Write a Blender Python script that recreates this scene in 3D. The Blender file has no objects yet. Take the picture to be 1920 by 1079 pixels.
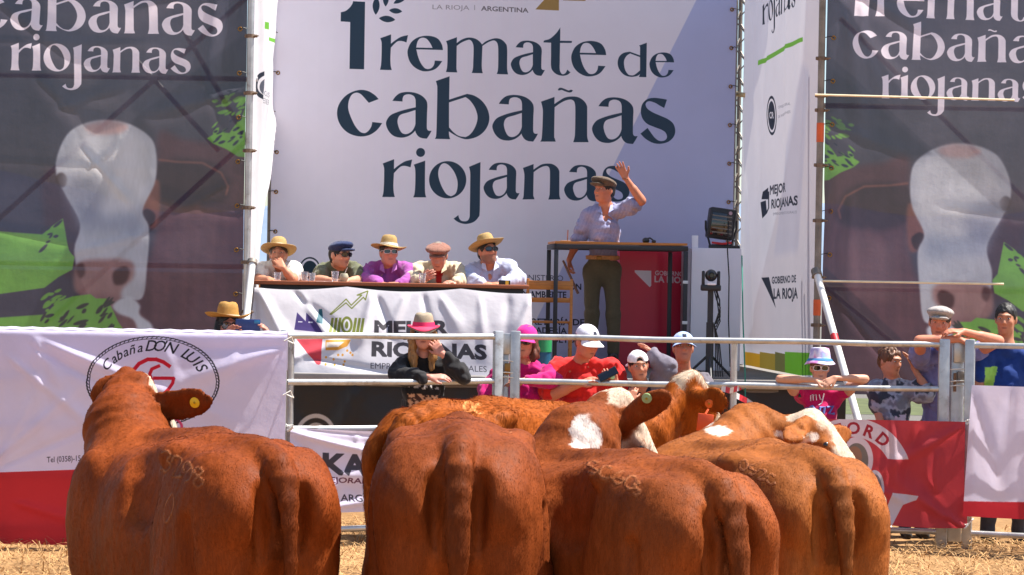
import bpy, bmesh, math, random
import numpy as np
from mathutils import Vector, Matrix
from mathutils.bvhtree import BVHTree

random.seed(7)
RNG = np.random.default_rng(11)
SC = bpy.context.scene
COL = SC.collection

# ------------------------------------------------------------------ camera
FPX = 4000.0                       # focal length in pixels of the 1920 px wide photograph
CAMH = 2.0
CAM_R = Matrix.Rotation(math.radians(90) - 19.5 / FPX, 3, 'X') @ Matrix.Rotation(math.radians(1.0), 3, 'Z')
cam_d = bpy.data.cameras.new('camera')
cam_d.lens = FPX / 1920 * 36
cam_d.sensor_width = 36
cam_d.clip_start = 0.1
cam_d.clip_end = 20000
cam = bpy.data.objects.new('camera', cam_d)
COL.objects.link(cam)
cam.matrix_world = Matrix.Translation((0, 0, CAMH)) @ CAM_R.to_4x4()
SC.camera = cam

# ------------------------------------------------------------------ sky, sun, exposure
SUN_DIR = Vector((0.45, 0.085, 0.885)).normalized()      # towards the sun
world = bpy.data.worlds.new('World')
SC.world = world
world.use_nodes = True
wn = world.node_tree.nodes
wl = world.node_tree.links
wn.clear()
w_out = wn.new('ShaderNodeOutputWorld')
w_bg = wn.new('ShaderNodeBackground')
w_sky = wn.new('ShaderNodeTexSky')
w_sky.sky_type = 'NISHITA'
w_sky.sun_disc = False
w_sky.sun_elevation = math.asin(SUN_DIR.z)
w_sky.sun_rotation = math.atan2(SUN_DIR.x, SUN_DIR.y)
w_sky.air_density = 1.0
w_sky.dust_density = 1.0
w_bg.inputs['Strength'].default_value = 0.09
wl.new(w_sky.outputs[0], w_bg.inputs[0])
wl.new(w_bg.outputs[0], w_out.inputs[0])
sun_d = bpy.data.lights.new('sun', 'SUN')
sun_d.energy = 5.0
sun_d.angle = math.radians(0.53)
sun_d.color = (1.0, 0.95, 0.87)
sun = bpy.data.objects.new('sun', sun_d)
COL.objects.link(sun)
sun.rotation_euler = SUN_DIR.to_track_quat('Z', 'Y').to_euler()
SC.view_settings.view_transform = 'Standard'
SC.view_settings.look = 'None'
SC.view_settings.exposure = 1.15
SC.view_settings.gamma = 1.0
SC.view_settings.use_curve_mapping = False
try:
    SC.cycles.max_bounces = 6
    SC.cycles.diffuse_bounces = 4
    SC.cycles.transmission_bounces = 6
except Exception:
    pass


# ------------------------------------------------------------------ placing things where the photograph shows them
def ray(px, py):
    return CAM_R @ Vector(((px - 960) / FPX, -(py - 539.5) / FPX, -1.0))


def W(px, py, Y):
    """the point at distance Y along the view axis that shows at photo pixel (px, py)"""
    d = ray(px, py)
    return Vector((0, 0, CAMH)) + d * (Y / d.y)


def V(*a):
    return Vector(a)


# ------------------------------------------------------------------ tagging
def tag(o, label=None, cat=None, group=None, kind=None):
    if label:
        o['label'] = label
    if cat:
        o['category'] = cat
    if group:
        o['group'] = group
    if kind:
        o['kind'] = kind
    return o


def thing(name, label, cat, loc=(0, 0, 0), group=None):
    o = bpy.data.objects.new(name, None)
    o.empty_display_size = 0.1
    o.location = loc
    COL.objects.link(o)
    return tag(o, label, cat, group)


def copy_tree(o, parent=None):
    c = o.copy()
    COL.objects.link(c)
    c.parent = parent
    for ch in list(o.children):
        copy_tree(ch, c)
    return c


def offset_of(parent):
    v = Vector((0, 0, 0))
    while parent is not None:
        v += Vector(parent.location)
        parent = parent.parent
    return v


# ------------------------------------------------------------------ numpy helpers
def srgb(r, g=None, b=None):
    if g is None:
        r, g, b = r
    def f(c):
        c = c / 255.0
        return c / 12.92 if c <= 0.04045 else ((c + 0.055) / 1.055) ** 2.4
    return (f(r), f(g), f(b))


def vnoise(p, freq=1.0, seed=0):
    """smooth value noise in [-1,1] at points p (...,3)"""
    q = np.asarray(p, dtype=np.float64) * freq
    i = np.floor(q).astype(np.int64)
    f = q - i
    f = f * f * (3 - 2 * f)
    def h(x, y, z):
        n = (x * 374761393 + y * 668265263 + z * 2147483647 + seed * 1274126177) & 0xFFFFFFFF
        n = ((n ^ (n >> 13)) * 1274126177) & 0xFFFFFFFF
        n = (n ^ (n >> 16)) & 0xFFFF
        return n / 32767.5 - 1.0
    x, y, z = i[..., 0], i[..., 1], i[..., 2]
    fx, fy, fz = f[..., 0], f[..., 1], f[..., 2]
    def lx(yy, zz):
        return h(x, yy, zz) * (1 - fx) + h(x + 1, yy, zz) * fx
    a = lx(y, z) * (1 - fy) + lx(y + 1, z) * fy
    b = lx(y, z + 1) * (1 - fy) + lx(y + 1, z + 1) * fy
    return a * (1 - fz) + b * fz


def fbm(p, freq=1.0, octs=3, seed=0):
    s = 0.0
    a = 1.0
    for o in range(octs):
        s = s + a * vnoise(p, freq * 2 ** o, seed + o * 17)
        a *= 0.5
    return s / 1.75


def sstep(a, b, x):
    t = np.clip((x - a) / (b - a), 0, 1)
    return t * t * (3 - 2 * t)


# ------------------------------------------------------------------ mesh building
def mesh_from(name, verts, faces, smooth=True):
    me = bpy.data.meshes.new(name)
    me.from_pydata([tuple(v) for v in verts], [], faces)
    if smooth:
        me.polygons.foreach_set('use_smooth', [True] * len(me.polygons))
    me.update()
    return me


def mesh_np(name, verts, quads, cols=None):
    me = bpy.data.meshes.new(name)
    n, m = len(verts), len(quads)
    k = quads.shape[1]
    me.vertices.add(n)
    me.vertices.foreach_set('co', verts.astype(np.float32).ravel())
    me.loops.add(m * k)
    me.loops.foreach_set('vertex_index', quads.astype(np.int32).ravel())
    me.polygons.add(m)
    me.polygons.foreach_set('loop_start', np.arange(0, m * k, k, dtype=np.int32))
    me.polygons.foreach_set('use_smooth', np.ones(m, dtype=bool))
    me.update(calc_edges=True)
    if cols is not None:
        at = me.color_attributes.new('Col', 'FLOAT_COLOR', 'POINT')
        c4 = np.ones((n, 4), dtype=np.float32)
        c4[:, :3] = cols
        at.data.foreach_set('color', c4.ravel())
    me.validate()
    return me


def link(name, me, mat, parent=None):
    o = bpy.data.objects.new(name, me)
    if mat is not None:
        me.materials.append(mat)
    COL.objects.link(o)
    if parent is not None:
        o.parent = parent
    return o


class MB:
    """collects shapes in world coordinates; build() makes ONE mesh object of them"""
    def __init__(self):
        self.v = []
        self.f = []

    def add(self, vs, fs):
        n = len(self.v)
        self.v += [Vector(v) for v in vs]
        self.f += [[i + n for i in f] for f in fs]
        return self

    def box(self, c, size, rot=None, bev=0.0):
        c = Vector(c)
        hx, hy, hz = [s / 2 for s in size]
        b = min(bev, hx * .9, hy * .9, hz * .9)
        if b <= 0:
            vs = [V(x, y, z) for x in (-hx, hx) for y in (-hy, hy) for z in (-hz, hz)]
            fs = [(0, 1, 3, 2), (4, 6, 7, 5), (0, 4, 5, 1), (2, 3, 7, 6), (0, 2, 6, 4), (1, 5, 7, 3)]
        else:
            bm = bmesh.new()
            bmesh.ops.create_cube(bm, size=1)
            for v in bm.verts:
                v.co = V(v.co.x * size[0], v.co.y * size[1], v.co.z * size[2])
            bmesh.ops.bevel(bm, geom=list(bm.edges), offset=b, segments=2, affect='EDGES', profile=0.5)
            bm.verts.index_update()
            vs = [v.co.copy() for v in bm.verts]
            fs = [[v.index for v in f.verts] for f in bm.faces]
            bm.free()
        if rot is not None:
            vs = [rot @ v for v in vs]
        return self.add([c + v for v in vs], fs)

    def tube(self, pts, r, n=10, caps=True, flat=1.0):
        pts = [Vector(p) for p in pts]
        rs = r if isinstance(r, (list, tuple)) else [r] * len(pts)
        rings = []
        prev = None
        for i, p in enumerate(pts):
            d = (pts[min(i + 1, len(pts) - 1)] - pts[max(i - 1, 0)])
            if d.length < 1e-9:
                d = V(0, 0, 1)
            d.normalize()
            if prev is None:
                a = d.cross(V(0, 0, 1))
                if a.length < 0.1:
                    a = d.cross(V(0, 1, 0))
            else:
                a = prev - d * prev.dot(d)
            a.normalize()
            prev = a
            b = d.cross(a)
            rings.append([p + (a * math.cos(t) * flat + b * math.sin(t)) * rs[i]
                          for t in [2 * math.pi * k / n for k in range(n)]])
        vs = [v for q in rings for v in q]
        fs = []
        for i in range(len(pts) - 1):
            for k in range(n):
                k2 = (k + 1) % n
                fs.append((i * n + k, i * n + k2, (i + 1) * n + k2, (i + 1) * n + k))
        if caps:
            fs.append(tuple(range(n))[::-1])
            fs.append(tuple((len(pts) - 1) * n + k for k in range(n)))
        return self.add(vs, fs)

    def lathe(self, prof, M=None, n=32, sx=1.0, sy=1.0, fn=None):
        """prof: list of (radius, height); M: 4x4 placing it; closed at r=0 ends only"""
        vs = []
        for (r, z) in prof:
            for k in range(n):
                t = 2 * math.pi * k / n
                p = V(r * sx * math.cos(t), r * sy * math.sin(t), z)
                if fn:
                    p = fn(p)
                vs.append(p)
        fs = []
        for i in range(len(prof) - 1):
            for k in range(n):
                k2 = (k + 1) % n
                fs.append((i * n + k, i * n + k2, (i + 1) * n + k2, (i + 1) * n + k))
        if M is not None:
            vs = [M @ v for v in vs]
        return self.add(vs, fs)

    def ball(self, c, r, rot=None, n=14, m=9):
        r = r if isinstance(r, (tuple, list)) else (r, r, r)
        c = Vector(c)
        vs = []
        for i in range(m + 1):
            a = math.pi * i / m
            for k in range(n):
                t = 2 * math.pi * k / n
                p = V(r[0] * math.sin(a) * math.cos(t), r[1] * math.sin(a) * math.sin(t), r[2] * math.cos(a))
                if rot is not None:
                    p = rot @ p
                vs.append(c + p)
        fs = []
        for i in range(m):
            for k in range(n):
                k2 = (k + 1) % n
                fs.append((i * n + k, (i + 1) * n + k, (i + 1) * n + k2, i * n + k2))
        return self.add(vs, fs)

    def prism(self, poly, a, b):
        """polygon (list of world points) extruded by vector a->b offset"""
        n = len(poly)
        d = Vector(b)
        vs = [Vector(p) + Vector(a) for p in poly] + [Vector(p) + d for p in poly]
        fs = [tuple(range(n))[::-1], tuple(range(n, 2 * n))]
        for i in range(n):
            j = (i + 1) % n
            fs.append((i, j, n + j, n + i))
        return self.add(vs, fs)

    def build(self, name, mat, parent=None, smooth=True, angle=40):
        off = offset_of(parent)
        me = mesh_from(name, [v - off for v in self.v], self.f, smooth)
        bm = bmesh.new()
        bm.from_mesh(me)
        bmesh.ops.remove_doubles(bm, verts=bm.verts, dist=1e-6)
        bmesh.ops.recalc_face_normals(bm, faces=bm.faces)
        bm.to_mesh(me)
        bm.free()
        if smooth:
            try:
                me.set_sharp_from_angle(angle=math.radians(angle))
            except Exception:
                pass
        return link(name, me, mat, parent)


# ------------------------------------------------------------------ materials
def new_mat(name):
    m = bpy.data.materials.new(name)
    m.use_nodes = True
    nt = m.node_tree
    nt.nodes.clear()
    out = nt.nodes.new('ShaderNodeOutputMaterial')
    return m, nt, out


def N(nt, kind, **kw):
    n = nt.nodes.new(kind)
    for k, v in kw.items():
        if k.startswith('_'):
            setattr(n, k[1:], v)
        else:
            n.inputs[k.replace('__', ' ')].default_value = v
    return n


def noise_node(nt, scale, detail=4, coord='Object', stretch=None, rough=0.55):
    tc = nt.nodes.new('ShaderNodeTexCoord')
    no = nt.nodes.new('ShaderNodeTexNoise')
    no.inputs['Scale'].default_value = scale
    no.inputs['Detail'].default_value = detail
    no.inputs['Roughness'].default_value = rough
    if stretch:
        mp = nt.nodes.new('ShaderNodeMapping')
        mp.inputs['Scale'].default_value = stretch
        nt.links.new(tc.outputs[coord], mp.inputs[0])
        nt.links.new(mp.outputs[0], no.inputs['Vector'])
    else:
        nt.links.new(tc.outputs[coord], no.inputs['Vector'])
    return no


def pmat(name, col, rough=0.6, metal=0.0, var=0.15, vscale=8.0, bump=0.0, bscale=60.0, spec=0.5,
         sheen=0.0, stretch=None, trans=0.0, attr=False, coat=0.0, bstretch=None):
    """principled material: base colour with procedural variation and fine relief"""
    m, nt, out = new_mat(name)
    b = N(nt, 'ShaderNodeBsdfPrincipled', Roughness=rough, Metallic=metal)
    b.inputs['Specular IOR Level'].default_value = spec
    b.inputs['Sheen Weight'].default_value = sheen
    b.inputs['Coat Weight'].default_value = coat
    no = noise_node(nt, vscale, 5, stretch=stretch)
    mr = N(nt, 'ShaderNodeMapRange')
    mr.inputs['From Min'].default_value = 0.25
    mr.inputs['From Max'].default_value = 0.75
    mr.inputs['To Min'].default_value = 1 - var
    mr.inputs['To Max'].default_value = 1 + var
    nt.links.new(no.outputs['Fac'], mr.inputs['Value'])
    mx = N(nt, 'ShaderNodeVectorMath', _operation='SCALE')
    if attr:
        at = N(nt, 'ShaderNodeAttribute', _attribute_name='Col')
        nt.links.new(at.outputs['Color'], mx.inputs[0])
    else:
        mx.inputs[0].default_value = col
    nt.links.new(mr.outputs[0], mx.inputs['Scale'])
    nt.links.new(mx.outputs[0], b.inputs['Base Color'])
    if bump > 0:
        bn = noise_node(nt, bscale, 4, stretch=bstretch)
        bp = N(nt, 'ShaderNodeBump', Strength=bump, Distance=0.01)
        nt.links.new(bn.outputs['Fac'], bp.inputs['Height'])
        nt.links.new(bp.outputs[0], b.inputs['Normal'])
    if trans > 0:
        tr = N(nt, 'ShaderNodeBsdfTranslucent')
        nt.links.new(mx.outputs[0], tr.inputs['Color'])
        ms = N(nt, 'ShaderNodeMixShader', Fac=trans)
        nt.links.new(b.outputs[0], ms.inputs[1])
        nt.links.new(tr.outputs[0], ms.inputs[2])
        nt.links.new(ms.outputs[0], out.inputs[0])
    else:
        nt.links.new(b.outputs[0], out.inputs[0])
    return m


_mats = {}


def M(name, *a, **k):
    if name not in _mats:
        _mats[name] = pmat(name, *a, **k)
    return _mats[name]


galv = M('galvanised_steel', (0.50, 0.50, 0.50), rough=0.42, metal=0.75, var=0.22, vscale=9, bump=0.06, bscale=40)
# weathering of the galvanised tubes: brown stains and mud
_nt = galv.node_tree
_pb = [q for q in _nt.nodes if q.type == 'BSDF_PRINCIPLED'][0]
_no = noise_node(_nt, 5.0, 7, rough=.7)
_mr = N(_nt, 'ShaderNodeMapRange')
_mr.inputs['From Min'].default_value = .56
_mr.inputs['From Max'].default_value = .70
_mr.inputs['To Max'].default_value = .75
_nt.links.new(_no.outputs['Fac'], _mr.inputs['Value'])
_mx = _nt.nodes.new('ShaderNodeMix')
_mx.data_type = 'RGBA'
_nt.links.new(_mr.outputs[0], _mx.inputs[0])
_nt.links.new(_pb.inputs['Base Color'].links[0].from_socket, _mx.inputs[6])
_mx.inputs[7].default_value = (0.20, 0.135, 0.09, 1)
_nt.links.new(_mx.outputs[2], _pb.inputs['Base Color'])
galv_d = M('weathered_scaffold_steel', (0.24, 0.21, 0.18), rough=0.6, metal=0.5, var=0.4, vscale=7, bump=0.15, bscale=50)
rust = M('rusty_steel', (0.20, 0.11, 0.06), rough=0.75, metal=0.3, var=0.4, vscale=20, bump=0.2, bscale=80)
white_metal = M('white_painted_metal', (0.74, 0.73, 0.70), rough=0.45, var=0.08, vscale=6)
black_metal = M('black_painted_metal', (0.022, 0.022, 0.026), rough=0.5, var=0.2)
black_plastic = M('black_plastic', (0.018, 0.018, 0.02), rough=0.45, var=0.15)
dark_rubber = M('black_rubber', (0.012, 0.012, 0.012), rough=0.7)
rope_white = M('white_twine', (0.65, 0.63, 0.58), rough=0.9)
wood_or = M('varnished_wood', srgb(196, 122, 50), rough=0.45, var=0.25, vscale=6, stretch=(1, 12, 12), bump=0.05)
wood_red = M('red_brown_wood', srgb(150, 84, 50), rough=0.5, var=0.2, vscale=6, stretch=(1, 14, 14))
brass = M('brass', srgb(150, 110, 60), rough=0.4, metal=0.8, var=0.2)


# ------------------------------------------------------------------ flat print: shapes and lettering rasterised into a picture
class Canvas:
    def __init__(self, w, h, bg):
        self.w, self.h = int(w), int(h)
        self.a = np.empty((self.h, self.w, 3), dtype=np.float32)
        self.a[:] = np.array(bg, dtype=np.float32) / 255.0

    def mask(self, segs, ss=3):
        """even-odd coverage of the area bounded by segments (k,4)"""
        m = np.zeros((self.h, self.w), dtype=np.float32)
        segs = np.asarray(segs, dtype=np.float64)
        if len(segs) == 0:
            return m
        y0 = max(0, int(np.floor(segs[:, [1, 3]].min())))
        y1 = min(self.h - 1, int(np.ceil(segs[:, [1, 3]].max())))
        X0, Y0, X1, Y1 = segs.T
        xs = np.arange(self.w + 1, dtype=np.float64)
        for y in range(y0, y1 + 1):
            acc = np.zeros(self.w + 1)
            hit = False
            for s in range(ss):
                yy = y + (s + 0.5) / ss
                c = (Y0 <= yy) != (Y1 <= yy)
                if not c.any():
                    continue
                hit = True
                xx = np.sort(X0[c] + (yy - Y0[c]) / (Y1[c] - Y0[c]) * (X1[c] - X0[c]))
                for k in range(0, len(xx) - 1, 2):
                    a, b = xx[k], xx[k + 1]
                    # integral of the span, differenced per pixel
                    acc += np.clip(xs, a, b) - a
            if hit:
                m[y] += (np.diff(acc) / ss).astype(np.float32)
        return np.clip(m, 0, 1)

    def blur(self, m, r):
        r = int(r)
        if r < 1:
            return m
        for _ in range(2):
            for ax in (0, 1):
                p = np.pad(m, [(r + 1, r) if a == ax else (0, 0) for a in (0, 1)], mode='edge')
                c = np.cumsum(p, axis=ax, dtype=np.float64)
                n = m.shape[ax]
                hi = np.take(c, np.arange(2 * r + 1, 2 * r + 1 + n), axis=ax)
                lo = np.take(c, np.arange(0, n), axis=ax)
                m = ((hi - lo) / (2 * r + 1)).astype(np.float32)
        return m

    def put(self, m, col, alpha=1.0):
        m = (m * alpha)[..., None]
        self.a = self.a * (1 - m) + np.array(col, dtype=np.float32) / 255.0 * m

    def poly(self, contours, col, alpha=1.0, blur=0):
        segs = []
        for c in contours:
            n = len(c)
            for i in range(n):
                p, q = c[i], c[(i + 1) % n]
                segs.append((p[0], p[1], q[0], q[1]))
        m = self.mask(segs)
        if blur:
            m = self.blur(m, blur)
        self.put(m, col, alpha)
        return m

    def image(self, name):
        im = bpy.data.images.new(name, self.w, self.h)
        px = np.ones((self.h, self.w, 4), dtype=np.float32)
        px[..., :3] = np.clip(self.a[::-1], 0, 1)
        im.pixels.foreach_set(px.ravel())
        im.pack()
        return im


def smooth_contour(pts, n=6):
    """closed Catmull-Rom curve; a point with a third element is a corner"""
    L = len(pts)
    out = []
    P = [np.array(p[:2], dtype=float) for p in pts]
    C = [len(p) > 2 for p in pts]
    for i in range(L):
        p1, p2 = P[i], P[(i + 1) % L]
        p0 = P[i - 1] if not C[i] else p1 - (p2 - p1) * 0.5
        p3 = P[(i + 2) % L] if not C[(i + 1) % L] else p2 + (p2 - p1) * 0.5
        if C[i] and C[(i + 1) % L]:
            out.append(tuple(p1))
            continue
        for k in range(n):
            t = k / n
            out.append(tuple(0.5 * ((2 * p1) + (-p0 + p2) * t + (2 * p0 - 5 * p1 + 4 * p2 - p3) * t * t
                                    + (-p0 + 3 * p1 - 3 * p2 + p3) * t ** 3)))
    return out


_text_cache = {}


def text_segs(s, bold=0.0, shear=0.0):
    """outline segments of a string in the built-in sans, baseline at y=0 (y up), cap height about 0.73; and its x extent"""
    key = (s, bold, shear)
    if key in _text_cache:
        return _text_cache[key]
    cu = bpy.data.curves.new('lettering', 'FONT')
    cu.body = s
    cu.offset = bold
    cu.shear = shear
    cu.resolution_u = 3
    o = bpy.data.objects.new('lettering', cu)
    COL.objects.link(o)
    bpy.context.view_layer.update()
    ev = o.evaluated_get(bpy.context.evaluated_depsgraph_get())
    me = ev.to_mesh()
    co = np.array([v.co[:2] for v in me.vertices]).reshape(-1, 2)
    cnt = {}
    for p in me.polygons:
        for e in p.edge_keys:
            cnt[e] = cnt.get(e, 0) + 1
    ed = [e for e, c in cnt.items() if c == 1]
    segs = np.array([(*co[a], *co[b]) for a, b in ed]).reshape(-1, 4)
    ev.to_mesh_clear()
    bpy.data.objects.remove(o)
    bpy.data.curves.remove(cu)
    x0, x1 = (co[:, 0].min(), co[:, 0].max()) if len(co) else (0, 0)
    _text_cache[key] = (segs, x0, x1)
    return _text_cache[key]


# ---- display lettering of the event's wordmark: traced outlines (crop x, crop y[, corner]); photo = origin + crop / scale
c_ = 1
GL = {
 'c': ((620, 130), 6.742, 845, [[(605,378,c_),(560,330),(480,280),(385,262),(280,285),(180,345),(105,445),(80,550),(100,660),(160,755),(250,820),(370,850),(480,835),(560,790),(610,740),(650,682,c_),(525,668,c_),(515,720),(490,765),(455,798),(420,808),(370,790),(310,720),(260,620),(228,530),(220,460),(235,380),(270,320),(325,297),(375,312),(420,355),(455,395),(482,425,c_)]]),
 'a': ((620, 130), 6.742, 862, [[(780,400,c_),(820,345),(880,302),(970,288),(1070,300),(1150,335),(1205,390),(1222,450),(1218,560),(1215,720),(1220,760),(1240,778),(1275,778,c_),(1250,825),(1215,878,c_),(1150,870),(1105,845),(1075,800),(1070,775,c_),(1030,815),(970,850),(890,865),(800,845),(735,785),(700,700),(712,640),(760,580),(850,540),(950,510),(1075,482,c_),(1074,400,c_),(1068,370),(1050,340),(1010,320),(965,318),(925,335),(910,370),(908,408,c_)],
       [(1072,515,c_),(980,545),(895,570),(860,600),(845,650),(850,700),(870,760),(900,805),(940,820),(985,812),(1030,780),(1060,730),(1072,690,c_)]]),
 'b': ((830, 130), 6.742, 882, [[(-86,150,c_),(87,90,c_),(82,385,c_),(290,318),(320,315),(400,335),(490,395),(560,490),(590,600),(575,700),(520,790),(430,855),(310,885),(220,865),(140,825),(78,785,c_),(82,840),(95,885,c_),(-100,880,c_),(-81,820),(-71,500),(-68,250),(-72,200)],
       [(80,420,c_),(290,352,c_),(350,400),(410,490),(440,590),(430,680),(390,770),(340,830),(290,858,c_),(210,845),(140,800),(80,735,c_)]]),
 'n': ((1040, 130), 6.742, 919, [[(-171,410,c_),(-1,350,c_),(-3,440,c_),(60,398),(130,358),(215,345),(300,355),(370,400),(408,460),(412,530),(411,800),(415,870),(430,922,c_),(235,922,c_),(250,870),(258,800),(262,520),(255,430),(235,395),(200,383),(140,395),(70,430),(0,480,c_),(-6,830),(0,870),(14,915,c_),(-181,915,c_),(-161,850),(-148,560),(-154,480)]]),
 '~': ((1040, 130), 6.742, 919, [[(40,265,c_),(55,240),(85,235),(130,250),(175,268),(205,260),(230,265,c_),(215,288),(180,293),(130,278),(90,262),(60,268)]]),
 's': ((1040, 130), 6.742, 935, [[(1420,385,c_),(1340,370),(1250,362),(1170,380),(1110,440),(1090,530),(1110,620),(1170,690),(1260,730),(1350,765),(1400,800),(1420,850),(1405,890),(1360,908),(1310,900),(1260,860),(1215,800),(1175,742,c_),(1085,815,c_),(1150,880),(1240,930),(1330,943),(1430,920),(1500,860),(1525,780),(1500,690),(1430,630),(1330,585),(1240,545),(1175,500),(1150,450),(1165,415),(1205,405),(1270,425),(1330,460),(1385,490,c_)]]),
 'r': ((630, 0), 7.705, 1012, [[(640,555,c_),(795,500,c_),(793,635,c_),(850,590),(940,535),(1040,510,c_),(1018,615,c_),(950,595),(895,598),(850,630),(792,690,c_),(785,850),(790,950),(805,1015,c_),(635,1010,c_),(650,940),(658,800),(660,650),(655,600)]]),
 'e': ((630, 0), 7.705, 1022, [[(1545,725,c_),(1530,650),(1480,570),(1400,530),(1290,520),(1180,545),(1090,610),(1040,710),(1035,790),(1065,890),(1130,970),(1220,1020),(1300,1033),(1400,1015),(1470,970),(1535,885,c_),(1428,878,c_),(1415,940),(1380,985),(1330,1000),(1280,985),(1225,915),(1185,820),(1160,715,c_)],
       [(1158,690,c_),(1175,610),(1210,560),(1260,548),(1310,565),(1360,625),(1395,695,c_)]]),
 'm': ((820, 30), 6.742, 718, [[(110,320,c_),(248,270,c_),(245,345,c_),(310,300),(390,275),(470,285),(530,320),(565,362,c_),(620,320),(720,285),(800,295),(860,345),(882,410),(882,640),(885,690),(895,740,c_),(750,735,c_),(765,690),(770,600),(770,420),(760,350),(735,318),(700,312),(640,335),(570,380,c_),(562,600),(565,680),(575,725,c_),(435,722,c_),(450,670),(455,560),(458,400),(445,340),(420,308),(385,305),(310,335),(245,380,c_),(242,600),(242,670),(252,715,c_),(108,710,c_),(122,660),(128,560),(128,400),(122,350)]]),
 't': ((1040, 30), 6.742, 746, [[(72,145,c_),(70,315,c_),(220,318,c_),(215,342,c_),(68,342,c_),(65,560),(65,680),(85,728),(110,738),(140,720),(160,680,c_),(200,715,c_),(160,745),(100,757),(30,740),(-20,700),(-45,640),(-45,500),(-45,340,c_),(-140,335,c_),(-130,312),(-60,290),(10,230),(50,180)]]),
 'd': ((1040, 30), 6.742, 770, [[(1165,340,c_),(1160,700),(1160,775,c_),(1065,772,c_),(1080,735,c_),(1040,760),(960,770),(880,745),(820,680),(797,600),(815,520),(870,470),(950,453,c_),(1080,500,c_),(1080,390,c_),(1068,375,c_)],
       [(1080,522,c_),(955,475,c_),(910,505),(880,560),(878,620),(895,690),(930,740),(965,752),(1010,745),(1080,690,c_)]]),
 'i': ((700, 270), 6.742, 675, [[(512,262,c_),(655,212,c_),(652,500),(655,620),(668,675,c_),(505,675,c_),(522,620),(530,500),(530,330)],
       [(597 + 56 * math.cos(t), 108 + 56 * math.sin(t)) for t in np.linspace(0, 2 * math.pi, 16, endpoint=False)]]),
 'o': ((700, 270), 6.742, 680, [[(940 + 235 * math.cos(t), 453 + 235 * math.sin(t)) for t in np.linspace(0, 2 * math.pi, 24, endpoint=False)],
       [(905,245),(960,275),(1020,350),(1060,450),(1065,540),(1045,620),(1000,655),(970,658),(920,630),(870,550),(835,460),(820,380),(830,310),(860,260)]]),
 'j': ((700, 270), 6.742, 690, [[(1210,290,c_),(1355,230,c_),(1350,500),(1345,860),(1325,930),(1270,985),(1190,1010),(1120,1005),(1060,980),(1015,945,c_),(1075,900,c_),(1085,940),(1110,970),(1150,978),(1190,970),(1215,930),(1220,850),(1225,500),(1225,360)]]),
 '1': ((630, 0), 7.705, 1000, [[(248,20,c_),(420,30,c_),(405,1005,c_),(195,998,c_),(205,320,c_),(68,312,c_),(70,180,c_),(140,160),(200,110),(235,60)]]),
}
GL_XH = dict(c=84.5, a=84.5, b=84.5, n=84.5, s=84.5, r=62, e=62, m=62, t=62, d=44, i=65, o=65, j=65)
GL_XH.update({'~': 84.5, '1': 62})


def glyph_photo(ch, dx=0, dy=0):
    (ox, oy), sc, base, cs = GL[ch]
    return [[(ox + x / sc + dx, oy + y / sc + dy) for x, y in smooth_contour(c)] for c in cs]


GLN = {}


def make_norm_glyphs(to_canvas):
    """normalise the traced glyphs: straightened on the banner they were read from, left edge 0, baseline 0, x-height 1"""
    for ch in GL:
        (ox, oy), sc, base, cs = GL[ch]
        g = [[to_canvas(*p) for p in c] for c in glyph_photo(ch)]
        xs = [p[0] for p in g[0]]
        mid = 0.5 * (min(xs) + max(xs))
        # baseline in canvas units at the glyph
        px_mid = sum(p[0] for p in cs[0]) / len(cs[0])
        b = to_canvas(ox + px_mid / sc, oy + base / sc)[1]
        k = to_canvas(ox + px_mid / sc, oy + base / sc - GL_XH[ch])[1]
        xh = b - k
        x0 = min(xs)
        GLN[ch] = ([[((x - x0) / xh, (y - b) / xh) for x, y in c] for c in g], (max(xs) - x0) / xh)


GAP = {'r': 0.0, 't': -0.03, '1': 0.35}


def word_layout(s):
    x = 0.0
    out = []
    for ch in s:
        k = 'n' if ch == 'ñ' else ch
        w = GLN[k][1]
        if k == 'j':
            x -= 0.42
        out.append((ch, x, x + w))
        x += w + GAP.get(k, 0.085)
    return out


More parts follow.
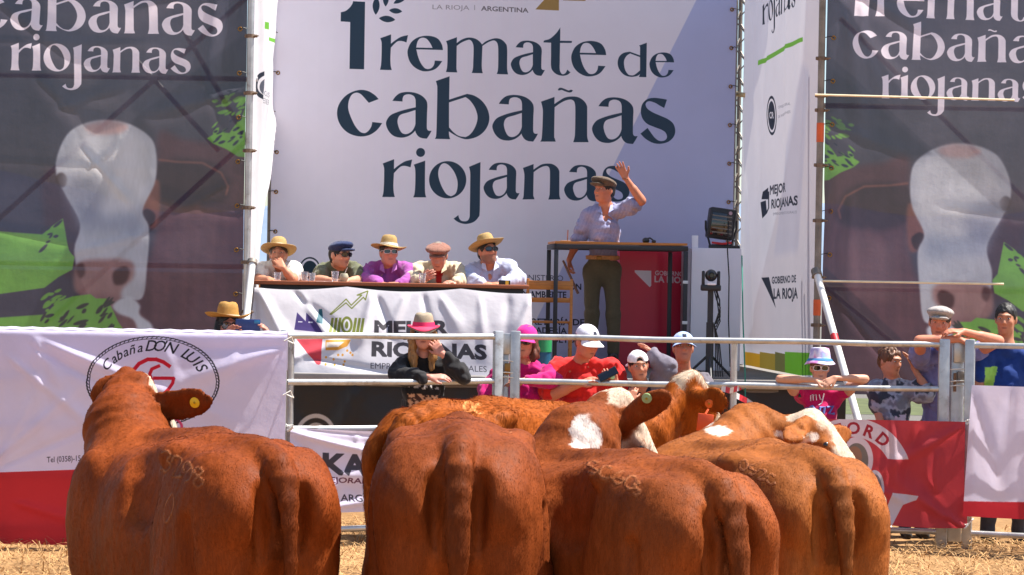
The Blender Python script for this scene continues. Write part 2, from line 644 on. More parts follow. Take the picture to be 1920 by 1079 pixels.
class Sheet:
    """a hanging sheet in the vertical plane over the ground line A-B, between heights z0 and z1, with a printed picture"""
    def __init__(self, A, B, z0, z1, ppm, bg):
        self.A = np.array([A[0], A[1]], dtype=float)
        self.B = np.array([B[0], B[1]], dtype=float)
        self.z0, self.z1 = z0, z1
        self.L = float(np.hypot(*(self.B - self.A)))
        self.H = z1 - z0
        self.dir = (self.B - self.A) / self.L
        self.nrm = np.array([self.dir[1], -self.dir[0]])      # towards the camera for A left, B right
        self.ppm = ppm
        self.cv = Canvas(self.L * ppm, self.H * ppm, bg)

    def c(self, px, py):
        d = ray(px, py)
        # point of the plane on the ray
        den = d.x * self.nrm[0] + d.y * self.nrm[1]
        t = (self.A[0] * self.nrm[0] + self.A[1] * self.nrm[1]) / den
        x, y, z = d.x * t, d.y * t, CAMH + d.z * t
        u = (x - self.A[0]) * self.dir[0] + (y - self.A[1]) * self.dir[1]
        return (u * self.ppm, (self.z1 - z) * self.ppm)

    def poly(self, pts, col, alpha=1.0, blur=0, smooth=False):
        if smooth:
            pts = smooth_contour(pts)
        return self.cv.poly([[self.c(*p[:2]) for p in pts]], col, alpha, blur)

    def polys(self, cs, col, alpha=1.0, blur=0):
        return self.cv.poly([[self.c(*p) for p in c] for c in cs], col, alpha, blur)

    def ellipse(self, x, y, rx, ry, col, alpha=1.0, blur=0, n=40, inner=None):
        cs = [[(x + rx * math.cos(t), y + ry * math.sin(t)) for t in np.linspace(0, 2 * math.pi, n, endpoint=False)]]
        if inner:
            cs.append([(x + rx * inner * math.cos(t), y + ry * inner * math.sin(t)) for t in np.linspace(0, 2 * math.pi, n, endpoint=False)])
        return self.polys(cs, col, alpha, blur)

    def stroke(self, pts, w, col, alpha=1.0, blur=0, close=False):
        """polyline of width w photo px"""
        if close:
            pts = list(pts) + [pts[0]]
        m = np.zeros((self.cv.h, self.cv.w), dtype=np.float32)
        for (x0, y0), (x1, y1) in zip(pts[:-1], pts[1:]):
            l = math.hypot(x1 - x0, y1 - y0) or 1
            nx, ny = -(y1 - y0) / l * w / 2, (x1 - x0) / l * w / 2
            ex, ey = (x1 - x0) / l * w * .25, (y1 - y0) / l * w * .25
            q = [self.c(*p) for p in ((x0 + nx - ex, y0 + ny - ey), (x1 + nx + ex, y1 + ny + ey), (x1 - nx + ex, y1 - ny + ey), (x0 - nx - ex, y0 - ny - ey))]
            m = np.maximum(m, self.cv.mask([(*q[i], *q[(i + 1) % 4]) for i in range(4)]))
        if blur:
            m = self.cv.blur(m, blur)
        self.cv.put(m, col, alpha)

    def text(self, s, x0, y0, x1, y1, cap, col, bold=0.0, shear=0.0, alpha=1.0):
        """string whose baseline runs from photo pixel (x0,y0) to (x1,y1), with capitals cap pixels high"""
        segs, a, b = text_segs(s, bold, shear)
        p0, p1 = np.array(self.c(x0, y0)), np.array(self.c(x1, y1))
        up = np.array(self.c(x0, y0 - cap)) - p0
        ux = (p1 - p0) / (b - a)
        uy = up / 0.73
        g = np.empty_like(segs)
        for k in (0, 2):
            q = p0 + (segs[:, k:k + 1] - a) * ux + segs[:, k + 1:k + 2] * uy
            g[:, k:k + 2] = q
        self.cv.put(self.cv.mask(g), col, alpha)

    def arc_text(self, s, cx, cy, rx, ry, a0, a1, size, col, bold=0.0, shear=0.2):
        """letters along an ellipse (photo px), angles in degrees, 0 = right, 90 = up"""
        wd = [.3 if ch == ' ' else text_segs(ch, bold, shear)[2] - text_segs(ch, bold, shear)[1] + .12 for ch in s]
        run = 0.0
        for i, ch in enumerate(s):
            run += wd[i]
            if ch == ' ':
                continue
            t = math.radians(a0 + (a1 - a0) * (run - wd[i] / 2) / sum(wd))
            x, y = cx + rx * math.cos(t), cy - ry * math.sin(t)
            tx, ty = rx * math.sin(t), ry * math.cos(t)
            l = math.hypot(tx, ty)
            tx, ty = tx / l, ty / l
            segs, a, b = text_segs(ch, bold, shear)
            g = np.empty_like(segs)
            for k in (0, 2):
                lx = (segs[:, k] - (a + b) / 2) * size
                ly = segs[:, k + 1] * size
                X = x + lx * tx + ly * ty
                Y = y + lx * ty - ly * tx
                q = np.array([self.c(p, r) for p, r in zip(X, Y)])
                g[:, k:k + 2] = q
            self.cv.put(self.cv.mask(g), col)

    def word(self, s, i0, x0, y0, x1, y1, col, alpha=1.0):
        """wordmark lettering; letter i0's left edge at photo (x0,y0) and the last letter's right edge at (x1,y1), on the baseline"""
        lay = word_layout(s)
        p0, p1 = np.array(self.c(x0, y0)), np.array(self.c(x1, y1))
        sc = (p1[0] - p0[0]) / (lay[-1][2] - lay[i0][1])
        cs = []
        for ch, a, b in lay:
            for k in (['n', '~'] if ch == 'ñ' else [ch]):
                for c in GLN[k][0]:
                    pts = []
                    dx = 0.0
                    if k == '~':
                        dx = 0.38
                    for gx, gy in c:
                        X = p0[0] + (a + gx + dx - lay[i0][1]) * sc
                        f = (X - p0[0]) / (p1[0] - p0[0])
                        pts.append((X, p0[1] + f * (p1[1] - p0[1]) + gy * sc))
                    cs.append(pts)
        self.cv.poly(cs, col, alpha)

    def pos(self, u, v, w=0.0):
        """u metres along from A, v metres down from the top, w metres out towards the viewer"""
        return V(self.A[0] + self.dir[0] * u + self.nrm[0] * w, self.A[1] + self.dir[1] * u + self.nrm[1] * w, self.z1 - v)

    def build(self, name, mat, parent=None, nx=80, nz=80, disp=None, warp=None, u0=0.0, u1=None, v0=0.0, v1=None):
        u1 = self.L if u1 is None else u1
        v1 = self.H if v1 is None else v1
        U, Vv = np.meshgrid(np.linspace(u0, u1, nx + 1), np.linspace(v0, v1, nz + 1))
        D = disp(U, Vv) if disp is not None else np.zeros_like(U)
        PU, PV = (U, Vv) if warp is None else warp(U, Vv)
        P = np.empty((nz + 1, nx + 1, 3))
        P[..., 0] = self.A[0] + self.dir[0] * PU + self.nrm[0] * D
        P[..., 1] = self.A[1] + self.dir[1] * PU + self.nrm[1] * D
        P[..., 2] = self.z1 - PV
        off = np.array(offset_of(parent))
        idx = np.arange((nx + 1) * (nz + 1)).reshape(nz + 1, nx + 1)
        q = np.stack([idx[:-1, :-1], idx[1:, :-1], idx[1:, 1:], idx[:-1, 1:]], -1).reshape(-1, 4)
        me = mesh_np(name, P.reshape(-1, 3) - off, q)
        uv = me.uv_layers.new(name='UVMap')
        UU = np.stack([U / self.L, 1 - Vv / self.H], -1).reshape(-1, 2)
        li = np.empty(len(me.loops), dtype=np.int32)
        me.loops.foreach_get('vertex_index', li)
        uv.data.foreach_set('uv', UU[li].astype(np.float32).ravel())
        return link(name, me, mat, parent)


def print_mat(name, canvas, trans=0.2, rough=0.6, bump=0.15, bscale=5.0, spec=0.3, mesh=0.0):
    im = canvas.image(name + '_print')
    m, nt, out = new_mat(name)
    b = N(nt, 'ShaderNodeBsdfPrincipled', Roughness=rough)
    b.inputs['Specular IOR Level'].default_value = spec
    ti = nt.nodes.new('ShaderNodeTexImage')
    ti.image = im
    ti.extension = 'EXTEND'
    uvn = nt.nodes.new('ShaderNodeUVMap')
    uvn.uv_map = 'UVMap'
    nt.links.new(uvn.outputs[0], ti.inputs[0])
    no = noise_node(nt, 3.0, 4)
    mr = N(nt, 'ShaderNodeMapRange')
    mr.inputs['To Min'].default_value = 0.94
    mr.inputs['To Max'].default_value = 1.05
    nt.links.new(no.outputs['Fac'], mr.inputs['Value'])
    sc = N(nt, 'ShaderNodeVectorMath', _operation='SCALE')
    nt.links.new(ti.outputs['Color'], sc.inputs[0])
    nt.links.new(mr.outputs[0], sc.inputs['Scale'])
    nt.links.new(sc.outputs[0], b.inputs['Base Color'])
    bn = noise_node(nt, bscale, 5, rough=0.5)
    bp = N(nt, 'ShaderNodeBump', Strength=bump, Distance=0.05)
    nt.links.new(bn.outputs['Fac'], bp.inputs['Height'])
    nt.links.new(bp.outputs[0], b.inputs['Normal'])
    tr = N(nt, 'ShaderNodeBsdfTranslucent')
    nt.links.new(sc.outputs[0], tr.inputs['Color'])
    nt.links.new(bp.outputs[0], tr.inputs['Normal'])
    ms = N(nt, 'ShaderNodeMixShader', Fac=trans)
    nt.links.new(b.outputs[0], ms.inputs[1])
    nt.links.new(tr.outputs[0], ms.inputs[2])
    if mesh > 0:                                  # open mesh vinyl: what stands behind shows faintly through
        tp = N(nt, 'ShaderNodeBsdfTransparent')
        m2 = N(nt, 'ShaderNodeMixShader', Fac=mesh)
        nt.links.new(ms.outputs[0], m2.inputs[1])
        nt.links.new(tp.outputs[0], m2.inputs[2])
        ms = m2
    nt.links.new(ms.outputs[0], out.inputs[0])
    return m


def folds(U, Vv, lst, noise=0.0, nf=1.2, seed=3):
    """sum of soft ridges: (u, v, angle deg, half width, length, height) plus slow noise"""
    D = np.zeros_like(U)
    for (u, v, ang, w, l, h) in lst:
        a = math.radians(ang)
        du, dv = U - u, Vv - v
        t = du * math.cos(a) + dv * math.sin(a)
        s = -du * math.sin(a) + dv * math.cos(a)
        ww = w * (0.4 + np.clip(t / l, 0, 1) * 0.9)
        D += h * np.exp(-(s / ww) ** 2) * sstep(-0.05 * l, 0.12 * l, t) * (1 - sstep(0.5 * l, l, t))
    if noise:
        P = np.stack([U, Vv, np.zeros_like(U) + seed], -1)
        D += noise * fbm(P, nf, 3, seed)
    return D


# ------------------------------------------------------------------ bodies: smooth unions of tapered limbs and ellipsoids, turned into ONE surface
def A3(v):
    return np.array([v[0], v[1], v[2]], dtype=np.float64)


class Body:
    def __init__(self):
        self.p = []

    def rc(self, a, b, ra, rb, k=0.03, op='u', fl=None):
        """tapered limb from a to b; fl = (axis, factor) flattens it along an axis"""
        a, b = A3(a), A3(b)
        r = max(ra, rb)
        lo, hi = np.minimum(a, b) - r, np.maximum(a, b) + r
        ab = b - a
        L2 = max(ab @ ab, 1e-9)
        ax = None if fl is None else (A3(Vector(fl[0]).normalized()), fl[1])
        def f(P):
            q = P - a
            t = np.clip((q @ ab) / L2, 0, 1)
            e = q - t[..., None] * ab
            if ax is not None:
                s = e @ ax[0]
                e = e + ((s / ax[1] - s)[..., None]) * ax[0]
            d = np.sqrt((e * e).sum(-1)) - (ra + (rb - ra) * t)
            return d if ax is None else d * min(1.0, max(ax[1], .6))
        self.p.append((f, lo, hi, op, k))
        return self

    def chain(self, pts, rs, k=0.03, op='u', fl=None):
        for i in range(len(pts) - 1):
            self.rc(pts[i], pts[i + 1], rs[i], rs[i + 1], k if i == 0 else min(k, max(rs[i] * 0.4, .004)), op, fl)
        return self

    def ell(self, c, r, R=None, k=0.03, op='u'):
        c = A3(c)
        r = np.array(r, dtype=np.float64)
        Rm = np.eye(3) if R is None else np.array(R, dtype=np.float64)     # columns = axes
        ext = np.sqrt(((Rm * r) ** 2).sum(1))
        def f(P):
            q = (P - c) @ Rm
            k0 = np.sqrt(((q / r) ** 2).sum(-1))
            k1 = np.sqrt(((q / (r * r)) ** 2).sum(-1))
            return k0 * (k0 - 1) / np.maximum(k1, 1e-6)
        self.p.append((f, c - ext, c + ext, op, k))
        return self

    def fn(self, f, lo, hi, k=0.03, op='u'):
        self.p.append((f, A3(lo), A3(hi), op, k))
        return self

    def cut(self, n, o):
        n, o = A3(n), A3(o)
        n = n / np.linalg.norm(n)
        self.p.append((lambda P: (P - o) @ n, None, None, 'cut', 0))
        return self

    def mesh(self, h, disp=None, inflate=0.0):
        pos = [q for q in self.p if q[3] == 'u']
        lo = np.min([q[1] for q in pos], axis=0) - 3 * h - inflate - 0.01
        hi = np.max([q[2] for q in pos], axis=0) + 3 * h + inflate + 0.01
        n = np.ceil((hi - lo) / h).astype(int) + 1
        D = np.full(n, 1.0, dtype=np.float32)
        ax = [lo[i] + h * np.arange(n[i]) for i in range(3)]
        for f, l, u, op, k in self.p:
            if l is None:
                i0, i1 = np.zeros(3, int), n
            else:
                pad = k + 3 * h + inflate
                i0 = np.clip(np.floor((l - pad - lo) / h).astype(int), 0, n)
                i1 = np.clip(np.ceil((u + pad - lo) / h).astype(int) + 1, 0, n)
            if (i1 <= i0).any():
                continue
            s = tuple(slice(i0[j], i1[j]) for j in range(3))
            P = np.stack(np.meshgrid(*[ax[j][i0[j]:i1[j]] for j in range(3)], indexing='ij'), -1)
            d = f(P)
            o = D[s]
            if op == 'u':
                d = d - inflate
                if k > 0:
                    e = np.maximum(k - np.abs(o - d), 0) / k
                    D[s] = np.minimum(o, d) - e * e * k * 0.25
                else:
                    D[s] = np.minimum(o, d)
            elif op == 's':
                d = -d
                if k > 0:
                    e = np.maximum(k - np.abs(o - d), 0) / k
                    D[s] = np.maximum(o, d) + e * e * k * 0.25
                else:
                    D[s] = np.maximum(o, d)
            else:
                D[s] = np.maximum(o, d)
        if disp is not None:
            near = np.abs(D) < 3 * h + 0.03
            ii = np.nonzero(near)
            P = np.stack([ax[j][ii[j]] for j in range(3)], -1)
            D[ii] += disp(P).astype(np.float32)
        return surface_nets(D, lo, h)


def surface_nets(D, lo, h):
    s = D < 0
    c = np.zeros(tuple(np.array(D.shape) - 1), dtype=np.int8)
    for dx in (0, 1):
        for dy in (0, 1):
            for dz in (0, 1):
                c += s[dx:dx + c.shape[0], dy:dy + c.shape[1], dz:dz + c.shape[2]]
    I = np.nonzero((c > 0) & (c < 8))
    nv = len(I[0])
    ids = np.full(c.shape, -1, dtype=np.int32)
    ids[I] = np.arange(nv)
    acc = np.zeros((nv, 3))
    cnt = np.zeros(nv)
    corners = [(0, 0, 0), (1, 0, 0), (0, 1, 0), (1, 1, 0), (0, 0, 1), (1, 0, 1), (0, 1, 1), (1, 1, 1)]
    val = [D[I[0] + x, I[1] + y, I[2] + z].astype(np.float64) for x, y, z in corners]
    for a, b in ((0, 1), (2, 3), (4, 5), (6, 7), (0, 2), (1, 3), (4, 6), (5, 7), (0, 4), (1, 5), (2, 6), (3, 7)):
        va, vb = val[a], val[b]
        m = (va < 0) != (vb < 0)
        t = va[m] / (va[m] - vb[m])
        pa, pb = np.array(corners[a]), np.array(corners[b])
        acc[m] += pa + t[:, None] * (pb - pa)
        cnt[m] += 1
    P = (np.stack(I, -1) + acc / cnt[:, None]) * h + lo
    quads = []
    for axis in range(3):
        o1, o2 = [(1, 2), (2, 0), (0, 1)][axis]
        sl0 = [slice(1, -1)] * 3
        sl1 = [slice(1, -1)] * 3
        sl0[axis] = slice(0, -1)
        sl1[axis] = slice(1, None)
        a, b = s[tuple(sl0)], s[tuple(sl1)]
        J = np.nonzero(a != b)
        base = [J[i] + (0 if i == axis else 1) for i in range(3)]
        def at(d1, d2):
            q = [x.copy() for x in base]
            q[o1] = q[o1] - d1
            q[o2] = q[o2] - d2
            return ids[q[0], q[1], q[2]]
        q = np.stack([at(1, 1), at(0, 1), at(0, 0), at(1, 0)], -1)
        flip = ~a[J]
        q[flip] = q[flip][:, ::-1]
        quads.append(q)
    Q = np.concatenate(quads)
    Q = Q[(Q >= 0).all(1)]
    return P, Q


def put_body(name, PQ, mat, parent, cols=None):
    P, Q = PQ
    off = np.array(offset_of(parent))
    me = mesh_np(name, P - off, Q, cols)
    return link(name, me, mat, parent)


def ramp_cols(n, c):
    a = np.empty((n, 3))
    a[:] = c
    return a


def mixc(a, c, m):
    return a * (1 - m[:, None]) + np.array(c)[None, :] * m[:, None]


# ------------------------------------------------------------------ people
skin_mat = pmat('skin', (1, 1, 1), rough=0.52, var=0.10, vscale=30, attr=True, spec=0.35, bump=0.03, bscale=120)
hair_mat = pmat('hair', (1, 1, 1), rough=0.5, var=0.35, vscale=90, attr=True, bump=0.35, bscale=160, stretch=(1, 1, .25), spec=.4)
cloth_mat = pmat('woven_cloth', (1, 1, 1), rough=0.85, var=0.10, vscale=40, attr=True, bump=0.25, bscale=45, spec=0.2, sheen=0.15)
eye_mat = M('eye_white', (0.55, 0.52, 0.48), rough=0.3, var=.02)
iris_mat = M('dark_iris', (0.02, 0.012, 0.008), rough=0.2, var=.02)
lens_mat = M('dark_lens', (0.008, 0.008, 0.011), rough=0.06, var=.02, spec=0.9)


def frame_of(yaw, pitch, roll=0.0, base=V(0, -1, 0)):
    """face axes: f forward, s to the image right when facing the camera, u up. yaw>0 turns to the image right, pitch>0 down, roll>0 tilts the crown to the image right"""
    y, p, r = math.radians(yaw), math.radians(pitch), math.radians(roll)
    f = V(math.sin(y) * math.cos(p), -math.cos(y) * math.cos(p), -math.sin(p))
    s = V(math.cos(y), math.sin(y), 0)
    u = s.cross(-f)
    if u.z < 0:
        u = -u
    s2 = s * math.cos(r) - u * math.sin(r)
    u2 = u * math.cos(r) + s * math.sin(r)
    return f, s2, u2


def RM(*cols):
    return np.array([[c[i] for c in cols] for i in range(3)])


class Head:
    def __init__(self, C, yaw, pitch, roll, sc=1.0):
        self.C = Vector(C)
        self.f, self.s, self.u = frame_of(yaw, pitch, roll)
        self.k = sc

    def p(self, s, f, u):
        return self.C + (self.s * s + self.f * f + self.u * u) * self.k

    def R(self):
        return RM(self.s, self.f, self.u)

    def M4(self, s, f, u):
        m = Matrix((self.s, self.f, self.u)).transposed().to_4x4()
        m.translation = self.p(s, f, u)
        return m

    def loc(self, P):
        q = (P - A3(self.C)) @ self.R()
        return q / self.k

    def add(self, B, neck, female=False, fat=0.0):
        k, R = self.k, self.R()
        e = lambda c, r, kk, op='u': B.ell(self.p(*c), [x * k for x in r], R, kk * k, op)
        e((0, -.012, .022), (.074, .094, .092), .03)
        e((0, .028, -.035), (.060 + fat, .070, .082), .03)
        e((0, .040, -.075), (.046 + fat, .050, .045), .03)
        e((0, .070, -.100), (.021, .018, .017), .025)
        for q in (-1, 1):
            e((q * .034, .070, -.024), (.024, .020, .024), .02)
            B.rc(self.p(q * .006, .093, .030), self.p(q * .042, .080, .028), .009 * k, .008 * k, .018 * k)
            e((q * .031, .100, .008), (.016, .013, .010), .014, 's')
            e((q * .076, -.012, -.008), (.010, .024, .033), .008)
            e((q * .012, .100, -.030), (.009, .009, .007), .008)
        B.rc(self.p(0, .086, .020), self.p(0, .110, -.024), .0085 * k, .0125 * k, .014 * k)
        B.rc(self.p(-.018, .082, -.058), self.p(.018, .082, -.058), .007 * k, .007 * k, .008 * k)
        B.rc(self.p(-.015, .082, -.071), self.p(.015, .082, -.071), .008 * k, .008 * k, .008 * k)
        nr = (.047 if female else .055) * k
        B.rc(self.p(0, -.022, -.055), Vector(neck) + V(0, 0.0, .01), nr, nr * 1.08, .035)

    def paint(self, P, cols, lip=(0.32, 0.10, 0.08), brow=(0.05, 0.03, 0.02), beard=0.0, brow_w=1.0):
        q = self.loc(P)
        s, f, u = q[:, 0], q[:, 1], q[:, 2]
        fr = (f > 0.045).astype(float)
        m = np.exp(-((u + .0645) / .0085) ** 2 - (s / .021) ** 4) * fr * (f > .075)
        cols = mixc(cols, lip, np.clip(m * .8, 0, 1))
        m = np.exp(-((u + .0645) / .003) ** 2 - (s / .019) ** 4) * fr * (f > .07)
        cols = mixc(cols, (0.06, 0.02, 0.015), np.clip(m * .8, 0, 1))
        m = np.exp(-((u - .034 + np.abs(np.abs(s) - .032) * .25) / .0062) ** 2 - ((np.abs(s) - .033) / .020) ** 4) * fr
        cols = mixc(cols, brow, np.clip(m * .85 * brow_w, 0, 1))
        m = np.exp(-((u + .026) / .03) ** 2 - ((np.abs(s) - .04) / .02) ** 2) * fr
        cols = mixc(cols, cols[0] * np.array([1.1, .72, .68]), np.clip(m * .45, 0, 1))
        if beard > 0:
            m = sstep(.045, .028, np.hypot(s * .9, (u + .045) * 0) + 0) * 0
            m = ((u < -.038) & (f > -.01)).astype(float) * sstep(-.036, -.05, u) * (1 - np.exp(-((u + .0645) / .009) ** 2 - (s / .022) ** 4))
            m *= ((q ** 2).sum(1) < .145 ** 2)
            cols = mixc(cols, (0.05, 0.035, 0.028), np.clip(m * beard, 0, 1))
        return cols

    def eyes(self, par, shut=0.0):
        k = self.k
        for q in (-1, 1):
            w = MB().ball(self.p(q * .031, .083, .008), (.0125 * k, .010 * k, .0075 * k * (1 - shut)), Matrix((self.s, self.f, self.u)).transposed(), 10, 6)
            e = w.build('eye', eye_mat, par)
            MB().ball(self.p(q * .031, .0915, .008), (.0058 * k, .0026 * k, .0058 * k * (1 - shut)), Matrix((self.s, self.f, self.u)).transposed(), 10, 6).build('iris', iris_mat, e)

    def glasses(self, par, frame=None, w=.029, hgt=.019, lens=None, sq=3.0):
        frame = frame or black_plastic
        k = self.k
        root = MB()
        R = Matrix((self.s, self.f, self.u)).transposed()
        lensmb = []
        for q in (-1, 1):
            ring = []
            for t in np.linspace(0, 2 * math.pi, 20, endpoint=False):
                c, s_ = math.cos(t), math.sin(t)
                x = abs(c) ** (2 / sq) * (1 if c >= 0 else -1) * w
                z = abs(s_) ** (2 / sq) * (1 if s_ >= 0 else -1) * hgt
                x0 = q * .033 + x
                ring.append(self.p(x0, .112 - (x0 / .075) ** 2 * .026, .007 + z - abs(x0) * .05))
            root.tube(ring + [ring[0]], .0028 * k, 6, caps=False)
            c0 = sum(ring, V(0, 0, 0)) / len(ring) + self.f * .003 * k
            lensmb.append((c0, ring))
            root.tube([self.p(q * .062, .098, .010), self.p(q * .074, .06, .012), self.p(q * .078, -.01, .008)], .0032 * k, 6)
        root.tube([self.p(-.008, .111, .010), self.p(0, .114, .013), self.p(.008, .111, .010)], .003 * k, 6)
        g = root.build('sunglasses', frame, par)
        for c0, ring in lensmb:
            vs = [c0] + ring + [p - self.f * .003 * k for p in ring]
            n = len(ring)
            fs = [(0, 1 + (i + 1) % n, 1 + i) for i in range(n)] + [(1 + i, 1 + (i + 1) % n, 1 + n + (i + 1) % n, 1 + n + i) for i in range(n)]
            MB().add(vs, fs).build('lens', lens or lens_mat, g)
        return g

    def hair(self, par, col, length=0.0, side=(1, 1), top=True, h=.007, fringe=.055, wavy=.006, back=True):
        B = Body()
        k, R = self.k, self.R()
        e = lambda c, r, kk, op='u': B.ell(self.p(*c), [x * k for x in r], R, kk * k, op)
        e((0, -.016, .030), (.083, .100, .096), .01)
        e((0, -.05, -.02), (.070, .062, .070), .03)
        if length > 0:
            for q, on in ((-1, side[0]), (1, side[1])):
                if on:
                    B.chain([self.p(q * .070, .005, .02), self.p(q * .082, .01, -.07), self.p(q * .078, .035, -.07 - length * .6), self.p(q * .07, .05, -.07 - length)],
                            [.026 * k, .032 * k, .032 * k, .018 * k], .02)
            if back:
                B.chain([self.p(0, -.07, 0), self.p(0, -.085, -.1), self.p(0, -.08, -.08 - length * .7)], [.06 * k, .06 * k, .035 * k], .03)
        e((0, .085, -.035), (.058, .075, fringe + .035), .012, 's')
        PQ = B.mesh(h, lambda P: wavy * vnoise(P * np.array([1, 1, .3]), 70, 5))
        P = PQ[0]
        c = ramp_cols(len(P), col)
        n = vnoise(P * np.array([1, 1, .25]), 90, 9)
        c = c * (1 + .35 * n[:, None])
        put_body('hair', PQ, hair_mat, par, np.clip(c, 0.001, 1))

    # ---- hats
    def cap(self, par, col, back=False, visor_col=None, tilt=0.0, emblem=None, visor_in=None):
        k, R = self.k, self.R()
        B = Body()
        B.ell(self.p(0, -.012, .038), [.088 * k, .107 * k, .092 * k], R, 0)
        B.cut(-self.u, self.p(0, 0, .036))
        sgn = -1 if back else 1
        if back:
            B.ell(self.p(0, .105, .05), [.034 * k, .05 * k, .036 * k], R, .004, 's')
        PQ = B.mesh(.007, lambda P: .0016 * vnoise(P, 45, 3))
        P = PQ[0]
        q = self.loc(P)
        c = ramp_cols(len(P), col)
        seam = np.exp(-((np.sin(np.arctan2(q[:, 0], q[:, 1]) * 3)) / .05) ** 2) * (q[:, 2] > .05)
        c = c * (1 - .18 * seam[:, None])
        if emblem:
            for (s0, s1, u0, u1, ec) in emblem:
                m = ((q[:, 0] > s0) & (q[:, 0] < s1) & (q[:, 2] > u0) & (q[:, 2] < u1) & (q[:, 1] > 0)).astype(float)
                c = mixc(c, ec, m)
        hat = put_body('cap', PQ, cloth_mat, par, c)
        mb = MB()
        nn, mm = 14, 6
        vs = []
        for i in range(mm + 1):
            t = i / mm
            for j in range(nn + 1):
                a = math.radians(-66 + 132 * j / nn)
                r0, r1 = .096, .096 + .082 * max(0.0, math.cos(a * 90 / 66)) ** .55
                r = r0 + (r1 - r0) * t
                x, y = math.sin(a) * r * .86, math.cos(a) * r
                z = .040 - 2.2 * x * x - .10 * t * .1 - t * .012
                vs.append(self.p(x, sgn * (y - .012), z))
        n2 = len(vs)
        vs += [v - self.u * .004 * k for v in vs]
        fs = []
        w = nn + 1
        for i in range(mm):
            for j in range(nn):
                a, b, c2, d = i * w + j, i * w + j + 1, (i + 1) * w + j + 1, (i + 1) * w + j
                fs.append((a, b, c2, d))
                fs.append((n2 + a, n2 + d, n2 + c2, n2 + b))
        for j in range(nn):
            a, b = mm * w + j, mm * w + j + 1
            fs.append((a, b, n2 + b, n2 + a))
        mb.add(vs, fs)
        vc = visor_col or col
        mb.build('visor', M('visor_%d_%d_%d' % tuple(int(x * 255) for x in vc), vc, rough=.8, var=.1), hat)
        return hat

    def flat_cap(self, par, col, big=1.0, h=.007, peak=1.0):
        k, R = self.k, self.R()
        B = Body()
        tl = Matrix.Rotation(math.radians(-12), 3, self.s)
        R2 = RM(self.s, tl @ self.f, tl @ self.u)
        B.ell(self.p(0, -.012, .052), [.084 * k, .104 * k, .066 * k], R, .02)
        B.ell(self.p(0, .012, .078), [.104 * big * k, .128 * big * k, .044 * k], R2, .02)
        B.cut(-self.u, self.p(0, 0, .034))
        B.ell(self.p(0, .108, .046), [.074 * k, .050 * peak * k, .013 * k], R2, .012)
        def dsp(P):
            q = self.loc(P)
            a = np.arctan2(q[:, 0], q[:, 1] - .02)
            return .003 * np.exp(-(np.sin(a * 4) / .12) ** 2) + .003 * vnoise(P, 40, 8)
        PQ = B.mesh(h, dsp)
        P = PQ[0]
        n = vnoise(P, 160, 2)
        c = ramp_cols(len(P), col) * (1 + .18 * n[:, None])
        hat = put_body('flat_cap', PQ, cloth_mat, par, np.clip(c, .001, 1))
        MB().ball(self.p(0, .01, .122), (.009 * k, .009 * k, .006 * k), None, 8, 5).build('button', M('cap_button_%d' % int(col[0] * 1e4), tuple(col), rough=.9), hat)
        return hat

    def lathe_hat(self, par, name, prof, mat, sx=1.0, sy=1.12, up=.05, fwd=-.01, tilt=0.0, curl=0.0, droop=0.0, band=None, band_mat=None, rollt=0.0, cols=None, dent=0.0):
        """profile in head units; brim can curl up at the sides and droop at the front"""
        k = self.k
        m = self.M4(0, fwd, up)
        m = m @ Matrix.Rotation(math.radians(-tilt), 4, 'X') @ Matrix.Rotation(math.radians(rollt), 4, 'Y')
        rb = max(r for r, z in prof)
        def fn(p):
            r = math.hypot(p.x, p.y)
            t = max(0, (r - .1) / (rb - .1)) if rb > .1 else 0
            z = p.z + curl * t * t * (abs(p.x) / max(r, 1e-5)) ** 2 - droop * t * t * max(0, p.y / max(r, 1e-5))
            if dent and p.z > .05:
                z -= dent * math.exp(-(p.x / .022) ** 2) * (1 if p.z > .08 else .5)
            nz = .004 * math.sin(3 * math.atan2(p.y, p.x) + 1.3) * t
            return V(p.x, p.y, z + nz) * k
        mb = MB().lathe(prof, m, 44, sx, sy, fn)
        hat = mb.build(name, mat, par, angle=50)
        if cols:
            pass
        if band:
            z0, z1, r0, r1 = band
            MB().lathe([(r0 + .002, z0), (r0 + .0045, z0), (r1 + .0045, z1), (r1 + .002, z1)], m, 44, sx, sy, fn).build('hat_band', band_mat, hat)
        return hat


STRAW_PROF = [(.0, .112), (.03, .114), (.055, .108), (.068, .092), (.075, .06), (.080, .02), (.084, .004), (.095, .0), (.12, -.002), (.145, -.004), (.165, -.004),
              (.166, -.008), (.145, -.010), (.12, -.008), (.095, -.006), (.082, -.003), (.077, .02), (.072, .06), (.064, .090), (.052, .104), (.03, .110), (.0, .109)]
FEDORA_PROF = [(.0, .112), (.03, .114), (.056, .108), (.068, .092), (.076, .06), (.082, .02), (.086, .004), (.095, .0), (.112, -.004), (.122, -.008),
               (.122, -.011), (.112, -.008), (.095, -.005), (.083, -.003), (.079, .02), (.073, .06), (.064, .090), (.052, .104), (.03, .110), (.0, .109)]
BUCKET_PROF = [(.0, .098), (.05, .098), (.074, .092), (.082, .06), (.088, .015), (.092, .0), (.108, -.022), (.126, -.046),
               (.1265, -.050), (.107, -.026), (.090, -.003), (.086, .015), (.080, .06), (.072, .089), (.05, .095), (.0, .095)]


